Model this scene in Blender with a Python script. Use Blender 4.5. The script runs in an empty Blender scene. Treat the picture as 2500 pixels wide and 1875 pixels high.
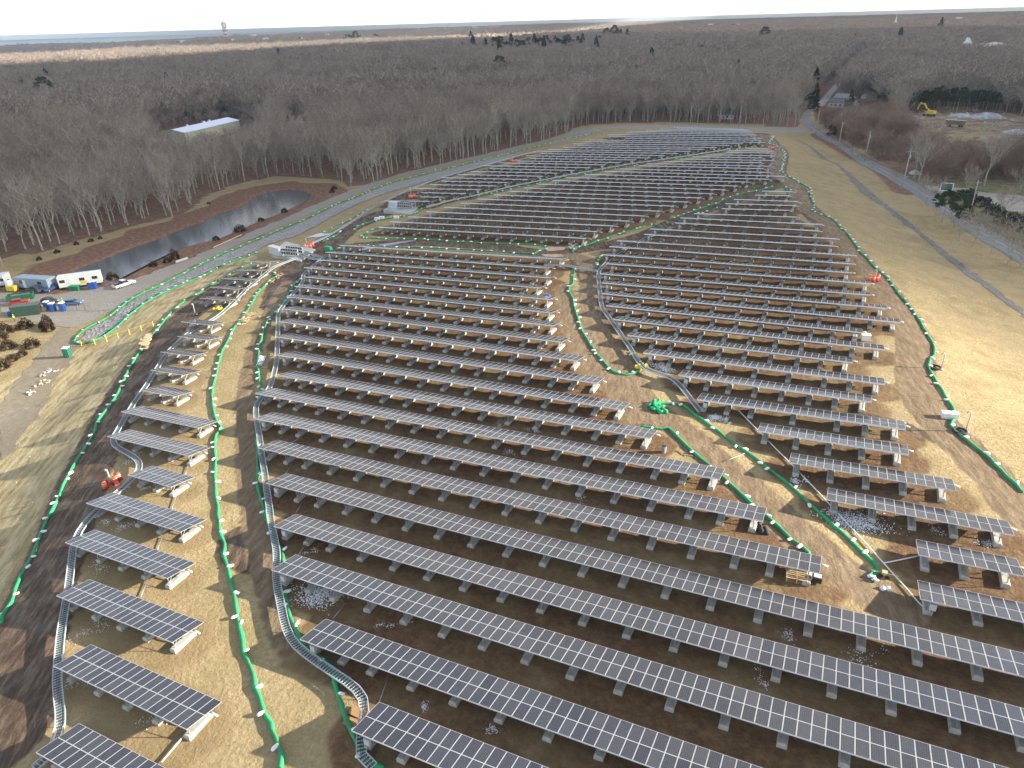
# Solar farm on a grassy mound seen from a drone, bare winter woods behind
import bpy, bmesh, math, random
import numpy as np
from mathutils import Vector, Matrix, Euler
from mathutils.geometry import delaunay_2d_cdt

S = bpy.context.scene
COL = S.collection
R = math.radians
# ---------------------------------------------------------------- camera
cd = bpy.data.cameras.new('camera'); cam = bpy.data.objects.new('camera', cd); COL.objects.link(cam)
cd.sensor_width = 36.0; cd.lens = 36.0 * 1699.65 / 2500.0
cd.clip_start = 0.5; cd.clip_end = 120000
CAM_Z = 53.7436
cam.matrix_world = Matrix(((0.903097, -0.178297, 0.390673, 0), (0.42873, 0.426497, -0.796424, 0), (-0.024621, 0.886741, 0.46161, CAM_Z), (0, 0, 0, 1)))
S.camera = cam
# ---------------------------------------------------------------- light
SUN_EL, SUN_AZ = 20.0, 22.0            # azimuth counted from +X towards +Y
w = bpy.data.worlds.new('World'); S.world = w; w.use_nodes = True
wn = w.node_tree; wn.nodes.clear()
sky = wn.nodes.new('ShaderNodeTexSky'); sky.sky_type = 'NISHITA'; sky.sun_disc = False
sky.sun_elevation = R(SUN_EL); sky.sun_rotation = R(90 - SUN_AZ)
sky.altitude = 60; sky.air_density = 1.0; sky.dust_density = 0.1; sky.ozone_density = 2.0
bg = wn.nodes.new('ShaderNodeBackground'); bg.inputs[1].default_value = 0.1
wo = wn.nodes.new('ShaderNodeOutputWorld')
tc = wn.nodes.new('ShaderNodeTexCoord'); dip = wn.nodes.new('ShaderNodeVectorMath'); dip.operation = 'ADD'; dip.inputs[1].default_value = (0, 0, .0065)   # horizon dip
wn.links.new(tc.outputs['Generated'], dip.inputs[0]); wn.links.new(dip.outputs[0], sky.inputs[0]); hs = wn.nodes.new('ShaderNodeHueSaturation'); hs.inputs['Saturation'].default_value = .45; wn.links.new(sky.outputs[0], hs.inputs['Color']); wn.links.new(hs.outputs[0], bg.inputs[0]); wn.links.new(bg.outputs[0], wo.inputs[0])
sl = bpy.data.lights.new('sun', 'SUN'); sl.energy = 5.0; sl.angle = R(0.7); sl.color = (1.0, 0.91, 0.76)
so = bpy.data.objects.new('sun', sl); COL.objects.link(so)
SD = Vector((math.cos(R(SUN_EL)) * math.cos(R(SUN_AZ)), math.cos(R(SUN_EL)) * math.sin(R(SUN_AZ)), math.sin(R(SUN_EL))))
so.rotation_euler = SD.to_track_quat('Z', 'Y').to_euler(); so.location = (0, 0, 200)
S.view_settings.view_transform = 'Standard'; S.view_settings.look = 'None'
S.view_settings.exposure = 1.76; S.view_settings.gamma = 1.0
S.cycles.max_bounces = 6; S.cycles.diffuse_bounces = 2; S.cycles.glossy_bounces = 3
HAZE = 6.5e-5
S.cycles.transmission_bounces = 2; S.cycles.volume_bounces = 0; S.cycles.transparent_max_bounces = 8

# surveyed positions, metres (x along the rows, y away from the flight point)
SOCKS = {'left_edge':[(-74.94,25.21),(-76.28,26.27),(-77.56,27.91),(-79.64,29.54),(-81.64,31.47),(-82.49,32.65),(-83.93,34.15),(-85.59,35.76),(-87.8,37.89),(-89.94,40.13),(-91.08,41.62),(-93.12,43.87),(-95.12,46.01),
(-96.93,48.24),(-98.47,50.29),(-100.82,53.57),(-103.95,57.63),(-106.52,59.94),(-107.9,62.03),(-109.27,64.64),(-112.14,68.39),(-116.38,72.9),(-119.69,76.54),(-123.3,81.2),(-125.73,85.1),(-130.47,91.13),(-132.66,94.84),
(-137.09,101.7),(-139.67,108.16),(-140.37,113.72),(-142.76,120.54),(-142.94,123.95),(-145.48,130.32),(-145.25,133.56),(-145.4,136.57)],'strip_edge':[(-33.25,23.6),(-34.0,24.48),(-34.93,24.98),(-35.7,25.65),(-36.47,
25.95),(-37.0,26.56),(-38.34,27.09),(-39.81,28.03),(-40.96,28.72),(-42.44,29.76),(-44.18,30.91),(-45.26,31.62),(-46.79,32.84),(-48.46,34.11),(-50.31,35.62),(-52.18,37.2),(-54.02,38.5),(-56.3,40.27),(-58.46,41.67),
(-59.97,43.35),(-61.3,44.02),(-63.85,46.22),(-66.64,48.57),(-69.12,50.61),(-72.14,53.4),(-74.82,56.05),(-78.38,59.27),(-81.05,62.12),(-81.64,63.82),(-84.92,65.67),(-90.48,70.29),(-93.15,72.74),(-96.29,76.37),(-99.84,
80.49),(-103.76,85.28),(-106.73,89.6),(-110.63,94.86),(-112.56,98.76),(-115.24,103.24),(-118.98,109.2),(-122.44,114.4),(-124.62,119.02),(-126.98,123.61),(-127.17,126.52),(-130.6,128.16)],'tray_side_near':[(-25.3,26.47),
(-27.51,26.85),(-29.65,28.23),(-30.67,28.87),(-31.83,29.82),(-33.05,30.81),(-34.38,31.91),(-35.48,33.16),(-37.17,33.64),(-38.57,33.88),(-40.07,34.21),(-41.23,35.07),(-42.79,36.07),(-43.99,36.85),(-45.36,38.03),(-46.75,
39.06),(-47.46,39.56)],'tray_side_middle':[(-50.03,42.72),(-50.82,43.44),(-52.11,44.68),(-53.4,45.26),(-55.89,46.93),(-58.54,48.77),(-60.62,50.64),(-63.0,52.38),(-65.06,54.18),(-67.3,56.61),(-71.07,60.58),(-73.76,
62.97)],'tray_side_far':[(-81.58,71.65),(-85.54,76.42),(-89.34,79.83),(-94.7,85.51),(-98.02,89.35),(-102.37,94.97),(-106.63,101.08),(-108.57,105.31),(-110.79,110.26),(-114.95,117.26),(-118.47,123.75),(-119.31,126.37)],
'swale_outer':[(-148.39,86.04),(-150.38,86.05),(-151.85,86.53),(-154.56,89.62),(-156.37,93.74),(-156.67,97.34),(-158.22,102.5),(-161.78,108.86),(-163.59,114.12),(-163.99,119.44),(-165.28,125.75),(-166.94,132.67),
(-168.68,140.69),(-170.39,149.13),(-170.76,157.4),(-170.93,164.54),(-172.02,176.06),(-172.52,186.16),(-173.23,197.25),(-175.54,210.24),(-175.27,217.82),(-175.71,226.18),(-177.31,237.17),(-176.14,244.16),(-175.36,252.02),
(-173.28,258.14),(-171.86,266.44),(-169.85,274.96),(-166.25,281.25),(-163.82,287.3),(-161.47,293.7),(-158.39,298.99),(-156.39,312.6),(-155.09,326.66),(-151.31,340.92),(-147.05,351.65),(-144.03,364.01),(-138.97,380.93),
(-137.89,401.28)],'swale_inner':[(-147.7,86.33),(-146.27,87.71),(-145.86,89.85),(-146.75,93.89),(-150.03,99.87),(-153.07,107.36),(-154.67,114.44),(-155.14,120.95),(-154.74,127.05),(-157.21,135.54),(-156.76,141.14),
(-155.55,146.22),(-155.47,148.67)],'inverter_slope':[(-146.2,167.31),(-147.87,175.64),(-146.82,181.05),(-148.69,189.12),(-149.97,196.71),(-150.07,201.84)],'double_pile':[(-138.03,156.9),(-138.26,160.78),(-138.54,164.97),
(-140.99,169.26)],'middle_upper':[(-134.33,168.31),(-136.96,172.74),(-137.17,177.14),(-135.15,180.35),(-132.43,182.63),(-130.73,185.4),(-126.93,186.69),(-126.21,191.65),(-127.8,198.21),(-126.01,203.06),(-123.37,207.28),
(-120.64,212.17),(-116.64,217.69),(-113.51,223.07),(-109.84,228.99),(-107.15,232.84),(-105.42,236.44),(-102.59,243.88),(-99.49,251.1),(-95.15,257.37),(-92.04,263.84),(-87.65,270.75),(-81.25,276.13),(-78.83,281.07)],
'far_upper':[(-68.25,296.05),(-65.11,302.89),(-60.9,307.78),(-58.78,313.54),(-52.56,322.84),(-47.71,327.56),(-44.85,332.71),(-41.49,337.38)],'middle_loop':[(-127.69,171.35),(-128.77,166.61),(-126.81,161.91),(-123.0,
161.01),(-117.69,161.06),(-111.08,162.28),(-104.49,162.61),(-94.88,162.48),(-87.7,162.48),(-80.77,163.12),(-73.77,163.8),(-70.2,163.51),(-68.01,161.69),(-69.12,158.56),(-69.55,156.04),(-74.68,155.99),(-81.58,155.95),
(-88.88,156.21),(-95.68,155.78),(-102.19,155.48),(-108.34,154.78),(-113.81,154.65),(-120.47,154.24),(-125.5,152.91),(-127.28,149.84)],'aisle_left':[(-60.38,159.6),(-61.03,161.94),(-60.44,164.33),(-58.76,167.09),(-57.61,
170.65),(-56.09,173.46),(-54.36,178.14),(-51.6,183.55),(-50.03,186.69)],'aisle_short':[(-49.74,188.92),(-48.46,190.16),(-46.37,189.6)],'aisle_right':[(-45.48,196.98),(-43.59,201.36),(-42.54,204.66),(-41.19,207.83),
(-39.48,211.76),(-38.46,214.73),(-37.18,217.72),(-35.85,221.79),(-34.08,227.93),(-32.49,231.29),(-30.95,234.49),(-27.78,238.54),(-25.59,241.8),(-23.59,245.42),(-21.18,245.87),(-19.11,247.03),(-17.64,244.82),(-18.62,
242.54)],'right_edge':[(-41.08,394.56),(-38.21,362.55),(-37.49,351.14),(-33.62,344.85),(-29.64,333.34),(-27.5,321.59),(-26.54,306.47),(-25.67,294.42),(-24.9,281.12),(-23.42,272.75),(-19.61,264.37),(-16.12,257.49),
(-13.75,253.48),(-12.24,250.24),(-11.94,244.84),(-10.87,238.79),(-10.17,230.88),(-8.64,223.98),(-8.67,217.3),(-5.34,213.67),(-3.07,210.77),(-1.26,204.72),(0.72,198.11),(2.1,192.68),(3.15,187.43),(4.64,179.03),(5.98,
174.59),(7.07,170.15),(8.53,165.8),(10.48,161.42),(11.53,155.37),(12.51,150.47),(13.88,146.55),(14.8,142.79),(15.85,136.47),(16.76,129.77),(17.28,125.43),(17.01,122.49),(16.45,121.0),(16.12,117.85),(16.68,114.41),(17.66,
109.22),(18.55,104.23),(18.72,101.32),(17.87,98.61),(19.24,95.76),(21.27,92.66),(22.78,89.2),(24.54,85.09)],'centre_loop':[(-57.28,148.64),(-55.33,147.31),(-53.54,142.11),(-52.11,138.37),(-52.07,136.14),(-51.01,133.13),
(-48.75,129.28),(-46.5,124.55),(-43.81,119.36),(-41.33,114.28),(-39.16,111.02),(-37.11,107.96),(-34.84,104.69),(-32.95,102.32),(-30.9,99.78),(-28.98,98.58),(-27.7,98.73),(-26.68,99.76),(-26.2,100.98),(-26.6,102.92),
(-28.0,105.39),(-29.63,107.89)],'centre_short':[(-52.4,160.9),(-52.84,159.08),(-52.79,156.8),(-51.05,152.56),(-50.02,150.99)],'lower_right':[(-20.7,90.55),(-20.27,91.77),(-18.44,92.27),(-17.17,92.51),(-15.75,91.46),
(-14.56,89.97),(-13.02,88.64),(-10.51,86.24),(-7.67,83.39),(-5.09,81.31),(-3.14,79.42),(-0.61,77.07),(1.53,74.45),(4.08,71.4),(6.63,68.36),(7.84,66.68),(8.9,65.7),(9.33,65.12),(9.12,63.91),(8.81,62.84),(8.53,63.29),
(8.92,64.44)],'lower_left':[(-20.94,83.56),(-20.47,83.89),(-19.33,83.9),(-17.99,84.13),(-17.14,84.65),(-15.98,83.3),(-14.32,81.37),(-12.73,79.56),(-11.14,78.09),(-9.78,76.87),(-8.26,75.29),(-7.21,74.07),(-6.09,72.96),
(-4.87,71.72),(-3.79,70.47),(-3.08,69.67),(-2.24,69.07),(-1.06,68.09),(-0.09,66.78),(0.84,65.7),(1.91,64.91),(2.76,64.07)],'hidden_thin':[(-40.45,204.22),(-38.99,206.22),(-37.37,208.07),(-35.6,212.27),(-34.47,215.12)]}
TRAYS = {'near':[(-25.84,26.0),(-27.6,26.56),(-28.2,26.97),(-28.56,27.41),(-28.91,28.43),(-29.21,29.64),(-29.37,30.61),(-29.51,30.94),(-30.15,31.38),(-32.21,31.84),(-35.52,32.48),(-39.19,33.34),(-41.06,33.65),(-41.67,
33.93),(-43.9,35.88),(-45.59,37.32),(-47.43,38.92),(-49.64,40.81),(-50.17,41.3),(-50.48,42.42),(-52.97,44.62),(-55.92,47.12),(-60.6,51.52),(-64.67,55.34),(-69.8,60.02),(-72.96,63.05),(-77.87,67.47),(-81.09,70.64),
(-81.67,72.48),(-82.27,75.44),(-85.08,79.13),(-88.53,83.95),(-92.97,88.98),(-99.76,96.66),(-106.5,104.1),(-110.27,111.77),(-112.98,117.87),(-115.92,123.77),(-119.09,126.2),(-120.55,130.7),(-123.24,138.63),(-124.66,
142.82)],'link_one':[(-123.66,139.04),(-125.67,138.76),(-130.7,140.7),(-133.37,142.19)],'link_two':[(-124.72,140.67),(-130.43,142.8),(-134.14,145.1)],'left':[(-53.0,15.52),(-52.86,16.5),(-53.09,17.83),(-53.76,18.65),
(-57.01,20.5),(-59.54,21.87),(-61.22,23.25),(-65.04,26.02),(-67.34,27.98),(-68.51,29.04),(-71.71,31.56),(-76.9,35.6),(-79.22,37.43),(-80.7,39.7),(-81.34,42.04),(-82.04,45.87),(-82.59,48.98),(-83.94,51.03),(-85.71,52.41),
(-90.07,53.28),(-95.22,54.43),(-97.12,56.85),(-100.57,61.39),(-104.82,67.23),(-106.09,69.59),(-111.01,76.45),(-115.06,82.19),(-116.75,87.13),(-118.48,90.24),(-118.57,94.93),(-118.69,98.12),(-119.45,100.29),(-123.26,
108.75),(-127.51,117.5),(-130.39,125.68),(-132.14,130.83),(-131.56,134.31),(-131.43,137.99)],'centre':[(-42.17,187.32),(-44.72,179.64),(-46.9,171.9),(-49.59,159.96),(-49.2,152.43),(-49.32,147.35),(-47.57,142.34),(-43.67,
132.14),(-41.22,125.66),(-36.5,118.46),(-31.33,110.42),(-27.13,103.43),(-25.52,100.72),(-23.78,100.05),(-20.84,99.87),(-20.06,99.25),(-17.05,95.01),(-13.98,90.32)],'crossing':[(-62.49,146.55),(-57.15,147.64),(-54.02,
147.16),(-49.41,147.05)],'upper_long':[(-125.47,195.68),(-122.76,206.31),(-117.13,215.93),(-112.09,227.7),(-107.43,237.59),(-101.51,246.52),(-98.29,252.95),(-91.33,264.51),(-81.73,279.79),(-74.22,289.44),(-67.93,298.0),
(-64.47,302.83),(-50.72,324.98)],'upper_left':[(-138.29,147.81),(-138.43,158.78),(-142.27,175.28),(-147.27,194.74),(-149.24,210.6),(-150.1,224.25),(-149.77,245.61),(-148.94,265.68),(-143.29,282.61),(-136.7,311.22)]}
CONDUITS = {'diagonal':[(-9.36,93.71),(-5.73,88.53),(-2.93,84.58),(-0.51,81.31),(2.73,76.65),(5.09,73.1),(7.44,69.49),(9.88,65.96),(11.94,63.08),(13.33,60.95)],'branch':[(9.88,65.96),(13.2,68.54)],'near_one':[(-30.18,
34.32),(-29.22,31.58)],'near_two':[(-39.6,40.39),(-39.57,38.15)],'near_three':[(-50.26,46.84),(-49.65,44.51)],'near_four':[(-56.22,52.85),(-55.66,51.1)],'near_five':[(-63.42,58.99),(-62.78,57.2)],'near_six':[(-67.17,
66.24),(-67.49,63.8)],'near_seven':[(-82.23,78.4),(-82.08,76.76)],'near_eight':[(-80.43,85.31),(-80.87,83.27)],'strip_one':[(-43.58,22.69),(-43.46,20.27)],'strip_two':[(-63.57,35.29),(-61.98,33.14)],
'strip_three':[(-68.37,41.36),(-66.91,39.47)],'strip_four':[(-74.19,48.63),(-71.95,45.91)],'strip_five':[(-78.72,54.7),(-76.79,52.4)],'loose':[(-8.51,78.82),(-6.48,81.83)]}
AREAS = {'gravel_road':[(-189.58,92.84),(-171.73,91.73),(-163.12,92.14),(-160.35,92.86),(-159.0,95.57),(-161.01,104.5),(-166.67,116.5),(-170.17,135.46),(-174.65,161.22),(-176.92,191.15),(-180.47,224.51),(-181.79,261.46),
(-171.23,289.81),(-162.95,325.79),(-152.97,365.83),(-143.36,392.88),(-136.77,406.69),(-94.94,410.83),(-63.37,422.75),(-29.29,425.89),(-27.65,443.17),(-31.26,447.42),(-66.99,445.26),(-101.67,439.21),(-135.75,426.43),
(-154.49,420.55),(-156.47,411.88),(-154.56,396.96),(-158.76,370.43),(-165.84,349.44),(-173.63,322.0),(-180.22,296.43),(-186.39,273.54),(-189.1,255.59),(-190.5,237.51),(-188.24,213.37),(-184.86,183.57),(-180.74,157.62),
(-179.88,144.05),(-179.04,131.77),(-179.08,123.81),(-181.84,115.94),(-186.88,108.63),(-195.14,102.71),(-203.84,101.51)],'riprap':[(-149.66,86.82),(-151.36,87.1),(-154.97,93.02),(-155.47,96.67),(-157.1,101.79),(-160.48,
107.95),(-161.99,112.95),(-162.59,118.34),(-165.51,131.38),(-168.86,147.68),(-169.33,162.8),(-170.36,183.67),(-173.03,206.93),(-173.38,222.94),(-173.96,240.9),(-170.22,253.77),(-167.56,271.26),(-161.59,283.39),(-152.62,
305.14),(-148.53,334.62),(-140.68,356.16),(-135.98,373.05),(-134.52,391.59),(-135.89,385.24),(-142.76,366.76),(-149.77,340.54),(-143.25,282.59),(-152.48,265.33),(-156.0,241.43),(-162.1,223.99),(-162.3,201.1),(-156.2,
167.58),(-160.59,157.92),(-158.1,150.96),(-158.81,142.99),(-156.99,128.88),(-157.12,122.48),(-156.58,115.87),(-154.6,108.47),(-151.51,100.84),(-147.95,94.69),(-146.99,90.58),(-147.34,88.38)],'track_left':[(-117.83,
49.29),(-119.13,52.22),(-125.46,59.82),(-133.13,67.89),(-143.17,78.34),(-147.93,84.63),(-150.52,86.3),(-153.46,87.35),(-157.06,90.67),(-164.19,91.83),(-160.04,85.95),(-154.43,79.3),(-148.0,71.56),(-140.35,62.73)],
'pond':[(-201.05,118.56),(-204.87,127.77),(-206.68,137.19),(-208.43,147.24),(-208.97,156.93),(-211.22,168.83),(-212.43,179.91),(-217.05,192.65),(-216.18,202.4),(-224.69,219.11),(-226.24,228.2),(-222.91,234.27),(-214.99,
235.16),(-205.44,230.01),(-198.8,218.27),(-197.66,210.45),(-194.89,198.53),(-194.43,188.92),(-192.08,175.73),(-190.42,165.51),(-192.76,158.89),(-192.92,149.42),(-190.61,141.43),(-187.82,132.34),(-184.94,123.72),(-186.7,
119.53),(-192.49,117.41)],'right_ditch':[(-34.2,402.17),(-21.52,369.27),(-12.93,346.05),(-1.97,299.47),(6.86,275.12),(9.37,263.65),(17.96,234.94),(24.43,207.38),(30.16,190.96),(34.76,175.69),(36.96,167.78),(36.15,
162.15),(34.01,169.92),(29.49,184.22),(24.04,201.01),(17.69,227.19),(9.32,254.14),(1.58,278.32),(-1.75,293.88),(-12.36,335.22),(-21.05,363.49)],'paved_road':[(-34.45,477.39),(-30.28,451.1),(-24.35,428.78),(-15.25,
397.67),(-3.97,360.67),(6.11,317.86),(14.39,294.51),(19.8,282.48),(23.37,269.68),(29.63,244.04),(35.09,223.94),(41.99,204.27),(44.09,220.4),(38.53,238.24),(31.96,260.99),(28.2,274.85),(27.28,280.71),(22.12,296.98),
(14.67,318.57),(5.98,351.09),(-4.8,380.64),(-13.36,412.4),(-24.87,448.73),(-30.24,484.39),(-34.57,531.57),(-34.51,582.01),(-37.02,592.83),(-39.03,538.62)],'driveway':[(22.8,297.34),(28.1,297.87),(37.29,298.35),(41.72,
293.16),(53.67,292.31),(50.13,265.48),(43.81,267.65),(39.87,279.61),(35.33,290.73),(28.97,289.5),(25.17,290.43)],'quarry':[(19.05,531.14),(28.37,570.21),(46.88,597.14),(70.01,583.96),(85.5,529.9),(73.8,444.75),(60.41,
419.19),(40.57,405.1),(33.13,431.12),(43.59,451.49),(26.9,469.74)],'access_pad_one':[(-67.87,162.72),(-63.79,163.31),(-62.71,160.85),(-65.47,159.11),(-68.19,159.68)],'access_pad_two':[(-67.38,156.21),(-62.71,157.24),
(-61.55,155.43),(-65.46,153.8)]}
MUD = {'left_track':([(-59.8,16.41),(-65.28,21.27),(-72.29,27.31),(-78.12,32.93),(-84.2,39.08),(-90.67,45.34),(-97.65,53.44),(-104.52,61.52),(-112.11,71.13),(-120.91,82.88),(-127.67,93.79),(-132.03,104.6),(-135.83,
115.83),(-137.94,124.83)],4.2),'right_track':([(-46.94,405.55),(-38.34,358.46),(-32.6,340.87),(-28.44,307.67),(-26.48,277.87),(-23.44,266.23),(-16.94,248.6),(-13.28,228.91),(-9.94,216.67),(-5.59,209.25),(-0.54,191.12),
(4.16,173.56),(8.14,160.12),(11.52,146.92),(14.02,133.69),(14.29,120.83),(14.14,108.71),(16.43,99.14),(19.74,91.88),(22.58,85.55),(23.86,80.02)],3.0),'corridor':([(-65.06,152.86),(-59.12,156.97),(-52.75,151.14),(-45.85,
133.18),(-40.09,118.17),(-34.2,107.96),(-28.99,100.88),(-25.33,94.48),(-20.1,88.37),(-15.69,84.95),(-11.44,80.71),(-6.37,75.48),(-1.95,70.95),(1.95,66.92),(5.42,63.49),(8.57,61.31),(11.46,59.78)],2.6),
'right_upper':([(-47.84,407.77),(-38.34,358.46),(-32.6,340.87),(-28.44,307.67),(-26.48,277.87),(-23.44,266.23),(-16.94,248.6),(-12.48,226.52),(-7.97,212.51),(-2.89,198.37)],3.7),'corridor_mud':([(0.55,68.27),(3.23,
66.38),(6.19,63.9),(8.94,60.9),(10.39,58.65)],1.3),'mud_spot':([(-28.61,95.34),(-23.53,91.68),(-19.67,84.56)],1.6),'mud_two':([(-59.59,156.79),(-51.78,145.66),(-45.4,130.66),(-40.38,118.05),(-37.08,110.74)],2.0),
'mud_three':([(5.72,97.47),(11.88,96.65),(16.17,93.91)],1.0),'corridor_left':([(-53.46,135.9),(-45.62,118.3),(-39.49,107.67),(-34.51,100.27),(-27.97,93.36),(-21.95,86.24)],2.0),'aisle':([(-128.32,151.35),(-108.87,159.5),
(-83.56,160.31),(-66.97,157.36),(-58.48,164.01),(-48.52,177.6),(-39.79,206.65),(-27.05,238.01),(-21.7,250.8),(-15.03,241.85)],3.0),'pad':([(-134.71,201.95),(-138.93,193.24),(-139.87,180.63),(-138.84,168.61),(-132.44,
150.99),(-128.58,137.78),(-122.66,125.49),(-111.18,110.52)],5.0),'pad_two':([(-146.54,220.42),(-146.57,210.87),(-142.88,201.52)],4.0),'strip':([(-120.88,122.74),(-110.34,105.66),(-97.43,87.26),(-86.7,74.07),(-76.67,
63.79),(-64.9,52.52),(-51.17,40.96),(-42.44,34.46)],1.6),'patch':([(-58.54,44.57),(-54.29,42.9)],3.0),'far_edge':([(-150.93,239.21),(-148.79,265.58),(-140.87,281.05),(-137.5,308.77)],2.5)}
POINTS = {'portable_toilet_green':[(-146.51,81.29)],'pickup':[(-176.02,115.72),(-175.48,120.74)],'white_trailer':[(-190.62,109.67),(-183.75,117.49)],'grey_trailer':[(-202.43,105.41),(-191.94,107.64)],
'small_trailer':[(-208.86,104.22),(-207.37,105.21)],'white_tank':[(-203.56,104.55)],'yellow_tank':[(-201.83,103.81)],'suv':[(-197.25,105.4),(-193.39,106.31)],'blue_pickup':[(-192.58,107.38),(-192.77,110.66)],
'green_skid':[(-186.54,111.3)],'blue_toilets':[(-182.82,113.43),(-182.24,114.0),(-182.86,116.32)],'green_dumpster':[(-194.58,98.54),(-191.1,102.33)],'red_car':[(-190.45,97.03),(-189.0,98.9)],'green_container':[(-182.85,
92.45),(-178.63,96.12)],'toilets2':[(-178.79,98.38),(-176.33,98.14),(-174.06,99.27)],'dark_cars':[(-185.09,101.49),(-180.78,101.93)],'blue_car':[(-177.17,102.36),(-174.57,103.95)],'person':[(-178.11,102.01)],
'person2':[(-179.16,90.11)],'plywood':[(-179.22,97.04)],'blue_barrel':[(-183.76,91.79)],'chain_fence':[(-172.57,99.83),(-166.51,102.03)],'chain_fence2':[(-162.83,103.02),(-160.65,103.51)],'shrubs_left':[(-173.24,88.6),
(-168.28,90.97),(-165.83,89.83),(-160.6,82.3),(-158.29,78.45),(-174.92,84.92),(-165.38,79.77),(-156.19,72.73),(-158.04,76.09),(-171.48,81.97)],'rubble':[(-143.04,74.48),(-139.63,70.77),(-137.66,66.99)],
'spools':[(-124.96,84.79),(-126.36,85.38),(-126.6,86.41),(-128.27,87.2),(-128.04,87.87),(-128.89,88.98)],'yellow_rail':[(-147.77,85.53),(-144.63,86.64),(-142.35,88.01),(-140.57,89.63),(-138.54,91.13),(-136.61,92.81),
(-134.85,94.63)],'logs':[(-179.27,138.71),(-178.99,142.94)],'plank':[(-180.87,154.82),(-183.61,169.83)],'pond_shrubs':[(-184.92,121.68),(-183.75,139.38),(-184.15,142.71),(-189.0,174.47),(-188.4,163.23),(-192.38,188.37),
(-193.56,201.81),(-225.83,126.75),(-228.21,134.32),(-229.46,147.18),(-231.12,143.1),(-184.48,134.93),(-197.35,235.23),(-200.62,241.0),(-234.33,203.3),(-229.56,150.8)],'pole':[(-155.78,432.8),(-92.72,437.74),(-64.28,
433.64),(-22.49,420.61),(-9.13,372.13),(2.92,343.99),(15.88,282.94),(33.87,250.57),(-11.38,423.08)],'pole_light':[(-155.49,432.75)],'evergreen_roadside':[(-13.51,386.21)],'pines_right':[(26.27,242.91),(28.8,237.26),
(30.47,233.68),(24.51,248.29)],'bushes_right':[(35.38,283.04),(38.33,272.87),(41.98,261.05),(44.18,249.45),(47.04,242.33)],'bare_right':[(42.59,256.76),(36.61,291.23),(53.17,297.6),(23.0,266.8),(32.09,217.71),(35.7,
211.5),(38.29,202.35),(-6.27,365.3),(-2.36,354.54),(0.93,343.53),(4.58,323.23),(7.63,308.19),(13.3,293.12),(40.85,202.08),(28.92,220.37)],'sign':[(29.9,287.96)],'excavator':[(35.72,535.67)],'skip':[(44.67,467.28)],
'snow_piles':[(53.12,535.27),(65.65,526.26),(70.7,450.84)],'rocks_quarry':[(54.24,426.03),(35.87,449.31),(49.94,355.21),(21.17,318.81),(23.49,524.92),(27.44,521.79),(30.94,515.17)],'vent1':[(-86.35,47.71)],
'drum1':[(-85.84,48.65),(-86.09,46.58),(-83.68,46.96),(-85.5,47.88)],'vent2':[(-128.07,100.67)],'ring2':[(-127.08,100.74)],'vent3':[(19.62,97.9)],'ring3':[(18.91,97.43)],'box3':[(17.88,101.05)],'vent4':[(17.88,118.09)],
'ring4':[(16.99,117.95)],'vent5':[(7.81,157.94)],'drum5':[(6.82,156.95),(7.45,157.04),(8.15,157.88),(8.38,159.35)],'vent6':[(-35.14,334.37)],'drum6':[(-35.75,333.73),(-34.68,333.45),(-34.08,335.63)],'drum7':[(-50.51,
396.03),(-50.13,399.48)],'drum8':[(-141.84,210.65),(-140.61,210.08),(-140.36,211.32)],'drum9':[(-136.44,283.85),(-134.85,282.58),(-134.09,283.5)],'drum10':[(-138.05,149.63),(-136.61,149.19),(-135.92,149.61),(-136.95,
151.72)],'vent8':[(-144.22,215.01)],'vent9':[(-136.84,285.95)],'vent10':[(-138.78,151.36)],'vent_far':[(-165.58,267.87),(-166.85,221.09),(-121.7,364.92)],'yellow':[(-124.06,103.7),(-122.95,103.38),(-26.73,101.68),
(-25.54,102.69)],'wood_debris':[(-126.65,125.6),(-126.58,127.17),(-125.32,121.95),(-112.25,101.17),(-111.35,99.29),(-111.1,98.44),(-113.18,102.62),(-43.9,192.25),(-48.2,204.93)],'white_box':[(6.73,124.93)],
'pallet':[(1.93,60.04)],'black_bags':[(-2.43,66.68),(-2.12,66.03)],'bin':[(-16.3,78.27)],'machine':[(3.82,60.02)],'spreader':[(9.93,64.04)],'bag_ground':[(9.97,62.0)],'cardboard':[(-30.1,29.8)],'blue_tarp':[(-54.61,
129.57)],'planks1':[(-14.78,79.19),(-14.07,78.49)],'blue_stack':[(-92.86,84.48),(-91.62,87.4)],'sawhorse':[(-89.32,81.84)],'pad1':[(-142.1,140.6),(-129.17,137.65),(-133.0,148.09),(-146.6,151.33)],'cab1':[(-142.7,141.07),
(-137.16,139.66)],'rack1':[(-137.87,141.26),(-132.39,141.71)],'pad2':[(-138.91,190.09),(-126.85,187.99),(-130.23,197.5),(-140.87,199.8)],'cab2':[(-138.79,193.77),(-135.13,193.25)],'rack2':[(-135.58,194.91),(-130.03,
195.17)],'white_mat':[(-146.15,163.72),(-145.02,166.26)],'boxes2':[(-135.68,181.79),(-134.96,183.27),(-129.54,183.73)],'green_box':[(-128.7,148.55)],'heap':[(-20.87,90.77),(-20.1,89.74),(-19.67,89.52),(-20.19,89.15)],
'culvert':[(-156.67,149.0)],'rocks_pad':[(-177.04,157.91),(-173.28,165.0),(-162.36,150.45)],'big_building':[(-405.42,327.53),(-379.72,323.14),(-393.5,382.52)],'small_shed':[(-360.95,403.85)],'house_mid':[(-86.24,508.08),
(-80.5,489.03)],'green_house':[(-17.81,617.83)],'house_more':[(-21.02,586.36),(-3.62,591.44),(-0.57,646.32),(-140.65,866.43),(-228.21,1153.61),(-14.41,625.43)]}
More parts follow.
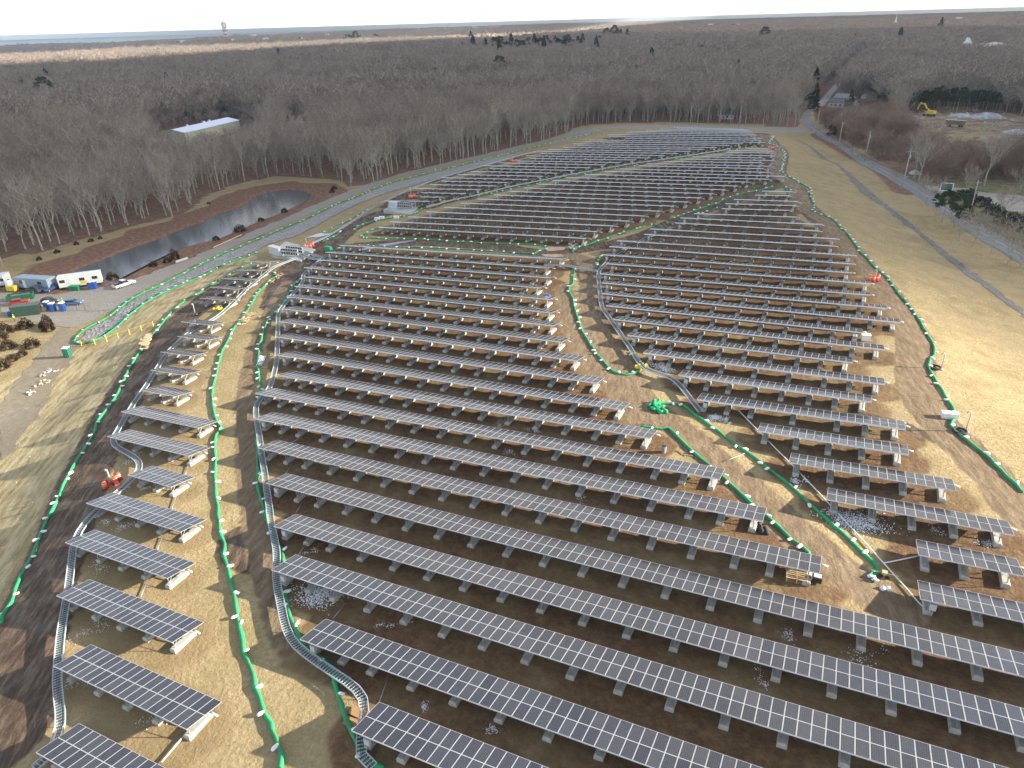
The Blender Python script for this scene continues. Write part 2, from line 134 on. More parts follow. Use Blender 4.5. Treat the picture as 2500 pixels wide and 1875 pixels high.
SNOW = [((-42.9,40.38),3.6,1.0),((-63.01,28.44),3,0.35),((-47.22,23.2),2.5,0.2),((-72.28,35.46),3,0.4),((-57.46,23.08),2.5,0.2),((-78.56,41.33),2.2,0.3),((-74.88,41.32),2.2,0.35),((-23.25,103.92),2.6,1.0),((-11.95,
90.46),1.6,0.9),((-10.16,90.06),1.2,0.7),((6.91,72.1),4.0,1.1),((0.86,78.25),2.2,0.6),((-40.46,78.28),2.4,0.3),((-35.12,77.84),1.8,0.25),((-35.83,71.43),2,0.25),((-23.15,64.97),2,0.2),((1.68,52.73),1.8,0.3),((8.42,
52.88),4,0.22),((-33.38,39.62),1.5,0.4),((-25.49,32.95),1.3,0.45),((-18.8,33.05),1.3,0.35),((15.15,73.33),2,0.2),((19.67,73.23),1.6,0.5),((-11.27,41.91),3,0.12),((-88.67,53.54),2.5,0.3),((-79.89,47.9),1.2,0.3),((-96.89,
64.05),1.5,0.3),((-48.73,45.68),1.2,0.3),((-9.4,43.1),1.3,0.2),((0.59,46.03),2,0.25),((-62.18,164.98),3,0.6),((-88.54,170.13),5,0.25),((-71.18,167.26),3,0.5),((5.67,49.29),1,0.4),((-146.94,166.6),2.0,1.0),((11.89,97.24),
1.5,0.3)]
CLEAR = [(-209.86,84.53),(-228.13,116.04),(-233.4,131.69),(-236.04,146.13),(-233.15,157.33),(-234.49,168.12),(-232.19,176.4),(-230.7,186.85),(-238.37,200.68),(-247.23,213.23),(-253.94,237.7),(-249.13,258.07),(-230.8,
258.99),(-210.72,257.95),(-196.85,245.82),(-186.15,251.53),(-189.75,270.96),(-184.0,285.79),(-175.62,297.54),(-171.5,328.06),(-163.65,344.84),(-156.89,359.52),(-154.56,396.96),(-159.4,419.55),(-154.08,436.3),(-132.08,
448.1),(-106.04,457.51),(-68.57,459.35),(-33.24,445.31),(-35.95,480.01),(-38.77,541.58),(-37.72,601.74),(-33.93,596.89),(-30.99,517.62),(-23.52,460.0),(-7.83,401.18),(5.88,358.73),(14.69,319.69),(22.95,301.78),(28.33,
302.33),(37.77,304.4),(55.26,304.21),(82.79,296.51),(160.0,60.0),(160.0,-80.0),(-260.0,-80.0),(-260.0,40.0)]
QCLEAR = [(17.57,514.15),(24.8,575.26),(47.23,603.22),(76.1,597.2),(89.81,531.39),(72.82,370.15),(54.85,366.9),(46.85,346.02),(37.78,361.69),(29.57,388.05),(20.86,421.99)]
BCLEAR = [(-409.58,326.3),(-450.73,366.36),(-431.76,422.29),(-368.73,365.46),(-365.46,311.22)]
THICKET = [(-26.06,470.91),(-27.49,567.55),(-12.16,643.2),(8.46,558.24),(16.83,479.31),(22.43,409.53),(34.24,381.71),(53.23,380.6),(73.62,418.3),(65.96,326.08),(55.68,307.37),(37.9,305.97),(28.4,303.88),(14.8,325.64),
(5.92,355.54),(-7.38,390.3)]
COAST = [(-4969.27,2329.3),(-4795.49,2657.02),(-4871.32,2936.06),(-4578.08,3270.83),(-4576.74,4079.41),(-5947.76,6394.08),(-5434.95,6781.78),(-6900.0,10500.0),(-7200.0,13800.0),(-8600.0,19500.0),(-10600.0,27000.0)]
BAND_LOW = [(-1268.77,663.16),(-1187.68,705.34),(-1113.3,785.7),(-1160.69,1007.21),(-1264.68,1419.15),(-1107.53,1632.64),(-1287.72,2377.74),(-1271.58,2868.2)]
BAND_HIGH = [(-2213.79,1168.5),(-2284.09,1369.34),(-2233.16,1659.67),(-1839.36,1633.38),(-1750.34,1875.31),(-1715.67,2249.33),(-1981.55,3243.55),(-1716.23,3380.35),(-1505.44,3395.87)]
LOWWOOD = [(-313.83,239.37),(-466.78,374.68),(-450.1,445.46),(-361.57,377.04),(-278.52,271.89),(-276.5,235.68)]
ROADGAP = [(-31.18,469.8),(-32.0,585.71),(-29.59,1197.91),(-26.75,1390.92)]
ROWS = {('A',1):([-52.83,16.03,0.94],[-35.06,16.03,1.9],18),('A',2):([-59.91,22.37,0.98],[-42.13,22.37,1.95],18),('A',3):([-69.0,28.71,0.57],[-51.2,28.71,1.62],18),('A',4):([-76.86,35.05,0.24],[-59.38,35.05,1.22],18),
('A',5):([-81.94,41.39,0.07],[-64.5,41.39,1.12],18),('A',6):([-81.86,47.73,0.42],[-73.53,47.73,0.79],9),('A',7):([-94.76,54.07,-0.2],[-77.33,54.07,0.81],18),('A',8):([-99.92,60.41,-0.39],[-82.35,60.41,0.66],18),('A',
9):([-103.13,66.75,-0.29],[-94.58,66.75,0.3],9),('A',10):([-108.32,73.09,-0.32],[-99.74,73.09,0.29],9),('A',11):([-113.37,79.42,-0.32],[-104.81,79.42,0.34],9),('A',12):([-115.91,85.76,-0.07],[-107.33,85.76,0.53],9),('A',
13):([-122.09,92.1,-0.33],[-113.45,92.1,0.23],9),('A',14):([-130.49,104.78,-0.69],[-121.49,104.78,0.08],9),('A',15):([-133.91,111.12,-0.6],[-125.1,111.12,0.05],9),('A',16):([-136.84,117.46,-0.8],[-127.46,117.46,-0.06],
9),('A',17):([-138.61,123.8,-0.75],[-129.93,123.8,0.05],9),('A',18):([-141.22,130.14,-0.76],[-132.92,130.14,0.05],9),('B',1):([-28.55,27.15,3.52],[34.99,27.15,7.03],63),('B',2):([-39.51,33.49,2.51],[33.1,33.49,6.52],72),
('B',3):([-48.86,39.83,2.34],[32.82,39.83,6.85],81),('B',4):([-54.48,46.16,1.7],[27.2,46.16,6.29],81),('B',5):([-61.46,52.5,1.74],[29.33,52.5,6.24],90),('B',6):([-68.91,58.84,1.49],[3.88,58.84,5.47],72),('B',7):([-75.51,
65.18,1.34],[-2.25,65.18,5.27],72),('B',8):([-81.52,71.52,1.3],[-7.98,71.52,5.03],72),('B',9):([-82.55,77.86,1.41],[-18.05,77.86,4.66],63),('B',10):([-88.35,84.2,1.46],[-23.84,84.2,4.37],63),('B',11):([-94.45,90.54,
1.48],[-29.89,90.54,4.37],63),('B',12):([-99.46,96.88,1.44],[-35.49,96.88,4.35],63),('B',13):([-104.42,103.22,1.13],[-40.7,103.22,4.18],63),('B',14):([-108.71,109.56,1.02],[-44.88,109.56,4.13],63),('B',15):([-111.99,
115.9,0.94],[-47.91,115.9,3.9],63),('B',16):([-114.33,122.23,0.9],[-50.95,122.23,4.01],63),('B',17):([-120.06,128.57,0.63],[-55.97,128.57,3.69],63),('B',18):([-120.9,134.91,0.64],[-56.37,134.91,3.85],63),('B',
19):([-123.64,141.25,0.6],[-59.25,141.25,3.78],63),('B',20):([-123.8,147.59,0.75],[-58.34,147.59,4.12],63),('C',1):([12.65,59.82,4.81],[30.8,59.82,5.78],18),('C',2):([12.64,66.16,5.06],[21.52,66.16,5.54],9),('C',
3):([3.7,72.5,4.9],[21.5,72.5,5.64],18),('C',4):([-0.99,78.84,4.76],[16.73,78.84,5.63],18),('C',5):([-5.59,85.18,4.69],[12.18,85.18,5.51],18),('C',6):([-14.93,91.52,4.26],[11.95,91.52,5.51],27),('C',7):([-19.18,97.85,
4.44],[7.83,97.85,5.46],27),('C',8):([-26.58,104.19,4.23],[9.47,104.19,5.54],36),('C',9):([-31.25,110.53,4.09],[5.0,110.53,5.4],36),('C',10):([-35.96,116.87,4.02],[9.35,116.87,5.7],45),('C',11):([-39.43,123.21,3.96],
[6.01,123.21,5.59],45),('C',12):([-42.4,129.55,3.91],[11.78,129.55,5.91],54),('C',13):([-44.68,135.89,3.88],[9.73,135.89,5.92],54),('C',14):([-47.2,142.23,3.59],[6.93,142.23,5.92],54),('C',15):([-47.71,148.57,3.96],
[6.84,148.57,6.11],54),('C',16):([-51.19,154.91,3.92],[3.16,154.91,5.95],54),('C',17):([-51.33,161.25,4.13],[3.08,161.25,5.94],54),('C',18):([-51.47,167.59,3.89],[2.99,167.59,6.0],54),('C',19):([-46.24,173.93,4.38],
[-1.08,173.93,5.93],45),('C',20):([-46.3,180.26,4.2],[-1.15,180.26,5.98],45),('C',21):([-41.3,186.6,4.7],[-5.32,186.6,5.86],36),('C',22):([-41.45,192.94,4.55],[-5.42,192.94,5.93],36),('C',23):([-38.98,199.28,4.46],
[-11.92,199.28,5.78],27),('C',24):([-32.59,205.62,4.94],[-14.57,205.62,5.92],18),('C',25):([-32.68,211.96,4.96],[-13.28,211.96,5.91],18),('C',26):([-31.36,218.3,4.97],[-13.34,218.3,5.69],18),('C',27):([-26.12,224.64,
5.28],[-16.33,224.64,5.79],9),('C',28):([-25.04,230.98,5.29],[-16.09,230.98,5.72],9),('D',1):([-123.46,165.53,1.3],[-59.05,165.53,4.27],63),('D',2):([-123.71,171.87,1.35],[-58.3,171.87,4.49],63),('D',3):([-121.37,178.21,
1.54],[-55.94,178.21,4.64],63),('D',4):([-118.66,184.55,1.89],[-53.52,184.55,4.61],63),('D',5):([-116.03,190.89,2.04],[-51.01,190.89,4.73],63),('D',6):([-113.25,197.23,2.21],[-48.31,197.23,4.86],63),('D',7):([-110.68,
203.56,2.36],[-45.7,203.56,5.08],63),('D',8):([-107.72,209.9,2.59],[-43.25,209.9,5.07],63),('D',9):([-105.08,216.24,2.65],[-40.74,216.24,5.12],63),('D',10):([-102.6,222.58,2.7],[-38.23,222.58,5.24],63),('D',11):([-99.79,
228.92,2.94],[-35.82,228.92,5.34],63),('D',12):([-97.12,235.26,3.17],[-33.03,235.26,5.43],63),('D',13):([-94.35,241.6,3.18],[-30.48,241.6,5.63],63),('D',14):([-89.21,247.94,3.45],[-25.42,247.94,5.68],63),('D',
15):([-84.08,254.28,3.74],[-20.71,254.28,5.67],63),('D',16):([-80.15,260.62,3.65],[-26.25,260.62,5.55],54),('D',17):([-74.69,266.96,4.07],[-29.58,266.96,5.49],45),('D',18):([-73.08,273.3,3.85],[-27.83,273.3,5.34],45),
('D',19):([-68.38,279.63,3.84],[-31.84,279.63,5.28],36),('D',20):([-63.55,285.97,3.99],[-28.29,285.97,5.22],36),('D',21):([-59.98,292.31,4.0],[-33.08,292.31,4.85],27),('D',22):([-55.96,298.65,4.01],[-29.08,298.65,4.8],
27),('D',23):([-48.97,304.99,4.28],[-30.57,304.99,4.82],18),('D',24):([-49.1,311.33,3.95],[-31.31,311.33,4.48],18),('D',25):([-42.63,317.67,4.15],[-33.61,317.67,4.28],9),('E',1):([-144.29,198.79,0.25],[-126.15,198.79,
1.43],18),('E',2):([-133.94,205.13,1.01],[-124.87,205.13,1.62],9),('E',3):([-137.56,211.47,0.95],[-119.4,211.47,1.85],18),('E',4):([-144.24,217.81,0.7],[-117.0,217.81,2.04],27),('E',5):([-141.66,224.15,0.97],[-113.97,
224.15,2.3],27),('E',6):([-140.23,230.48,1.12],[-112.46,230.48,2.37],27),('E',7):([-143.78,236.82,1.01],[-107.45,236.82,2.54],36),('E',8):([-140.55,243.16,1.26],[-104.23,243.16,2.76],36),('E',9):([-137.99,249.5,1.43],
[-101.08,249.5,2.93],36),('E',10):([-132.87,255.84,1.71],[-96.54,255.84,3.05],36),('E',11):([-138.55,262.18,1.44],[-92.46,262.18,3.13],45),('E',12):([-134.88,268.52,1.72],[-88.56,268.52,3.36],45),('E',13):([-129.61,
274.86,1.7],[-84.5,274.86,3.41],45),('E',14):([-126.5,281.2,1.82],[-80.27,281.2,3.57],45),('E',15):([-131.22,287.54,1.72],[-76.07,287.54,3.51],54),('E',16):([-127.02,293.88,1.82],[-71.72,293.88,3.58],54),('E',
17):([-131.3,300.22,1.66],[-67.72,300.22,3.68],63),('E',18):([-128.35,306.55,1.52],[-63.76,306.55,3.68],63),('E',19):([-123.69,312.89,1.75],[-59.67,312.89,3.75],63),('E',20):([-119.32,319.23,1.76],[-55.43,319.23,3.67],
63),('E',21):([-123.67,325.57,1.49],[-51.27,325.57,3.89],72),('E',22):([-120.02,331.91,1.63],[-47.17,331.91,3.86],72),('E',23):([-120.09,338.25,1.62],[-38.36,338.25,3.79],81),('E',24):([-104.4,344.59,2.13],[-40.79,
344.59,3.72],63),('E',25):([-114.05,350.93,1.8],[-41.11,350.93,3.66],72),('E',26):([-117.06,357.27,1.57],[-44.37,357.27,3.75],72),('E',27):([-109.13,363.61,1.89],[-45.62,363.61,3.49],63),('E',28):([-109.19,369.95,1.8],
[-47.64,369.95,3.23],63),('E',29):([-102.37,376.29,1.8],[-48.91,376.29,2.92],54),('E',30):([-96.42,382.63,1.75],[-50.98,382.63,2.51],45),('E',31):([-89.22,388.96,1.58],[-52.86,388.96,1.92],36),('E',32):([-92.57,395.3,
1.23],[-56.21,395.3,1.3],36)}
FAR = {'tower':(-4402.67,4311.82),'steeple':(46.94,4140.15),'pink':(-3457.16,6874.08),'dome':(115.22,1317.43),'white2':(148.6,1324.24)}
FARHOUSES = [(-2942.46,3799.28),(-2986.94,3918.47),(-3766.23,4693.25),(-2449.38,2756.19),(-2528.5,2946.6),(-2526.02,2707.69),(-2675.22,2559.22),(-2562.91,2521.03),(-2577.44,2559.59),(-2521.22,2551.23),(-2847.37,2502.28),
(-2988.35,2651.53),(-3622.0,3266.73),(-2756.12,2540.53),(-4490.79,4686.93),(-4317.53,4592.81),(-6946.8,10391.9),(-6844.3,10459.7),(-6740.8,10526.7),(-4851.35,7740.3),(-6533.2,10656.8),(-6427.3,10721.0),(-4612.3,7866.95),
(-6214.6,10845.7),(-6106.4,10907.0),(-4206.56,7690.22),(-4334.01,8114.36),(-5778.8,11084.0),(-3494.25,6866.93),(-1126.34,5709.4),(-864.84,4562.83),(-757.26,4469.99),(-892.35,5425.07),(-274.76,4895.85),(283.88,4853.99),
(377.23,5104.3),(951.47,7510.61),(-1511.23,6848.19)]
FAREVERGREEN = [(-651.84,1255.28),(-592.99,1168.79),(-545.5,1100.9),(-619.57,1281.48),(-562.03,1191.17),(-515.81,1120.69),(-589.47,1313.88),(-590.97,1351.59),(-531.39,1247.56),(-645.6,1556.64),(-558.15,1382.82),(-501.39,
1277.12),(-593.69,1555.14),(-520.8,1404.14),(-620.13,1197.13),(-655.19,1284.31),(-713.01,1419.36),(-629.49,1272.27),(-683.49,1390.12),(-609.3,1258.48),(-653.32,1371.01),(-590.13,1246.02),(-629.46,1350.61),(-637.69,
1390.56),(-723.04,1602.72),(-846.08,1887.82),(-680.6,1543.77),(-787.33,1816.02),(-645.97,1499.89),(-736.98,1740.52),(-611.36,1468.83),(-680.62,1663.85),(-585.19,1440.57),(-640.3,1604.28),(-706.09,1800.87),(-606.0,
1556.81),(-662.28,1732.46),(-569.75,1518.28),(-613.36,1665.06),(-1597.87,2094.1),(-1501.53,2120.79),(-1548.5,2072.57),(-1348.54,2490.18),(-688.57,1238.25),(-670.89,1244.88),(-442.43,689.59),(-393.95,714.91),(-360.18,
725.68),(-354.67,716.44),(-434.85,1257.18),(-456.67,1308.95),(-686.64,1979.34),(-815.03,2433.13),(-760.64,2351.64),(-738.46,2344.98),(-690.86,2259.09),(-255.14,941.69),(-237.36,913.77),(-247.62,761.58),(-202.46,703.01),
(-456.34,652.4),(-1641.28,2185.71),(-856.11,557.08),(-898.2,592.27),(-804.6,491.93),(-727.55,467.07),(-693.51,545.82),(-665.34,559.05),(-920.58,1012.07),(-909.55,1009.81),(-273.01,1312.66),(-226.92,1739.45),(-51.74,
1799.39),(173.1,3005.96),(32.69,1718.67),(-106.14,623.36),(-77.57,552.09),(-137.78,853.12),(36.85,1013.86),(57.23,1008.2)]
GROVE = 39
RIGHTPINES = [(8.31,594.54),(14.55,581.66),(20.73,585.85),(26.93,590.06),(33.16,594.3),(39.42,598.58),(45.7,602.9),(50.81,589.0),(56.97,593.22),(63.15,597.48),(69.36,601.8),(75.6,606.15),(10.44,580.74),(16.46,568.04),
(22.49,571.98),(28.54,575.96),(34.62,579.99),(40.72,584.07),(46.85,588.22),(51.74,574.38),(57.74,578.5),(63.77,582.67),(69.83,586.9),(75.92,591.18),(12.45,567.26),(18.26,554.4),(24.14,558.12),(30.04,561.89),(35.97,
565.74),(41.91,569.66),(47.89,573.67),(52.55,559.66),(58.4,563.74),(64.29,567.9),(70.21,572.11),(76.16,576.37)]
TALLPINES = [(-35.59,581.65),(-41.7,653.2),(-33.27,565.65),(-40.47,580.01),(-40.24,600.88),(-32.68,516.93),(-30.43,527.22),(-12.4,609.9)]
SPOTS = [(-52.83,17.83,-1.14),(-35.06,17.83,-0.18),(-59.91,24.17,-1.1),(-42.13,24.17,-0.13),(-69.0,30.51,-1.51),(-51.2,30.51,-0.46),(-76.86,36.85,-1.84),(-59.38,36.85,-0.86),(-81.94,43.19,-2.01),(-64.5,43.19,-0.96),
(-81.86,49.53,-1.66),(-73.53,49.53,-1.29),(-94.76,55.87,-2.28),(-77.33,55.87,-1.27),(-99.92,62.21,-2.47),(-82.35,62.21,-1.42),(-103.13,68.55,-2.37),(-94.58,68.55,-1.78),(-108.32,74.89,-2.4),(-99.74,74.89,-1.79),(-113.37,
81.22,-2.4),(-104.81,81.22,-1.74),(-115.91,87.56,-2.15),(-107.33,87.56,-1.55),(-122.09,93.9,-2.41),(-113.45,93.9,-1.85),(-130.49,106.58,-2.77),(-121.49,106.58,-2.0),(-133.91,112.92,-2.68),(-125.1,112.92,-2.03),(-136.84,
119.26,-2.88),(-127.46,119.26,-2.14),(-138.61,125.6,-2.83),(-129.93,125.6,-2.03),(-141.22,131.94,-2.84),(-132.92,131.94,-2.03),(-28.55,28.95,1.44),(-15.84,28.95,2.14),(-3.13,28.95,2.84),(9.57,28.95,3.54),(22.28,28.95,
4.25),(34.99,28.95,4.95),(-39.51,35.29,0.43),(-27.41,35.29,1.1),(-15.31,35.29,1.77),(-3.21,35.29,2.44),(8.9,35.29,3.1),(21.0,35.29,3.77),(33.1,35.29,4.44),(-48.86,41.63,0.26),(-35.25,41.63,1.01),(-21.63,41.63,1.76),
(-8.02,41.63,2.51),(5.6,41.63,3.27),(19.21,41.63,4.02),(32.82,41.63,4.77),(-54.48,47.96,-0.38),(-40.86,47.96,0.38),(-27.25,47.96,1.15),(-13.64,47.96,1.91),(-0.02,47.96,2.68),(13.59,47.96,3.45),(27.2,47.96,4.21),(-61.46,
54.3,-0.34),(-48.49,54.3,0.3),(-35.52,54.3,0.94),(-22.55,54.3,1.59),(-9.58,54.3,2.23),(3.39,54.3,2.87),(16.36,54.3,3.51),(29.33,54.3,4.16),(-68.91,60.64,-0.59),(-56.78,60.64,0.07),(-44.65,60.64,0.73),(-32.51,60.64,1.4),
(-20.38,60.64,2.06),(-8.25,60.64,2.72),(3.88,60.64,3.39),(-75.51,66.98,-0.74),(-63.3,66.98,-0.09),(-51.09,66.98,0.57),(-38.88,66.98,1.23),(-26.67,66.98,1.88),(-14.46,66.98,2.54),(-2.25,66.98,3.19),(-81.52,73.32,-0.78),
(-69.26,73.32,-0.16),(-57.01,73.32,0.46),(-44.75,73.32,1.09),(-32.5,73.32,1.71),(-20.24,73.32,2.33),(-7.98,73.32,2.95),(-82.55,79.66,-0.67),(-69.65,79.66,-0.02),(-56.75,79.66,0.63),(-43.85,79.66,1.28),(-30.95,79.66,
1.93),(-18.05,79.66,2.58),(-88.35,86.0,-0.62),(-75.45,86.0,-0.04),(-62.55,86.0,0.55),(-49.65,86.0,1.13),(-36.74,86.0,1.71),(-23.84,86.0,2.29),(-94.45,92.34,-0.6),(-81.54,92.34,-0.02),(-68.63,92.34,0.56),(-55.71,92.34,
1.13),(-42.8,92.34,1.71),(-29.89,92.34,2.29),(-99.46,98.68,-0.64),(-86.67,98.68,-0.06),(-73.87,98.68,0.53),(-61.08,98.68,1.11),(-48.28,98.68,1.69),(-35.49,98.68,2.27),(-104.42,105.02,-0.95),(-91.68,105.02,-0.34),(-78.93,
105.02,0.27),(-66.19,105.02,0.88),(-53.45,105.02,1.49),(-40.7,105.02,2.1),(-108.71,111.36,-1.06),(-95.94,111.36,-0.44),(-83.18,111.36,0.18),(-70.41,111.36,0.8),(-57.64,111.36,1.42),(-44.88,111.36,2.05),(-111.99,117.7,
-1.14),(-99.17,117.7,-0.55),(-86.36,117.7,0.04),(-73.54,117.7,0.64),(-60.72,117.7,1.23),(-47.91,117.7,1.82),(-114.33,124.03,-1.18),(-101.65,124.03,-0.56),(-88.98,124.03,0.07),(-76.3,124.03,0.69),(-63.63,124.03,1.31),
(-50.95,124.03,1.93),(-120.06,130.37,-1.45),(-107.24,130.37,-0.84),(-94.42,130.37,-0.23),(-81.61,130.37,0.38),(-68.79,130.37,1.0),(-55.97,130.37,1.61),(-120.9,136.71,-1.44),(-107.99,136.71,-0.8),(-95.09,136.71,-0.16),
(-82.18,136.71,0.49),(-69.27,136.71,1.13),(-56.37,136.71,1.77),(-123.64,143.05,-1.48),(-110.76,143.05,-0.84),(-97.88,143.05,-0.21),(-85.0,143.05,0.43),(-72.13,143.05,1.06),(-59.25,143.05,1.7),(-123.8,149.39,-1.33),
(-110.71,149.39,-0.66),(-97.62,149.39,0.01),(-84.52,149.39,0.69),(-71.43,149.39,1.36),(-58.34,149.39,2.04),(12.65,61.62,2.73),(30.8,61.62,3.7),(12.64,67.96,2.98),(21.52,67.96,3.46),(3.7,74.3,2.82),(21.5,74.3,3.56),
(-0.99,80.64,2.68),(16.73,80.64,3.55),(-5.59,86.98,2.61),(12.18,86.98,3.43),(-14.93,93.32,2.18),(-1.49,93.32,2.81),(11.95,93.32,3.43),(-19.18,99.65,2.36),(-5.68,99.65,2.87),(7.83,99.65,3.38),(-26.58,105.99,2.15),(-14.56,
105.99,2.59),(-2.54,105.99,3.02),(9.47,105.99,3.46),(-31.25,112.33,2.01),(-19.17,112.33,2.45),(-7.08,112.33,2.89),(5.0,112.33,3.32),(-35.96,118.67,1.94),(-20.85,118.67,2.5),(-5.75,118.67,3.06),(9.35,118.67,3.62),(-39.43,
125.01,1.88),(-24.28,125.01,2.43),(-9.14,125.01,2.97),(6.01,125.01,3.51),(-42.4,131.35,1.83),(-28.86,131.35,2.33),(-15.31,131.35,2.83),(-1.76,131.35,3.33),(11.78,131.35,3.83),(-44.68,137.69,1.8),(-31.08,137.69,2.31),
(-17.48,137.69,2.82),(-3.88,137.69,3.33),(9.73,137.69,3.84),(-47.2,144.03,1.51),(-33.67,144.03,2.09),(-20.13,144.03,2.68),(-6.6,144.03,3.26),(6.93,144.03,3.84),(-47.71,150.37,1.88),(-34.07,150.37,2.42),(-20.44,150.37,
2.95),(-6.8,150.37,3.49),(6.84,150.37,4.03),(-51.19,156.71,1.84),(-37.6,156.71,2.34),(-24.02,156.71,2.85),(-10.43,156.71,3.36),(3.16,156.71,3.87),(-51.33,163.05,2.05),(-37.73,163.05,2.5),(-24.12,163.05,2.95),(-10.52,
163.05,3.41),(3.08,163.05,3.86),(-51.47,169.39,1.81),(-37.85,169.39,2.34),(-24.24,169.39,2.87),(-10.62,169.39,3.39),(2.99,169.39,3.92),(-46.24,175.73,2.3),(-31.18,175.73,2.81),(-16.13,175.73,3.33),(-1.08,175.73,3.85),
(-46.3,182.06,2.12),(-31.25,182.06,2.71),(-16.2,182.06,3.31),(-1.15,182.06,3.9),(-41.3,188.4,2.62),(-23.31,188.4,3.2),(-5.32,188.4,3.78),(-41.45,194.74,2.47),(-29.44,194.74,2.93),(-17.43,194.74,3.39),(-5.42,194.74,3.85),
(-38.98,201.08,2.38),(-25.45,201.08,3.04),(-11.92,201.08,3.7),(-32.59,207.42,2.86),(-14.57,207.42,3.84),(-32.68,213.76,2.88),(-13.28,213.76,3.83),(-31.36,220.1,2.89),(-13.34,220.1,3.61),(-26.12,226.44,3.2),(-16.33,
226.44,3.71),(-25.04,232.78,3.21),(-16.09,232.78,3.64),(-123.46,167.33,-0.78),(-110.58,167.33,-0.19),(-97.7,167.33,0.41),(-84.82,167.33,1.0),(-71.94,167.33,1.6),(-59.05,167.33,2.19),(-123.71,173.67,-0.73),(-110.63,
173.67,-0.1),(-97.55,173.67,0.52),(-84.47,173.67,1.15),(-71.38,173.67,1.78),(-58.3,173.67,2.41),(-121.37,180.01,-0.54),(-108.29,180.01,0.08),(-95.2,180.01,0.7),(-82.11,180.01,1.32),(-69.02,180.01,1.94),(-55.94,180.01,
2.56),(-118.66,186.35,-0.19),(-105.64,186.35,0.35),(-92.61,186.35,0.9),(-79.58,186.35,1.44),(-66.55,186.35,1.98),(-53.52,186.35,2.53),(-116.03,192.69,-0.04),(-103.02,192.69,0.5),(-90.02,192.69,1.04),(-77.02,192.69,1.57),
(-64.01,192.69,2.11),(-51.01,192.69,2.65),(-113.25,199.03,0.13),(-100.26,199.03,0.66),(-87.27,199.03,1.19),(-74.29,199.03,1.72),(-61.3,199.03,2.25),(-48.31,199.03,2.78),(-110.68,205.36,0.28),(-97.68,205.36,0.82),(-84.69,
205.36,1.37),(-71.69,205.36,1.91),(-58.69,205.36,2.45),(-45.7,205.36,3.0),(-107.72,211.7,0.51),(-94.82,211.7,1.0),(-81.93,211.7,1.5),(-69.04,211.7,2.0),(-56.14,211.7,2.49),(-43.25,211.7,2.99),(-105.08,218.04,0.57),
(-92.22,218.04,1.06),(-79.35,218.04,1.55),(-66.48,218.04,2.05),(-53.61,218.04,2.54),(-40.74,218.04,3.04),(-102.6,224.38,0.62),(-89.73,224.38,1.13),(-76.85,224.38,1.64),(-63.98,224.38,2.15),(-51.11,224.38,2.65),(-38.23,
224.38,3.16),(-99.79,230.72,0.86),(-87.0,230.72,1.34),(-74.2,230.72,1.82),(-61.41,230.72,2.3),(-48.62,230.72,2.78),(-35.82,230.72,3.26),(-97.12,237.06,1.09),(-84.31,237.06,1.54),(-71.49,237.06,1.99),(-58.67,237.06,2.44),
(-45.85,237.06,2.9),(-33.03,237.06,3.35),(-94.35,243.4,1.1),(-81.58,243.4,1.59),(-68.8,243.4,2.08),(-56.03,243.4,2.57),(-43.26,243.4,3.06),(-30.48,243.4,3.55),(-89.21,249.74,1.37),(-76.45,249.74,1.81),(-63.69,249.74,
2.26),(-50.93,249.74,2.71),(-38.17,249.74,3.16),(-25.42,249.74,3.6),(-84.08,256.08,1.66),(-71.4,256.08,2.05),(-58.73,256.08,2.43),(-46.06,256.08,2.82),(-33.39,256.08,3.2),(-20.71,256.08,3.59),(-80.15,262.42,1.57),
(-66.67,262.42,2.04),(-53.2,262.42,2.52),(-39.73,262.42,2.99),(-26.25,262.42,3.47),(-74.69,268.76,1.99),(-59.66,268.76,2.46),(-44.62,268.76,2.93),(-29.58,268.76,3.41),(-73.08,275.1,1.77),(-58.0,275.1,2.27),(-42.91,275.1,
2.76),(-27.83,275.1,3.26),(-68.38,281.43,1.76),(-56.2,281.43,2.24),(-44.02,281.43,2.72),(-31.84,281.43,3.2),(-63.55,287.77,1.91),(-45.92,287.77,2.53),(-28.29,287.77,3.14),(-59.98,294.11,1.92),(-46.53,294.11,2.34),
(-33.08,294.11,2.77),(-55.96,300.45,1.93),(-42.52,300.45,2.32),(-29.08,300.45,2.72),(-48.97,306.79,2.2),(-30.57,306.79,2.74),(-49.1,313.13,1.87),(-31.31,313.13,2.4),(-42.63,319.47,2.07),(-33.61,319.47,2.2),(-144.29,
200.59,-1.83),(-126.15,200.59,-0.65),(-133.94,206.93,-1.07),(-124.87,206.93,-0.46),(-137.56,213.27,-1.13),(-119.4,213.27,-0.23),(-144.24,219.61,-1.38),(-130.62,219.61,-0.71),(-117.0,219.61,-0.04),(-141.66,225.95,-1.11),
(-127.81,225.95,-0.44),(-113.97,225.95,0.22),(-140.23,232.28,-0.96),(-126.34,232.28,-0.33),(-112.46,232.28,0.29),(-143.78,238.62,-1.07),(-131.67,238.62,-0.56),(-119.56,238.62,-0.05),(-107.45,238.62,0.46),(-140.55,244.96,
-0.82),(-128.44,244.96,-0.32),(-116.33,244.96,0.18),(-104.23,244.96,0.68),(-137.99,251.3,-0.65),(-125.69,251.3,-0.15),(-113.39,251.3,0.35),(-101.08,251.3,0.85),(-132.87,257.64,-0.37),(-120.76,257.64,0.08),(-108.65,
257.64,0.53),(-96.54,257.64,0.97),(-138.55,263.98,-0.64),(-123.19,263.98,-0.08),(-107.82,263.98,0.49),(-92.46,263.98,1.05),(-134.88,270.32,-0.36),(-119.44,270.32,0.18),(-104.0,270.32,0.73),(-88.56,270.32,1.28),(-129.61,
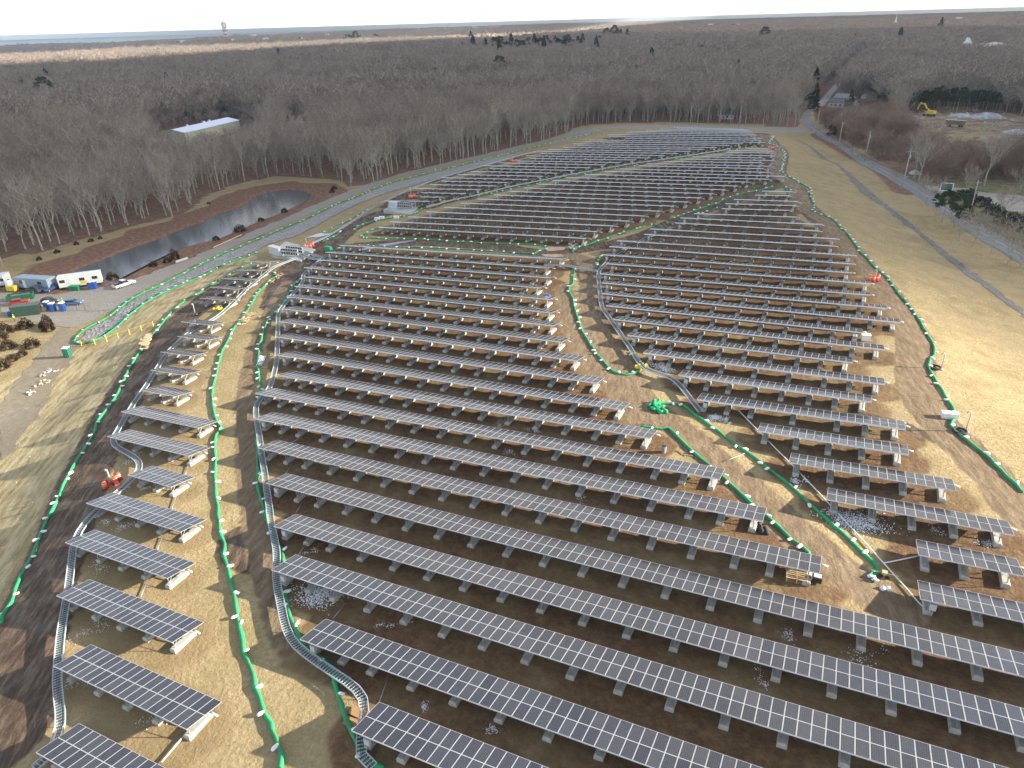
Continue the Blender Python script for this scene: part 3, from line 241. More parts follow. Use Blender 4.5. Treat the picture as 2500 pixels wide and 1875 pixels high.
276.66,-0.38),(-114.57,276.66,0.19),(-99.53,276.66,0.76),(-84.5,276.66,1.33),(-126.5,283.0,-0.26),(-111.09,283.0,0.33),(-95.68,283.0,0.91),(-80.27,283.0,1.49),(-131.22,289.34,-0.36),(-117.43,289.34,0.09),(-103.65,289.34,
0.54),(-89.86,289.34,0.98),(-76.07,289.34,1.43),(-127.02,295.68,-0.26),(-113.19,295.68,0.18),(-99.37,295.68,0.62),(-85.54,295.68,1.06),(-71.72,295.68,1.5),(-131.3,302.02,-0.42),(-118.59,302.02,-0.02),(-105.87,302.02,
0.39),(-93.15,302.02,0.79),(-80.44,302.02,1.19),(-67.72,302.02,1.6),(-128.35,308.35,-0.56),(-115.43,308.35,-0.13),(-102.51,308.35,0.31),(-89.59,308.35,0.74),(-76.67,308.35,1.17),(-63.76,308.35,1.6),(-123.69,314.69,
-0.33),(-110.89,314.69,0.07),(-98.08,314.69,0.47),(-85.28,314.69,0.87),(-72.47,314.69,1.27),(-59.67,314.69,1.67),(-119.32,321.03,-0.32),(-106.54,321.03,0.06),(-93.76,321.03,0.45),(-80.99,321.03,0.83),(-68.21,321.03,
1.21),(-55.43,321.03,1.59),(-123.67,327.37,-0.59),(-111.61,327.37,-0.19),(-99.54,327.37,0.21),(-87.47,327.37,0.61),(-75.4,327.37,1.01),(-63.34,327.37,1.41),(-51.27,327.37,1.81),(-120.02,333.71,-0.45),(-107.88,333.71,
-0.08),(-95.74,333.71,0.29),(-83.59,333.71,0.66),(-71.45,333.71,1.04),(-59.31,333.71,1.41),(-47.17,333.71,1.78),(-120.09,340.05,-0.46),(-106.47,340.05,-0.1),(-92.85,340.05,0.26),(-79.23,340.05,0.63),(-65.6,340.05,0.99),
(-51.98,340.05,1.35),(-38.36,340.05,1.71),(-104.4,346.39,0.05),(-91.68,346.39,0.37),(-78.95,346.39,0.69),(-66.23,346.39,1.01),(-53.51,346.39,1.32),(-40.79,346.39,1.64),(-114.05,352.73,-0.28),(-101.89,352.73,0.03),
(-89.74,352.73,0.34),(-77.58,352.73,0.65),(-65.43,352.73,0.96),(-53.27,352.73,1.27),(-41.11,352.73,1.58),(-117.06,359.07,-0.51),(-104.95,359.07,-0.14),(-92.83,359.07,0.22),(-80.72,359.07,0.58),(-68.6,359.07,0.95),
(-56.49,359.07,1.31),(-44.37,359.07,1.67),(-109.13,365.41,-0.19),(-96.43,365.41,0.13),(-83.73,365.41,0.45),(-71.02,365.41,0.77),(-58.32,365.41,1.09),(-45.62,365.41,1.41),(-109.19,371.75,-0.28),(-96.88,371.75,0.01),
(-84.57,371.75,0.29),(-72.26,371.75,0.58),(-59.95,371.75,0.87),(-47.64,371.75,1.15),(-102.37,378.09,-0.28),(-89.0,378.09,0.0),(-75.64,378.09,0.28),(-62.28,378.09,0.56),(-48.91,378.09,0.84),(-96.42,384.43,-0.33),(-81.27,
384.43,-0.08),(-66.13,384.43,0.18),(-50.98,384.43,0.43),(-89.22,390.76,-0.5),(-77.1,390.76,-0.39),(-64.98,390.76,-0.27),(-52.86,390.76,-0.16),(-92.57,397.1,-0.85),(-80.45,397.1,-0.83),(-68.33,397.1,-0.81),(-56.21,397.1,
-0.78),(-148.72,86.23,-7.6),(-152.2,86.74,-7.8),(-157.19,97.67,-7.6),(-164.21,114.55,-7.5),(-167.55,133.16,-7.4),(-171.34,157.94,-7.2),(-173.14,186.83,-6.8),(-175.99,218.71,-6.2),(-176.02,252.97,-5.4),(-166.79,282.16,
-4.6),(-157.29,314.4,-4.0),(-147.66,353.14,-3.6),(-138.36,402.66,-3.4),(-177.85,122.84,-8.2),(-178.49,142.81,-8.2),(-182.99,181.58,-8.1),(-189.21,235.82,-7.6),(-184.36,270.48,-6.6),(-170.56,316.23,-5.6),(-155.25,362.23,
-4.6),(-139.56,70.73,-8.2),(-126.64,58.25,-8.2),(-117.83,49.29,-8.2),(-146.58,81.33,-8.2),(-189.4,99.05,-8.2),(-209.28,104.8,-8.2),(-174.35,98.86,-8.2),(-175.41,111.16,-8.2),(-102.7,40.46,-7.2),(-112.36,50.19,-7.3),
(-123.77,62.73,-7.4),(-132.18,73.51,-7.5),(-86.62,31.42,-5.2),(-99.5,46.17,-5.0),(-115.13,63.05,-4.8),(-126.1,76.96,-5.2),(-153.63,107.71,-6.0),(-155.55,127.61,-5.6),(-156.19,146.84,-5.2),(-156.7,168.15,-4.9),(-162.81,
201.76,-4.4),(-162.84,225.05,-4.0),(-153.73,267.53,-3.4),(-144.2,324.84,-3.0),(-202.65,119.61,-8.6),(-208.42,147.23,-8.6),(-212.42,179.9,-8.6),(-224.68,219.1,-8.6),(-215.22,235.43,-8.6),(-195.01,198.52,-8.6),(-192.9,
158.95,-8.6),(-188.11,132.55,-8.6),(-236.37,120.96,-9.0),(-245.52,152.83,-9.0),(-240.19,186.16,-9.0),(-266.39,243.47,-9.0),(-240.29,270.56,-8.6),(-203.99,287.46,-7.6),(-186.24,316.27,-6.6),(-171.82,358.53,-5.6),(-143.97,
418.78,-3.6),(-102.02,440.68,-3.6),(-66.24,440.62,-3.6),(-28.37,436.67,-3.6),(-30.49,461.35,-3.6),(-12.52,397.38,-3.4),(6.14,335.24,-3.2),(21.96,288.3,-3.0),(31.23,251.5,-3.0),(43.45,215.66,-3.0),(-32.99,401.35,-3.2),
(-12.72,342.68,-2.8),(6.91,272.23,-2.4),(17.85,231.23,-2.2),(29.84,187.62,-2.2),(36.53,164.77,-2.2),(39.88,273.42,-3.4),(51.01,289.94,-3.4),(31.21,329.09,-3.4),(52.81,410.53,-3.4),(29.39,481.3,-3.4),(-16.15,994.53,-7.0),
(-98.64,638.14,-7.0),(-1.33,238.99,1.0),(10.13,191.94,1.1),(20.32,151.23,1.2),(25.99,126.03,1.2),(29.1,115.27,1.2),(-8.58,218.02,3.3),(4.65,179.53,3.4),(12.67,150.91,3.5),(17.19,125.73,3.5),(18.65,102.69,3.4),(21.19,
92.82,3.3),(24.63,85.35,3.2),(-60.0,0.0,-2.5),(-100.0,10.0,-7.0),(-160.0,20.0,-8.2),(-30.0,-10.0,1.0),(0.0,0.0,2.5),(30.0,10.0,3.3),(60.0,40.0,1.5),(90.0,60.0,-3.0),(120.0,150.0,-3.5),(-40.0,-60.0,-2.0),(30.0,-60.0,0.0),
(120.0,-40.0,-6.0),(-160.0,-60.0,-8.5),(-300.0,100.0,-8.8),(-400.0,200.0,-9.0),(-400.0,400.0,-9.0),(-300.0,500.0,-8.8),(-150.0,520.0,-7.0),(0.0,520.0,-6.0),(120.0,400.0,-5.0),(200.0,200.0,-5.0),(200.0,600.0,-6.5),
(-100.0,650.0,-8.0),(-350.0,650.0,-8.6),(350.0,400.0,-6.0),(60.0,85.0,2.0),(75.0,100.0,-1.5)]

# ---------------------------------------------------------------- terrain height (thin-plate spline through surveyed spot heights)
SPOT = np.array(SPOTS, float)
def _phi(r2): return 0.5 * r2 * np.log(r2 + 1e-9)
def _tps():
    P = SPOT[:, :2] / 100.0; n = len(P)
    K = _phi(((P[:, None] - P[None]) ** 2).sum(2)) + np.eye(n) * 0.0006
    Q = np.c_[np.ones(n), P]
    M = np.zeros((n + 3, n + 3)); M[:n, :n] = K; M[:n, n:] = Q; M[n:, :n] = Q.T
    return P, np.linalg.solve(M, np.r_[SPOT[:, 2], 0, 0, 0])
TP, TW = _tps()
def smooth(a, b, x):
    t = np.clip((x - a) / (b - a), 0, 1); return t * t * (3 - 2 * t)
def hills(x, y):
    r = np.hypot(x, y)
    h = 4.5 * np.sin(x / 310 + 1.3) * np.sin(y / 270 + .4) + 2.2 * np.sin(x / 130 + y / 170) + 3.5 * np.sin(x / 900 + y / 1300 + 2)
    return h * smooth(380, 900, r)
def ground_z(x, y):
    x = np.atleast_1d(np.asarray(x, float)); y = np.atleast_1d(np.asarray(y, float))
    base = -8.6 + hills(x, y) - (x * x + y * y) / 12.74e6
    out = base.copy()
    w = smooth(760, 520, y) * smooth(-560, -420, x) * smooth(420, 260, x) * smooth(-160, -60, y)
    m = w > 0
    if m.any():
        Q = np.c_[x[m], y[m]] / 100.0; z = np.empty(len(Q))
        for s in range(0, len(Q), 8000):
            q = Q[s:s + 8000]
            z[s:s + 8000] = _phi(((q[:, None] - TP[None]) ** 2).sum(2)) @ TW[:-3] + TW[-3] + q @ TW[-2:]
        out[m] = w[m] * z + (1 - w[m]) * base[m]
    return out
def gz(x, y): return float(ground_z(x, y)[0])

# ---------------------------------------------------------------- helpers
rng = np.random.default_rng(7); random.seed(7)
MATS = {}
def mat(name, col, rough=0.85, metal=0.0, var=0.0, scale=3.0, bump=0.0, bscale=8.0, col2=None, spec=0.4, obj=False):
    if name in MATS: return MATS[name]
    m = bpy.data.materials.new(name); m.use_nodes = True; nt = m.node_tree
    b = nt.nodes['Principled BSDF']; b.inputs['Roughness'].default_value = rough; b.inputs['Metallic'].default_value = metal
    b.inputs['Specular IOR Level'].default_value = spec
    b.inputs['Base Color'].default_value = (*col, 1)
    if var or col2:
        g = nt.nodes.new('ShaderNodeNewGeometry') if not obj else nt.nodes.new('ShaderNodeTexCoord')
        n = nt.nodes.new('ShaderNodeTexNoise'); n.inputs['Scale'].default_value = scale; n.inputs['Detail'].default_value = 5
        nt.links.new(g.outputs['Position'] if not obj else g.outputs['Object'], n.inputs['Vector'])
        r = nt.nodes.new('ShaderNodeValToRGB')
        c2 = col2 if col2 else tuple(c * (1 - var) for c in col); c1 = col if col2 else tuple(min(1, c * (1 + var)) for c in col)
        r.color_ramp.elements[0].position = 0.35; r.color_ramp.elements[1].position = 0.65
        r.color_ramp.elements[0].color = (*c2, 1); r.color_ramp.elements[1].color = (*c1, 1)
        nt.links.new(n.outputs['Fac'], r.inputs[0]); nt.links.new(r.outputs[0], b.inputs['Base Color'])
    if bump:
        g = nt.nodes.new('ShaderNodeNewGeometry'); n = nt.nodes.new('ShaderNodeTexNoise'); n.inputs['Scale'].default_value = bscale; n.inputs['Detail'].default_value = 6
        nt.links.new(g.outputs['Position'], n.inputs['Vector'])
        bu = nt.nodes.new('ShaderNodeBump'); bu.inputs['Strength'].default_value = 1; bu.inputs['Distance'].default_value = bump
        nt.links.new(n.outputs['Fac'], bu.inputs['Height']); nt.links.new(bu.outputs[0], b.inputs['Normal'])
    MATS[name] = m; return m
def tag(o, label=None, cat=None, group=None, kind=None):
    if label: o['label'] = label; nw_ = len(label.split()); (nw_ > 16 or nw_ < 4) and print('LABEL', nw_, label)
    if cat: o['category'] = cat
    if group: o['group'] = group
    if kind: o['kind'] = kind
    return o
class MB:
    """collects plain shapes and builds them as one mesh"""
    def __init__(s): s.v = []; s.f = []; s.mi = []; s.uv = {}
    def add(s, vs, fs, mi=0):
        k = len(s.v); s.v += [tuple(map(float, q)) for q in vs]
        s.f += [tuple(a + k for a in f) for f in fs]; s.mi += [mi] * len(fs); return s
    def box(s, c, d, rz=0.0, mi=0, taper=1.0, M=None):
        x, y, z = d[0] / 2, d[1] / 2, d[2] / 2; vs = []
        cr, sr = math.cos(rz), math.sin(rz)
        for dz, t in ((-z, 1.0), (z, taper)):
            for dx, dy in ((-x, -y), (x, -y), (x, y), (-x, y)):
                px, py = dx * t, dy * t; q = Vector((c[0] + px * cr - py * sr, c[1] + px * sr + py * cr, c[2] + dz))
                vs.append(M @ q if M else q)
        return s.add(vs, [(3, 2, 1, 0), (4, 5, 6, 7), (0, 1, 5, 4), (1, 2, 6, 5), (2, 3, 7, 6), (3, 0, 4, 7)], mi)
    def tube(s, pts, rad, n=6, mi=0, cap=True):
        pts = [Vector(p) for p in pts]; rs = rad if hasattr(rad, '__len__') else [rad] * len(pts); vs = []; fs = []
        ref = Vector((0.13, 0.21, 1)).normalized()
        for i, p in enumerate(pts):
            t = (pts[min(i + 1, len(pts) - 1)] - pts[max(i - 1, 0)])
            t = t.normalized() if t.length > 1e-9 else Vector((0, 0, 1))
            a = t.cross(ref); a = t.cross(Vector((1, 0, 0))) if a.length < 1e-3 else a; a.normalize(); b = t.cross(a)
            for k in range(n):
                an = 2 * math.pi * k / n; vs.append(p + a * (rs[i] * math.cos(an)) + b * (rs[i] * math.sin(an)))
        for i in range(len(pts) - 1):
            for k in range(n): fs.append((i * n + k, i * n + (k + 1) % n, (i + 1) * n + (k + 1) % n, (i + 1) * n + k))
        if cap: fs.append(tuple(range(n))[::-1]); fs.append(tuple((len(pts) - 1) * n + k for k in range(n)))
        return s.add(vs, fs, mi)
    def prism(s, prof, y0, y1, mi=0, axis='y'):
        n = len(prof); vs = []
        for y in (y0, y1):
            for a, b in prof: vs.append((a, y, b) if axis == 'y' else (y, a, b))
        return s.add(vs, [tuple(range(n)), tuple(range(2 * n - 1, n - 1, -1))] + [(i, n + i, n + (i + 1) % n, (i + 1) % n) for i in range(n)], mi)
    def mesh(s, name, mats, smooth=False):
        me = bpy.data.meshes.new(name); me.from_pydata(s.v, [], s.f)
        for m in (mats if isinstance(mats, (list, tuple)) else [mats]): me.materials.append(m)
        if any(s.mi): me.polygons.foreach_set('material_index', s.mi)
        if smooth: me.polygons.foreach_set('use_smooth', [True] * len(me.polygons))
        me.validate(); me.update(); return me
    def build(s, name, mats, parent=None, smooth=False, loc=None, rz=0.0):
        return put(name, s.mesh(name, mats, smooth), parent, loc, rz)
def put(name, me, parent=None, loc=None, rz=0.0):
    o = bpy.data.objects.new(name, me); COL.objects.link(o)
    if parent: o.parent = parent
    if loc is not None: o.location = loc
    o.rotation_euler.z = rz
    return o
def empty(name, loc, rz=0.0):
    o = bpy.data.objects.new(name, None); COL.objects.link(o); o.location = loc; o.rotation_euler.z = rz; o.empty_display_size = 0.5
    return o
def copy_tree(o, parent=None):
    c = o.copy(); COL.objects.link(c)
    if parent: c.parent = parent
    for ch in KIDS.get(o.name, []): copy_tree(ch, c)
    return c
KIDS = {}
def kids(o, lst): KIDS[o.name] = lst; return o
def P3(p, dz=0.0): return (p[0], p[1], gz(p[0], p[1]) + dz)
def inpoly(X, Y, poly):
    X = np.asarray(X, float); Y = np.asarray(Y, float); r = np.zeros(X.shape, bool); n = len(poly)
    for i in range(n):
        x1, y1 = poly[i]; x2, y2 = poly[(i + 1) % n]
        if y1 == y2: continue
        c = ((y1 > Y) != (y2 > Y)) & (X < (x2 - x1) * (Y - y1) / (y2 - y1) + x1); r ^= c
    return r
def dline(X, Y, pts, closed=False):
    pts = list(pts) + ([pts[0]] if closed else []); d = np.full(np.shape(X), 1e9)
    for (x1, y1), (x2, y2) in zip(pts[:-1], pts[1:]):
        L = (x2 - x1) ** 2 + (y2 - y1) ** 2 + 1e-9; t = np.clip(((X - x1) * (x2 - x1) + (Y - y1) * (y2 - y1)) / L, 0, 1)
        d = np.minimum(d, np.hypot(X - x1 - t * (x2 - x1), Y - y1 - t * (y2 - y1)))
    return d
def resample(pts, step, smoothing=True):
    P = np.array(pts, float)
    if smoothing and len(P) > 2:
        out = []
        for i in range(len(P) - 1):
            a = P[max(i - 1, 0)]; b = P[i]; c = P[i + 1]; e = P[min(i + 2, len(P) - 1)]
            n = max(1, int(np.hypot(*(c - b)) / step))
            for k in range(n):
                t = k / n; out.append(0.5 * ((2 * b) + (-a + c) * t + (2 * a - 5 * b + 4 * c - e) * t * t + (-a + 3 * b - 3 * c + e) * t ** 3))
        out.append(P[-1]); return np.array(out)
    s = np.r_[0, np.cumsum(np.hypot(*np.diff(P, axis=0).T))]; n = max(2, int(s[-1] / step) + 1); t = np.linspace(0, s[-1], n)
    return np.c_[np.interp(t, s, P[:, 0]), np.interp(t, s, P[:, 1])]
def noise2(x, y, s, seed=0):
    r = np.random.default_rng(seed); out = 0
    for k in range(6):
        a = r.uniform(0, 6.28); f = 2 * math.pi / s * r.uniform(.6, 1.7); out = out + np.sin((x * math.cos(a) + y * math.sin(a)) * f + r.uniform(0, 6.28) + 1.3 * np.sin((x * math.sin(a) - y * math.cos(a)) * f * .7))
    return out / 6
def drape(name, poly, off, m, res=3.0, jitter=0.0, label=None, kind='structure', flat=None, cat=None):
    B = resample(list(poly) + [poly[0]], res * .6, False)[:-1]
    if jitter: B = B + rng.normal(0, jitter, B.shape)
    x0, y0 = B.min(0); x1, y1 = B.max(0)
    X, Y = np.meshgrid(np.arange(x0, x1, res), np.arange(y0, y1, res)); X = X.ravel() + rng.uniform(-.2, .2, X.size) * res; Y = Y.ravel() + rng.uniform(-.2, .2, Y.size) * res
    k = inpoly(X, Y, [tuple(b) for b in B]); X, Y = X[k], Y[k]
    k = dline(X, Y, [tuple(b) for b in B], True) > res * .4 if len(X) < 60000 else slice(None)
    pts = [Vector(b) for b in B] + [Vector((a, b)) for a, b in zip(X[k], Y[k])]
    n = len(B); r = delaunay_2d_cdt(pts, [], [list(range(n))], 1, 1e-4)
    V = np.array([tuple(q) for q in r[0]]); Z = ground_z(V[:, 0], V[:, 1]) + off if flat is None else np.full(len(V), flat)
    me = bpy.data.meshes.new(name); me.from_pydata(np.c_[V, Z].tolist(), [], r[2]); me.materials.append(m); me.update()
    if me.polygons and me.polygons[0].normal.z < 0: me.flip_normals()
    o = put(name, me); tag(o, label, cat, None, kind); return o

# ---------------------------------------------------------------- ground
def ground_material():
    m = bpy.data.materials.new('ground'); m.use_nodes = True; nt = m.node_tree; N = nt.nodes; L = nt.links
    b = N['Principled BSDF']; b.inputs['Specular IOR Level'].default_value = 0.25
    geo = N.new('ShaderNodeNewGeometry')
    def nz(scale, det=5, stretch=None, rough=0.6):
        n = N.new('ShaderNodeTexNoise'); n.inputs['Scale'].default_value = scale; n.inputs['Detail'].default_value = det; n.inputs['Roughness'].default_value = rough
        if stretch:
            mp = N.new('ShaderNodeMapping'); mp.vector_type = 'TEXTURE'; mp.inputs['Scale'].default_value = (stretch[0], stretch[1], 1); mp.inputs['Rotation'].default_value = (0, 0, stretch[2])
            L.new(geo.outputs['Position'], mp.inputs[0]); L.new(mp.outputs[0], n.inputs['Vector'])
        else: L.new(geo.outputs['Position'], n.inputs['Vector'])
        return n.outputs['Fac']
    def ramp(src, *st):
        r = N.new('ShaderNodeValToRGB'); e = r.color_ramp.elements
        while len(e) < len(st): e.new(0.5)
        for i, (p, c) in enumerate(st): e[i].position = p; e[i].color = (*c, 1) if hasattr(c, '__len__') else (c, c, c, 1)
        L.new(src, r.inputs[0]); return r.outputs[0]
    def mix(f, a, c):
        x = N.new('ShaderNodeMix'); x.data_type = 'RGBA'
        if isinstance(f, (int, float)): x.inputs[0].default_value = f
        else: L.new(f, x.inputs[0])
        L.new(a, x.inputs[6]) if not isinstance(a, tuple) else setattr(x.inputs[6], 'default_value', (*a, 1))
        L.new(c, x.inputs[7]) if not isinstance(c, tuple) else setattr(x.inputs[7], 'default_value', (*c, 1))
        return x.outputs[2]
    def attr(nm): a = N.new('ShaderNodeAttribute'); a.attribute_name = nm; return a.outputs['Fac']
    def edge(nm, nsrc, lo=.42, hi=.58, amt=.55):
        ad = N.new('ShaderNodeMath'); ad.operation = 'MULTIPLY_ADD'; L.new(nsrc, ad.inputs[0]); ad.inputs[1].default_value = amt; ad.inputs[2].default_value = -amt / 2
        s = N.new('ShaderNodeMath'); s.operation = 'ADD'; L.new(attr(nm), s.inputs[0]); L.new(ad.outputs[0], s.inputs[1])
        mr = N.new('ShaderNodeMapRange'); mr.inputs[1].default_value = lo; mr.inputs[2].default_value = hi; mr.interpolation_type = 'SMOOTHSTEP'
        L.new(s.outputs[0], mr.inputs[0]); return mr.outputs[0]
    big = nz(.03); med = nz(.25, 6); fine = nz(2.2, 8, None, .7); fin2 = nz(6.0, 8, None, .75)
    straw = ramp(fine, (.3, (.21, .155, .072)), (.5, (.36, .27, .138)), (.7, (.50, .40, .235)))
    straw = mix(ramp(med, (.42, 0.0), (.66, .75)), straw, ramp(fin2, (.35, (.17, .13, .05)), (.65, (.31, .245, .11))))
    straw = mix(ramp(big, (.45, 0.0), (.62, .35)), straw, ramp(fin2, (.35, (.30, .22, .12)), (.65, (.45, .36, .21))))
    slope = ramp(nz(.9, 8, (4, 1, 2.1)), (.35, (.26, .20, .095)), (.5, (.42, .335, .18)), (.66, (.55, .46, .28)))
    col = mix(edge('slope', med), straw, slope)
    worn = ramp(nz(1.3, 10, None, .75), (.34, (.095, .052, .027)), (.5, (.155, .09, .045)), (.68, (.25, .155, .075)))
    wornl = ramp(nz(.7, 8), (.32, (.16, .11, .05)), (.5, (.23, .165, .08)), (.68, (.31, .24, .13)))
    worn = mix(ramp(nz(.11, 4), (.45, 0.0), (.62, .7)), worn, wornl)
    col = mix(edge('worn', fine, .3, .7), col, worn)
    streak = nz(1.5, 10, (5, 1, 2.1), .72)
    mud = ramp(streak, (.36, (.05, .032, .021)), (.5, (.10, .066, .044)), (.64, (.20, .14, .095)))
    col = mix(edge('mud', med, .38, .62, .7), col, mud)
    lite = ramp(nz(1.5, 10, (4.5, 1, 1.85), .74), (.33, (.12, .08, .047)), (.5, (.20, .142, .086)), (.68, (.31, .235, .145)))
    col = mix(edge('dirt', med, .38, .62, .7), col, lite)
    reed = ramp(nz(.8, 8, None, .7), (.33, (.12, .058, .038)), (.5, (.20, .105, .068)), (.68, (.32, .21, .12)))
    col = mix(edge('reed', fine, .35, .65), col, reed)
    wood = ramp(nz(.5, 8, None, .7), (.33, (.11, .062, .042)), (.5, (.19, .11, .075)), (.68, (.28, .18, .12)))
    col = mix(edge('wood', med, .4, .6), col, wood)
    sand = ramp(nz(.15, 8, None, .65), (.33, (.13, .09, .055)), (.5, (.25, .18, .11)), (.68, (.40, .31, .21)))
    col = mix(edge('sand', med, .35, .65, .9), col, sand)
    lawn = ramp(nz(.3, 6), (.33, (.11, .115, .05)), (.5, (.18, .165, .075)), (.68, (.26, .22, .12)))
    col = mix(edge('lawn', med), col, lawn)
    L.new(col, b.inputs['Base Color'])
    ro = N.new('ShaderNodeMapRange'); L.new(nz(.35, 4), ro.inputs[0]); ro.inputs[1].default_value = .4; ro.inputs[2].default_value = .62; ro.inputs[3].default_value = .95; ro.inputs[4].default_value = .5
    mm = N.new('ShaderNodeMix'); L.new(edge('mud', med), mm.inputs[0]); mm.inputs[2].default_value = .95; L.new(ro.outputs[0], mm.inputs[3]); L.new(mm.outputs[0], b.inputs['Roughness'])
    bu = N.new('ShaderNodeBump'); bu.inputs['Strength'].default_value = .9; bu.inputs['Distance'].default_value = .22; L.new(fine, bu.inputs['Height'])
    L.new(bu.outputs[0], b.inputs['Normal'])
    return m
def spread(a, b, step, far, growth):
    xs = list(np.arange(a, b + .01, step)); s = step; x = xs[-1]
    while x < far: s *= growth; x += s; xs.append(x)
    s = step; x = a; lo = []
    while x > -far: s *= growth; x -= s; lo.append(x)
    return np.array(lo[::-1] + xs)
XS = spread(-230, 62, 1.3, 32000, 1.09); YS = spread(6, 345, 1.3, 32000, 1.09)
YS = YS[YS > -3000]
GX, GY = np.meshgrid(XS, YS); gx, gy = GX.ravel(), GY.ravel()
ZG = ground_z(gx, gy)
dp = np.where(inpoly(gx, gy, AREAS['pond']), -1.0, 1.0) * np.minimum(dline(gx, gy, AREAS['pond'], True), 50)
near_pond = (gx < -120) & (gy > 60) & (gy < 280)
ZG = np.where(near_pond, ZG + (-8.45 - ZG) * smooth(7, 2, dp) - 2.0 * smooth(2.2, -1.6, dp), ZG)
# ruts along the dirt tracks
def trackmask(names, soft=1.2):
    o = np.zeros(gx.shape)
    for nme in names:
        pts, wd = MUD[nme]; d = dline(gx, gy, resample(pts, 4.0).tolist()); o = np.maximum(o, smooth(wd + soft, wd - soft, d))
    return o
A_mud = trackmask(['left_track', 'aisle', 'pad', 'pad_two', 'patch', 'far_edge', 'right_upper', 'corridor_mud', 'mud_spot', 'mud_two', 'mud_three'])
A_dirt = trackmask(['right_track', 'corridor', 'corridor_left', 'strip'])
me = bpy.data.meshes.new('ground'); nx, ny = len(XS), len(YS)
ii = np.arange(nx * ny).reshape(ny, nx); fq = np.stack([ii[:-1, :-1], ii[:-1, 1:], ii[1:, 1:], ii[1:, :-1]], -1).reshape(-1, 4)
me.vertices.add(nx * ny); me.vertices.foreach_set('co', np.c_[gx, gy, ZG].ravel())
me.loops.add(fq.size); me.loops.foreach_set('vertex_index', fq.ravel().astype(np.int32))
me.polygons.add(len(fq)); me.polygons.foreach_set('loop_start', np.arange(0, fq.size, 4, dtype=np.int32))
me.update(calc_edges=True); me.polygons.foreach_set('use_smooth', [True] * len(fq)); me.validate()
far_r = np.hypot(gx, gy)
clear = inpoly(gx, gy, CLEAR) | ((gx > -240) & (gx < 100) & (gy < 130) & (gy > -90))
wood = np.where(clear | inpoly(gx, gy, QCLEAR), 0.0, 1.0)
# ground inside the racks is worn brown
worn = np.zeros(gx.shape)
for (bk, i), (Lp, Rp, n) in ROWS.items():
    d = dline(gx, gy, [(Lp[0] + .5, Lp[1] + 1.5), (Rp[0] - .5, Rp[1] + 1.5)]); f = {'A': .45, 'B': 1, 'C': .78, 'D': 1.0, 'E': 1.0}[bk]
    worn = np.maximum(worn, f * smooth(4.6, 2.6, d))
dS = dline(gx, gy, SOCKS['left_edge'])
slope = smooth(0, 4, dS) * (gx < -60) * inpoly(gx, gy, SOCKS['left_edge'] + [SOCKS['swale_inner'][-1]] + SOCKS['swale_inner'][::-1] + [(-150, 60), (-120, -60), (-50, -60)]).astype(float)
reed = smooth(21, 12, dp + 5 * noise2(gx, gy, 22, 8)) * near_pond
rd = dline(gx, gy, [AREAS['right_ditch'][i] for i in range(10)])
reed = np.maximum(reed, .8 * smooth(9, 2, dline(gx, gy, [((a[0] + 1.5), a[1] + 2) for a in POINTS['pole'][3:7]] )))
reed = np.maximum(reed, .42 * inpoly(gx, gy, THICKET))
sand = inpoly(gx, gy, QCLEAR).astype(float) * smooth(-.25, .35, noise2(gx, gy, 45, 5) + .25)
lawn = inpoly(gx, gy, [(AREAS['driveway'][0][0] - 6, AREAS['driveway'][0][1] + 12), (80, 330), (160, 330), (160, 180), (44, 200)]).astype(float)
sand = np.maximum(sand, 0.0)
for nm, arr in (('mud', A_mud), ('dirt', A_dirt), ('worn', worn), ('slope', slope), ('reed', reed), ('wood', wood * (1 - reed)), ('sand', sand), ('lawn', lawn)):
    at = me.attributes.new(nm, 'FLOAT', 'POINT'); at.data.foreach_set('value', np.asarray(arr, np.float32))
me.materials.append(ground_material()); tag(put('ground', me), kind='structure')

# ---------------------------------------------------------------- roads, water, sheets lying on the ground
def rocky(name, c1, c2, c3, sc, bump, rough=.9):
    m = bpy.data.materials.new(name); m.use_nodes = True; nt = m.node_tree; b = nt.nodes['Principled BSDF']; b.inputs['Roughness'].default_value = rough; b.inputs['Specular IOR Level'].default_value = .3
    g = nt.nodes.new('ShaderNodeNewGeometry'); v = nt.nodes.new('ShaderNodeTexVoronoi'); v.inputs['Scale'].default_value = sc; nt.links.new(g.outputs['Position'], v.inputs['Vector'])
    n = nt.nodes.new('ShaderNodeTexNoise'); n.inputs['Scale'].default_value = .12; n.inputs['Detail'].default_value = 8; nt.links.new(g.outputs['Position'], n.inputs['Vector'])
    r = nt.nodes.new('ShaderNodeValToRGB'); r.color_ramp.elements[0].color = (*c1, 1); r.color_ramp.elements[1].color = (*c2, 1)
    nt.links.new(v.outputs['Color'], r.inputs[0]); x = nt.nodes.new('ShaderNodeMix'); x.data_type = 'RGBA'
    r2 = nt.nodes.new('ShaderNodeValToRGB'); r2.color_ramp.elements[0].position = .42; r2.color_ramp.elements[1].position = .64; nt.links.new(n.outputs['Fac'], r2.inputs[0])
    nt.links.new(r2.outputs[0], x.inputs[0]); nt.links.new(r.outputs[0], x.inputs[6]); x.inputs[7].default_value = (*c3, 1); nt.links.new(x.outputs[2], b.inputs['Base Color'])
    bu = nt.nodes.new('ShaderNodeBump'); bu.inputs['Distance'].default_value = bump; nt.links.new(v.outputs['Distance'], bu.inputs['Height']); nt.links.new(bu.outputs[0], b.inputs['Normal'])
    return m
M_gravel = rocky('gravel_road', (.22, .20, .17), (.37, .345, .30), (.29, .255, .205), 3.0, .03)
M_riprap = rocky('riprap', (.16, .155, .15), (.46, .45, .43), (.29, .275, .25), 1.5, .25)
M_ditch = rocky('ditch_stone', (.11, .11, .11), (.25, .25, .25), (.17, .15, .12), 1.6, .15)
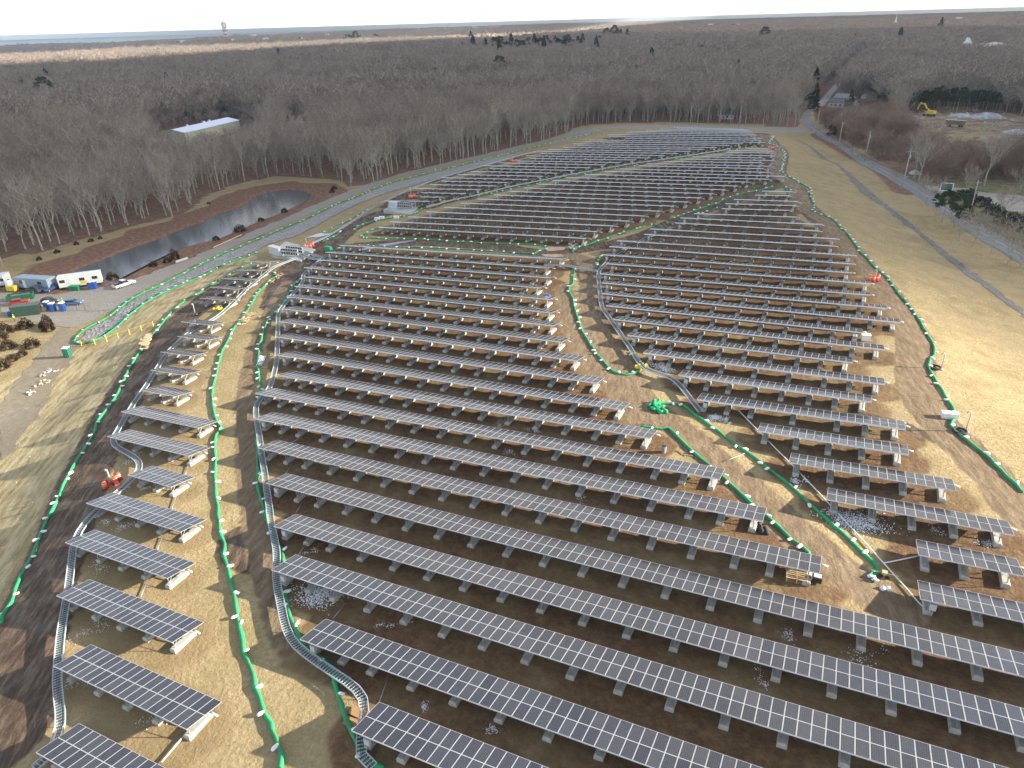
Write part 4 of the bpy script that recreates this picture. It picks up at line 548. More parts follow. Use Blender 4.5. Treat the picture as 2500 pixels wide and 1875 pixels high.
drape('gravel_road', AREAS['gravel_road'], .07, M_gravel, 4, .5)
drape('dirt_road', AREAS['track_left'], .05, rocky('dirt_road', (.20, .165, .115), (.32, .27, .195), (.25, .205, .14), 1.3, .03), 3, .4)
drape('riprap_swale', AREAS['riprap'], .14, M_riprap, 2.2, .45)
drape('drainage_ditch', AREAS['right_ditch'], .06, M_ditch, 3, .3)
drape('paved_road', AREAS['paved_road'], .07, mat('asphalt', (.19, .20, .215), .8, var=.12, scale=.4), 4, .05)
rg = np.array(ROADGAP); tg = (rg[-1] - rg[1]) / np.hypot(*(rg[-1] - rg[1])); nr_ = np.array([-tg[1], tg[0]]) * 2.8
drape('far_road', [tuple(q + nr_) for q in rg[1:]] + [tuple(q - nr_) for q in rg[:0:-1]], .3, mat('asphalt_pale', (.30, .30, .31), .8), 14)
drape('driveway', AREAS['driveway'], .05, mat('driveway', (.36, .31, .26), .9, var=.12, scale=.3), 4, .3)
for k in ('access_pad_one', 'access_pad_two'):
    drape('sand_pad', AREAS[k], .08, mat('tan_pad', (.40, .30, .21), .9, var=.15, scale=.8), 2, .2)
wm = bpy.data.materials.new('pond_water'); wm.use_nodes = True; b = wm.node_tree.nodes['Principled BSDF']
b.inputs['Base Color'].default_value = (.07, .078, .088, 1); b.inputs['Roughness'].default_value = .09; b.inputs['Specular IOR Level'].default_value = .5
n_ = wm.node_tree.nodes.new('ShaderNodeTexNoise'); n_.inputs['Scale'].default_value = 1.2; bu = wm.node_tree.nodes.new('ShaderNodeBump'); bu.inputs['Distance'].default_value = .018
g_ = wm.node_tree.nodes.new('ShaderNodeNewGeometry'); wm.node_tree.links.new(g_.outputs['Position'], n_.inputs['Vector']); wm.node_tree.links.new(n_.outputs['Fac'], bu.inputs['Height']); wm.node_tree.links.new(bu.outputs[0], b.inputs['Normal'])
pc = np.mean(AREAS['pond'], 0)
drape('pond', [tuple(pc + (np.array(q) - pc) * 1.06) for q in AREAS['pond']], 0, wm, 8, flat=-8.85)
sm = bpy.data.materials.new('sea_water'); sm.use_nodes = True; b = sm.node_tree.nodes['Principled BSDF']; b.inputs['Base Color'].default_value = (.07, .15, .22, 1); b.inputs['Roughness'].default_value = .35
cst = [c for c in COAST]
poly = cst + [(c[0] / math.hypot(*c) * 30500, c[1] / math.hypot(*c) * 30500) for c in cst[::-1]]
sv = []; sf = []; ns_ = 60
for i, c in enumerate(cst):
    r0 = math.hypot(*c)
    for k in range(ns_ + 1):
        r1 = r0 + (31000 - r0) * (k / ns_); x, y = c[0] / r0 * r1, c[1] / r0 * r1; sv.append((x, y, -8.6 - (x * x + y * y) / 12.74e6 + 5.5))
for i in range(len(cst) - 1):
    for k in range(ns_): a = i * (ns_ + 1) + k; sf.append((a, a + 1, a + ns_ + 2, a + ns_ + 1))
mb = MB(); mb.add(sv, sf); o = mb.build('sea', sm); tag(o, kind='structure')
if o.data.polygons[0].normal.z < 0: o.data.flip_normals()
# yellow double line along the paved road
side = AREAS['paved_road']; cl = [((side[i][0] + side[21 - i][0]) / 2, (side[i][1] + side[21 - i][1]) / 2) for i in range(1, 11)] if False else None
ctr = [(a, b) for a, b in zip(AREAS['paved_road'][1:12], AREAS['paved_road'][12:23][::-1])]
cl = [((a[0] + b[0]) / 2, (a[1] + b[1]) / 2) for a, b in ctr]
for s_ in (-.17, .17):
    c = resample(cl, 3.0); t = np.gradient(c, axis=0); t /= np.hypot(*t.T)[:, None]; nrm = np.c_[-t[:, 1], t[:, 0]]
    a = c + nrm * (s_ - .07); d = c + nrm * (s_ + .07); V = np.r_[a, d]; Zl = ground_z(V[:, 0], V[:, 1]) + .1; k = len(c)
    mb = MB(); mb.add(np.c_[V, Zl].tolist(), [(i, i + 1, k + i + 1, k + i) for i in range(k - 1)]); tag(mb.build('road_line', mat('yellow_paint', (.6, .42, .08), .7)), kind='structure')

# ---------------------------------------------------------------- solar racks
W = 1.01; SL = 3.6966; TILT = 0.20977; CT, ST = math.cos(TILT), math.sin(TILT)
M_frame = mat('module_frame', (.66, .67, .69), .35, .55)
def cell_material():
    m = bpy.data.materials.new('solar_cells'); m.use_nodes = True; nt = m.node_tree; N = nt.nodes; L = nt.links; b = N['Principled BSDF']
    uv = N.new('ShaderNodeTexCoord'); sp = N.new('ShaderNodeSeparateXYZ'); L.new(uv.outputs['UV'], sp.inputs[0])
    def m1(op, a, c=None, d=None):
        x = N.new('ShaderNodeMath'); x.operation = op
        for i, q in enumerate((a, c, d)):
            if q is None: continue
            x.inputs[i].default_value = q if isinstance(q, (int, float)) else 0
            if not isinstance(q, (int, float)): L.new(q, x.inputs[i])
        return x.outputs[0]
    fu = m1('ABSOLUTE', m1('SUBTRACT', m1('FRACT', m1('MULTIPLY', sp.outputs[0], 6.0)), .5)); fv = m1('ABSOLUTE', m1('SUBTRACT', m1('FRACT', m1('MULTIPLY', sp.outputs[1], 12.0)), .5))
    line = m1('MAXIMUM', m1('GREATER_THAN', fu, .482), m1('GREATER_THAN', fv, .47)); dia = m1('GREATER_THAN', m1('ADD', fu, fv), .925)
    mk = m1('MAXIMUM', line, dia)
    oi = N.new('ShaderNodeObjectInfo'); r = N.new('ShaderNodeValToRGB'); r.color_ramp.elements[0].color = (.016, .019, .030, 1); r.color_ramp.elements[1].color = (.040, .043, .056, 1); L.new(oi.outputs['Random'], r.inputs[0])
    x = N.new('ShaderNodeMix'); x.data_type = 'RGBA'; L.new(mk, x.inputs[0]); L.new(r.outputs[0], x.inputs[6]); x.inputs[7].default_value = (.19, .19, .20, 1)
    L.new(x.outputs[2], b.inputs['Base Color']); b.inputs['Roughness'].default_value = .14; b.inputs['Specular IOR Level'].default_value = .42
    b.inputs['Coat Weight'].default_value = .0; b.inputs['Coat Roughness'].default_value = .08
    return m
M_cell = cell_material()
M_alu = mat('bright_aluminium', (.66, .69, .75), .5, .15)
M_conc = mat('ballast_concrete', (.41, .40, .36), .9, var=.16, scale=1.7, bump=.01)
M_galv = mat('galvanised_steel', (.36, .38, .40), .5, .6, var=.12, scale=4)
M_box = mat('grey_enclosure', (.55, .57, .58), .5, 0, var=.06)
M_white = mat('white_plastic', (.78, .78, .76), .6, var=.05)
M_back = mat('module_backsheet', (.10, .10, .11), .7)
def module_geo(mb, x0, row, uvs):
    w0, l0 = .99, 1.83; xa = x0 + .01; ya = row * (SL / 2) + .01; t = .038; fr = .028
    z0 = -t
    vs = [(xa, ya, z0), (xa + w0, ya, z0), (xa + w0, ya + l0, z0), (xa, ya + l0, z0), (xa, ya, 0), (xa + w0, ya, 0), (xa + w0, ya + l0, 0), (xa, ya + l0, 0),
          (xa + fr, ya + fr, -.003), (xa + w0 - fr, ya + fr, -.003), (xa + w0 - fr, ya + l0 - fr, -.003), (xa + fr, ya + l0 - fr, -.003)]
    k = len(mb.f)
    mb.add(vs, [(0, 1, 5, 4), (1, 2, 6, 5), (2, 3, 7, 6), (3, 0, 4, 7), (4, 5, 9, 8), (5, 6, 10, 9), (6, 7, 11, 10), (7, 4, 8, 11)], 0)
    mb.add([vs[i] for i in (3, 2, 1, 0)], [(0, 1, 2, 3)], 2)
    uvs[len(mb.f)] = [(0, 0), (1, 0), (1, 1), (0, 1)]
    mb.add([vs[i] for i in (8, 9, 10, 11)], [(0, 1, 2, 3)], 1)
def module_mesh(name, cells):
    mb = MB(); uvs = {}
    for x0, r_ in cells: module_geo(mb, x0, r_, uvs)
    me = bpy.data.meshes.new(name); me.from_pydata(mb.v, [], mb.f); [me.materials.append(q) for q in (M_frame, M_cell, M_back)]
    me.polygons.foreach_set('material_index', mb.mi); ul = me.uv_layers.new(name='UVMap')
    for fi, c in uvs.items():
        p = me.polygons[fi]
        for j, li in enumerate(p.loop_indices): ul.data[li].uv = c[j]
    me.update(); return me
ME_mod = module_mesh('solar_module', [(0, 0)]); ME_table = module_mesh('panel_table', [(c * W, r_) for c in range(9) for r_ in (0, 1)])
down = Vector((0, ST, -CT))            # straight down in a rack's own axes
mb = MB(); mb.tube([(0, .12, -.14), (0, SL - .1, -.14)], .055, 4)
def post(mb, y, ln, r=.05): p = Vector((0, y, -.14)); mb.tube([p, p + down * ln], r, 4)
post(mb, .62, 1.50); post(mb, 2.75, 1.02); p = Vector((0, 1.55, -.14)); mb.tube([Vector((0, .62, -.14)) + down * 1.25, p], .032, 4); mb.tube([Vector((0, 2.75, -.14)) + down * .8, Vector((0, 2.0, -.14))], .03, 4)
ME_leg = mb.mesh('support_frame', M_galv)
mb = MB(); bw, bl, bh = .39, 1.33, .50
mb.add([(-bw, -bl, 0), (bw, -bl, 0), (bw, bl, 0), (-bw, bl, 0), (-bw, -bl, bh * .72), (bw, -bl, bh * .72), (bw, bl, bh * .72), (-bw, bl, bh * .72), (-bw * .78, -bl + .1, bh), (bw * .78, -bl + .1, bh), (bw * .78, bl - .1, bh), (-bw * .78, bl - .1, bh)],
       [(3, 2, 1, 0), (0, 1, 5, 4), (1, 2, 6, 5), (2, 3, 7, 6), (3, 0, 4, 7), (4, 5, 9, 8), (5, 6, 10, 9), (6, 7, 11, 10), (7, 4, 8, 11), (8, 9, 10, 11)])
ME_block = mb.mesh('ballast_block', M_conc)
mb.mi = [0] * len(mb.mi); mb.tube([(0, -1.1, 0.45), (0, -1.1, 1.78)], .045, 4, 1); mb.tube([(0, 1.0, .45), (0, 1.0, 1.33)], .06, 4, 1); mb.tube([(0, -1.1, .6), (0, -.1, 1.6)], .04, 4, 1)
ME_blockpost = mb.mesh('ballast_block', [M_conc, M_galv])
mb = MB(); mb.box((0, 0, 0), (.55, .28, .72)).box((0, -.15, .02), (.47, .03, .62)).tube([(.12, .05, -.35), (.12, .05, -.95)], .03, 5).tube([(-.12, .05, -.35), (-.12, .05, -.95)], .03, 5)
ME_comb = mb.mesh('combiner_box', M_box)
mb = MB(); mb.tube([(-.35, 0, 0), (.25, 0, 0), (.62, 0, -.07)], .085, 7); ME_stub = mb.mesh('end_pipe', M_white, True)
def block_x(n, Lr):
    if n <= 9: return [1.0, Lr / 2, Lr - 1.0]
    if n <= 18: return list(np.linspace(1.0, Lr - 1.0, 5))
    a = [1.0, 4.3, 7.6]; c = [Lr - 8.0, Lr - 4.5, Lr - 1.0]; k = max(1, round((c[0] - a[2]) / 4.55)); return a + list(np.linspace(a[2], c[0], k + 1)[1:-1]) + c
ORD = ['nearest', 'second', 'third', 'fourth', 'fifth', 'sixth', 'seventh', 'eighth', 'ninth', 'tenth', 'eleventh', 'twelfth', 'thirteenth', 'fourteenth', 'fifteenth', 'sixteenth', 'seventeenth', 'eighteenth', 'nineteenth', 'twentieth', 'twenty-first', 'twenty-second', 'twenty-third', 'twenty-fourth', 'twenty-fifth', 'twenty-sixth', 'twenty-seventh', 'twenty-eighth', 'twenty-ninth', 'thirtieth', 'thirty-first', 'farthest']
BN = {'A': ('the narrow left strip', 'short racks of the left strip'), 'B': ('the big centre block', 'long racks of the centre block'), 'C': ('the right-hand block', 'racks of the right-hand block'),
      'D': ('the block behind the aisle', 'racks of the middle block'), 'E': ('the far block', 'racks of the far block')}
LOOK = {'A': 'short solar rack', 'B': 'long solar rack', 'C': 'solar rack', 'D': 'edge-on solar rack', 'E': 'distant solar rack'}
PSUB = {}
for (bk, i), (Lp, Rp, n) in ROWS.items():
    Lv, Rv = Vector(Lp), Vector(Rp); Lr = (Rv - Lv).length; u = (Rv - Lv) / Lr; s0 = Vector((0, CT, -ST)); s_ = (s0 - u * s0.dot(u)).normalized(); nn = u.cross(s_)
    RM = Matrix(((u.x, s_.x, nn.x, Lv.x), (u.y, s_.y, nn.y, Lv.y), (u.z, s_.z, nn.z, Lv.z), (0, 0, 0, 1)))
    base = Vector(P3((Lv.x, Lv.y + 1.8))); root = empty('solar_rack', base)
    o_ = ORD[i - 1] if not (bk == 'E' and i == 32) else 'farthest'
    tag(root, f"{LOOK[bk]} {n} panels long, {o_}{'' if o_ in ('nearest', 'farthest') else ' from the camera'} in {BN[bk][0]}", 'solar rack', BN[bk][1])
    T0 = Matrix.Translation(-base); kx = Lr / (n * W)
    def place(name, me_, M, kx_=1.0):
        c = bpy.data.objects.new(name, me_); COL.objects.link(c); c.parent = root; c.matrix_basis = T0 @ M @ Matrix.Diagonal((kx_, 1, 1, 1)); return c
    detail = bk == 'A' or (bk in 'BC' and i <= 10)
    if detail:
        cols = sorted(range(n), key=lambda c: (RM @ Vector((c * W * kx, 1.8, 0)) - Vector((0, 0, CAM_Z))).length)
        nearc, rest = cols[:50], cols[50:]
        for c in sorted(nearc):
            for r_ in (0, 1): place('solar_module', ME_mod, RM @ Matrix.Translation((c * W * kx, r_ * SL / 2, 0)), kx)
        if rest: place('solar_module', module_mesh('solar_module', [(q * W, r_) for q in sorted(rest) for r_ in (0, 1)]), RM, kx)['kind'] = 'stuff'
    else:
        for t in range(n // 9): place('panel_table', ME_table, RM @ Matrix.Translation((t * 9 * W * kx, 0, 0)), kx)
    for dy, hh_, rm in ((.035, .06 if bk == 'A' or (bk == 'B' and i < 7) or (bk == 'C' and i < 5) else (.13 if bk == 'B' else .17), M_alu), (.75, .09, M_galv), (2.75, .09, M_galv)):
        mb = MB(); mb.box((Lr / 2, dy, -.042 - hh_ / 2), (Lr - .02, .06, hh_)); place('front_rail' if dy < .1 else 'rail', mb.mesh('rail', rm), RM)
    full = bk in 'ABC'
    for x in block_x(n, Lr):
        q = RM @ Vector((x, SL / 2 - .22, 0)); zz = gz(q.x, q.y); slp = gz(q.x, q.y + 1.2) - gz(q.x, q.y - 1.2)
        RX = Matrix.Rotation(math.atan(slp / 2.4), 4, 'X')
        place('ballast_block', ME_block if full else ME_blockpost, Matrix.Translation((q.x, q.y, zz - .04)) @ RX)
        if full: place('support_frame', ME_leg, RM @ Matrix.Translation((x, 0, 0)))
    if (bk == 'B' and i not in (6, 8, 9, 18)) or (bk == 'C' and i not in (2, 3, 4, 5, 11)) or (bk in 'DE' and i % 2 == 0 and i < 24):
        xx = 1.25 if bk != 'E' else Lr - 1.25; q = RM @ Vector((xx, .25, 0)); place('combiner_box', ME_comb, Matrix.Translation((q.x, q.y, gz(q.x, q.y) + 1.15)))
    if bk in 'ABCD':
        q = RM @ Vector((Lr + .05, 2.55, -.3)); place('end_pipe', ME_stub, Matrix.Translation(q))

# ---------------------------------------------------------------- cable trays, conduits
M_cable = mat('green_cable', (.03, .09, .07), .6, var=.3, scale=1.2)
M_tray = mat('tray_steel', (.50, .53, .58), .5, .3)
TLAB = {'near': 'long galvanised cable tray bending along the left ends of the big centre block', 'link_one': 'short tray from the long centre tray to the near inverter pad, lower branch', 'link_two': 'short tray from the long centre tray to the near inverter pad, upper branch',
        'left': 'cable tray running up the narrow left strip beside the dirt track', 'centre': 'cable tray along the left ends of the right-hand block', 'crossing': 'tray crossing the corridor between centre and right-hand blocks',
        'upper_long': 'pale straight tray between the middle block and the far block', 'upper_left': 'straight tray on the left edge of the far block'}
def offset(c, d):
    t = np.gradient(c, axis=0); t /= np.hypot(*t.T)[:, None] + 1e-9; return c + np.c_[-t[:, 1], t[:, 0]] * d
for nme, pts in TRAYS.items():
    far = nme.startswith('upper'); step = .8 if far else .35; c = resample(pts, 1.5, False); 
    ker = np.array([1, 2, 3, 2, 1]) / 9.0; cc = c.copy()
    for k in (0, 1): cc[2:-2, k] = np.convolve(c[:, k], ker, 'valid')
    c = resample(cc, step, False); z = ground_z(c[:, 0], c[:, 1]); z = np.convolve(np.pad(z, 6, 'edge'), np.ones(13) / 13, 'valid') + .72; wd = .36 if not far else .3
    root = empty('cable_tray', (c[0][0], c[0][1], z[0] - .72)); tag(root, TLAB[nme], 'cable tray', 'cable trays on the solar field'); T = -Vector(root.location)
    for sd in (-1, 1):
        e = offset(c, sd * wd); k = len(e); V = np.r_[np.c_[e, z + .10], np.c_[e, z - .09], np.c_[offset(c, sd * (wd + .06)), z - .09], np.c_[offset(c, sd * (wd + .06)), z + .10]]
        f = [(i + a * k, i + 1 + a * k, i + 1 + b_ * k, i + b_ * k) for i in range(k - 1) for a, b_ in ((0, 1), (1, 2), (2, 3), (3, 0))]
        mb = MB(); mb.add(V + np.array(T), f); mb.build('side_rail', M_tray, root)
    a, b_ = offset(c, -wd), offset(c, wd); mb = MB()
    for i in range(0, len(c)):
        p, q = Vector((*a[i], z[i])) + T, Vector((*b_[i], z[i])) + T; t = (q - p).cross(Vector((0, 0, 1))).normalized() * .06
        mb.add([p - t, p + t, q + t, q - t], [(0, 1, 2, 3)])
    mb.build('rungs', M_tray, root)
    mb = MB()
    for s_ in (-.17, -.05, .08): mb.tube([(x, y, zz + .03 - .72 * 0) for x, y, zz in np.c_[offset(c, s_), z - .05]][::2] if len(c) > 6 else [(x, y, zz) for x, y, zz in np.c_[offset(c, s_), z - .02]], .045, 4)
    mb.v = [tuple(Vector(v) + T) for v in mb.v]; mb.build('green_cables', M_cable, root)
    st = max(1, int(3.2 / step)); mb = MB(); first = None
    for i in range(st // 2, len(c), st):
        x, y = c[i]; zg = gz(x, y)
        if first is None:
            m2 = MB(); m2.box((0, 0, .32), (.05, .05, .64)).box((0, 0, .03), (.5, .3, .06)).box((0, 0, .62), (.75, .06, .05)); first = m2.mesh('tray_foot', M_galv)
        fo = bpy.data.objects.new('tray_foot', first); COL.objects.link(fo); fo.parent = root; fo.location = Vector((x, y, zg)) + T
CLAB = {'diagonal': 'long thin white conduit slanting along the left ends of the nearest right-hand racks', 'branch': 'white conduit branching to the second right-hand rack'}
for nme, pts in CONDUITS.items():
    c = resample(pts, 1.0, False); mb = MB(); r_ = .07 if nme in ('diagonal', 'branch', 'strip_one') else .045
    mb.tube([(x, y, z + .18) for x, y, z in np.c_[c, ground_z(c[:, 0], c[:, 1])]], r_, 6)
    lab = CLAB.get(nme) or ('loose white pipe lying across the muddy corridor' if nme == 'loose' else ('pale conduit on the ground, link %s between racks of the left strip' % nme.split('_')[1] if nme.startswith('strip') else 'thin grey conduit on the ground, link %s from the near end of the centre block' % nme.split('_')[1]))
    tag(mb.build('conduit', M_white if r_ > .05 else M_galv, smooth=True), lab, 'conduit', 'ground conduits between the racks')
# ---------------------------------------------------------------- green erosion socks and white sandbags
M_sock = mat('green_sock', (.018, .35, .135), .85, col2=(.035, .21, .095), scale=.5, bump=.02, bscale=5)
SLAB = {'left_edge': 'green sock on the far left edge, beside the dirt track', 'strip_edge': 'green sock between the left strip and the centre block', 'tray_side_near': 'green sock under the bent tray at the nearest centre racks', 'tray_side_middle': 'green sock left of the centre tray, middle stretch', 'tray_side_far': 'green sock left of the centre tray, far stretch', 'swale_outer': 'green sock between gravel road and stone swale', 'swale_inner': 'green sock on the inner side of the swale', 'inverter_slope': 'thin green sock on grass above the near inverter pad', 'double_pile': 'bundled green sock by the near inverter pad', 'middle_upper': 'green sock along the pale tray behind the middle block', 'far_upper': 'green sock at the top end of the pale tray', 'middle_loop': 'green sock looping in the grassy aisle', 'aisle_left': 'green sock beside the right ends of the middle block', 'aisle_short': 'short green sock end at the aisle mouth', 'aisle_right': 'green sock rising along the far right aisle', 'right_edge': 'green sock along the right edge of the mound', 'centre_loop': 'green sock with a U-shaped bend in the corridor', 'centre_short': 'short bent green sock above the corridor', 'lower_right': 'green sock slanting down the corridor to a hook', 'lower_left': 'green sock along the right ends of lower centre racks', 'hidden_thin': 'thin green sock half hidden behind right-hand racks'}
bags = []
for nme, pts in SOCKS.items():
    c = resample(pts, 1.1); c = c + np.cumsum(rng.normal(0, .02, c.shape), 0) * .25 + rng.normal(0, .05, c.shape)
    r_ = .21 if nme not in ('inverter_slope', 'hidden_thin') else .14; z = ground_z(c[:, 0], c[:, 1]) + r_ * .55
    if nme == 'swale_outer' or nme == 'swale_inner': z += .1
    mb = MB(); mb.tube(np.c_[c, z].tolist(), (r_ * (1 + .16 * np.sin(np.arange(len(c)) * 1.7) + rng.normal(0, .06, len(c)))).tolist(), 8)
    tag(mb.build('erosion_sock', M_sock, smooth=True), 'long ' + SLAB[nme], 'erosion sock', 'green socks laid on the ground')
    s = np.r_[0, np.cumsum(np.hypot(*np.diff(c, axis=0).T))]; p = 1.5
    while p < s[-1]:
        i = int(np.searchsorted(s, p)); i = min(i, len(c) - 2); t = c[i + 1] - c[i]; t /= np.hypot(*t) + 1e-9; sd = rng.choice([-1, 1]); 
        q = c[i] + np.array([-t[1], t[0]]) * sd * .28; bags.append((q[0], q[1], z[i] + .12, math.atan2(t[1], t[0]) + math.pi / 2 + rng.normal(0, .5), nme)); p += rng.choice([rng.uniform(1.8, 3.2), rng.uniform(2.8, 5.2)])
def bag_mesh():
    bm = bmesh.new(); bmesh.ops.create_icosphere(bm, subdivisions=2, radius=1)
    for v in bm.verts:
        x, y, z = v.co; v.co = Vector((.42 * math.copysign(abs(x) ** .7, x), .21 * math.copysign(abs(y) ** .75, y), .17 * z + .03 * math.sin(5 * x)))
    m = bpy.data.meshes.new('sandbag'); bm.to_mesh(m); bm.free(); m.materials.append(mat('white_sandbag', (.80, .80, .77), .7)); m.polygons.foreach_set('use_smooth', [True] * len(m.polygons)); return m
BM = bag_mesh(); bags.sort(key=lambda b: b[0] ** 2 + b[1] ** 2)
for b_ in bags[:300]:
    o = put('sandbag', BM, None, b_[:3], b_[3]); o.rotation_euler.x = rng.normal(0, .25); sc = rng.uniform(.72, 1.1); o.scale = (sc, sc, sc)
    tag(o, 'white sandbag on the ' + SLAB[b_[4]], 'sandbag', 'sandbags on the ' + SLAB[b_[4]])
V0 = np.array([v.co[:] for v in BM.vertices]); F0 = [tuple(p.vertices) for p in BM.polygons]; mb = MB()
for b_ in bags[300:]:
    cr, sr = math.cos(b_[3]), math.sin(b_[3]); mb.add(np.c_[V0[:, 0] * cr - V0[:, 1] * sr + b_[0], V0[:, 0] * sr + V0[:, 1] * cr + b_[1], V0[:, 2] + b_[2]].tolist(), F0)
tag(mb.build('sandbag', BM.materials[0], smooth=True), 'farthest white sandbags on the far green socks', 'sandbags', kind='stuff')
# heap of bunched sock
mb = MB()
for k in range(9):
    q = POINTS['heap'][k % 4]; a = rng.uniform(0, 3.1); L_ = rng.uniform(1.2, 2.4); pts = []
    for t in np.linspace(-1, 1, 7): x = q[0] + math.cos(a) * t * L_ * .6 + rng.normal(0, .12); y = q[1] + math.sin(a) * t * L_ * .6 + .3 * math.sin(t * 4 + k); pts.append((x, y, gz(x, y) + .2 + .12 * (k % 3)))
    mb.tube(pts, .24, 7)
tag(mb.build('sock_heap', M_sock, smooth=True), 'tangled heap of green sock on bare mud in the corridor', 'sock heap')

# ---------------------------------------------------------------- snow patches and stones
M_snow = mat('old_snow', (.86, .88, .92), .8, var=.08, scale=5)
def flakes(center, rad, n, rmin, rmax, name, m, thick=.03, aniso=1.8, ang=None, filt=None):
    mb = MB(); cx, cy = center; ang = rng.uniform(0, 3.1) if ang is None else ang; cl = rng.normal(0, rad * .45, (max(3, n // 25), 2))
    for k in range(n):
        c0 = cl[rng.integers(len(cl))] * .8; dx, dy = c0 + rng.normal(0, rad * .2, 2); dx *= 1.0; dy /= aniso
        x = cx + dx * math.cos(ang) - dy * math.sin(ang); y = cy + dx * math.sin(ang) + dy * math.cos(ang)
        r0 = rng.uniform(rmin, rmax) * (1.3 if rng.random() < .15 else .8); ns = 6; a0 = rng.uniform(0, 6.28); rr = r0 * rng.uniform(.5, 1.2, ns); z = gz(x, y)
        top = [(x + rr[j] * math.cos(a0 + j * 6.283 / ns) * .8, y + rr[j] * .7 * math.sin(a0 + j * 6.283 / ns), z + thick) for j in range(ns)]
        bot = [(x + (px - x) * 1.25, y + (py - y) * 1.25, z - .04) for px, py, _ in top]
        mb.add(top + bot, [tuple(range(ns))] + [(j, j + ns, (j + 1) % ns + ns, (j + 1) % ns) for j in range(ns)])
    return mb.build(name, m)
wl = ['left of the second nearest centre rack, the largest patch', '', '']
for k, (c, rad, dens) in enumerate(SNOW):
    side = 'left strip' if c[0] < -42 and c[1] < 75 else ('right-hand block' if c[0] > -25 and c[1] > 55 else 'centre block')
    o = flakes(c, rad, int(25 + (900 if dens > .8 else 330) * dens * (rad / 3)), .02, .10 if dens > .5 else .06, 'snow_patch', M_snow, .05)
    sz = 'large bright' if dens > .85 else ('scattered' if dens < .3 else 'small')
    o.location = (0, 0, 0); tag(o, f"{sz} patch of old snow flecks about {int(math.hypot(c[0], c[1]))} m out, by the {side}", 'snow', 'snow patches between the racks', 'stuff')
ST_PTS = []
for poly, n, rr in ((SOCKS['left_edge'][:22] + [(-150, 95), (-160, 60), (-120, 20), (-70, 10)], 1100, (.03, .10)), (SOCKS['right_edge'][18:] + [AREAS['right_ditch'][8], AREAS['right_ditch'][5], AREAS['right_ditch'][3]], 260, (.04, .12)), (AREAS['riprap'], 900, (.1, .32)), (AREAS['quarry'], 120, (.4, 1.4))):
    P = np.array(poly); x0, y0 = P.min(0); x1, y1 = P.max(0); got = 0; pts = []
    while got < n:
        X = rng.uniform(x0, x1, n * 3); Y = rng.uniform(y0, y1, n * 3); k = inpoly(X, Y, poly) & (noise2(X, Y, 14, 3) > -.15 + rng.normal(0, .2, X.size)); pts += list(zip(X[k], Y[k])); got = len(pts)
    ST_PTS.append((np.array(pts[:n]), rr))
for (pts, rr), nm, lb, mt in zip(ST_PTS, ('loose_stones', 'loose_stones', 'riprap_stones', 'quarry_stones'), ('pale stones scattered on the left grass slope', 'pale specks of stone on the right grass slope', 'grey boulders heaped in the swale', 'boulders strewn on the sand pit floor'), ((.42, .40, .34), (.5, .49, .45), (.3, .3, .3), (.4, .37, .33))):
    mb = MB(); Z = ground_z(pts[:, 0], pts[:, 1]); oct_ = np.array([(1, 0, 0), (0, 1, 0), (-1, 0, 0), (0, -1, 0), (0, 0, 1), (0, 0, -1)], float)
    for (x, y), z in zip(pts, Z):
        r0 = rng.uniform(*rr); v = oct_ * r0 * rng.uniform(.6, 1.3, (6, 1)) * np.array([1, 1, .7]); a = rng.uniform(0, 6); v = np.c_[v[:, 0] * math.cos(a) - v[:, 1] * math.sin(a), v[:, 0] * math.sin(a) + v[:, 1] * math.cos(a), v[:, 2]] + np.array([x, y, z + r0 * .2])
        mb.add(v.tolist(), [(0, 1, 4), (1, 2, 4), (2, 3, 4), (3, 0, 4), (1, 0, 5), (2, 1, 5), (3, 2, 5), (0, 3, 5)])
    tag(mb.build(nm, mat(nm, mt, .9, var=.3, scale=.8)), lb, 'stones', kind='stuff')

# ---------------------------------------------------------------- vent pipes, drums, inverters, site clutter
M_dark = mat('dark_rubber', (.03, .03, .032), .8); M_glass = mat('dark_glass', (.03, .04, .05), .1, spec=.6)
M_orange = mat('orange_plastic', (.80, .09, .02), .6); M_yellow = mat('yellow_paint_bright', (.75, .5, .03), .6)
M_woodp = mat('pale_timber', (.52, .38, .22), .8, var=.2, scale=3)
def vent(p, h, lab):
    r0 = empty('vent_pipe', P3(p)); tag(r0, lab, 'vent pipe', 'gooseneck vent pipes')
    mb = MB(); mb.tube([(0, 0, 0), (0, 0, h - .3), (-.05, 0, h - .1), (-.22, 0, h), (-.42, 0, h - .08), (-.46, 0, h - .3)], .09, 8); mb.build('pipe', mat('pipe_grey', (.55, .55, .53), .6), r0, True)
    mb = MB(); mb.tube([(0, 0, -.1), (0, 0, .12)], .45, 12); mb.build('collar', M_conc, r0)
vent(POINTS['vent1'][0], 2.3, 'white gooseneck vent pipe among orange drums in the left strip'); vent(POINTS['vent2'][0], 2.6, 'grey gooseneck vent pipe in the black ring at the gap of the left strip'); vent(POINTS['vent3'][0], 3.1, 'tall grey vent pipe on the near right slope'); vent(POINTS['vent4'][0], 2.8, 'second vent pipe on the right slope, by the muddy track')
vent(POINTS['vent5'][0], 2.4, 'vent pipe with orange drums by the right track'); vent(POINTS['vent6'][0], 2.6, 'far vent pipe beside the right track bend'); vent(POINTS['vent8'][0], 3.0, 'vent pipe with orange drums above the far inverter pad'); vent(POINTS['vent9'][0], 2.6, 'vent pipe by orange drums on the left of the far block'); vent(POINTS['vent10'][0], 2.6, 'vent pipe beside the near inverter pad')
for p in POINTS['vent_far']: vent(p, 2.4, 'thin vent pipe on the grass left of the far tray, %d m out' % int(math.hypot(*p)))
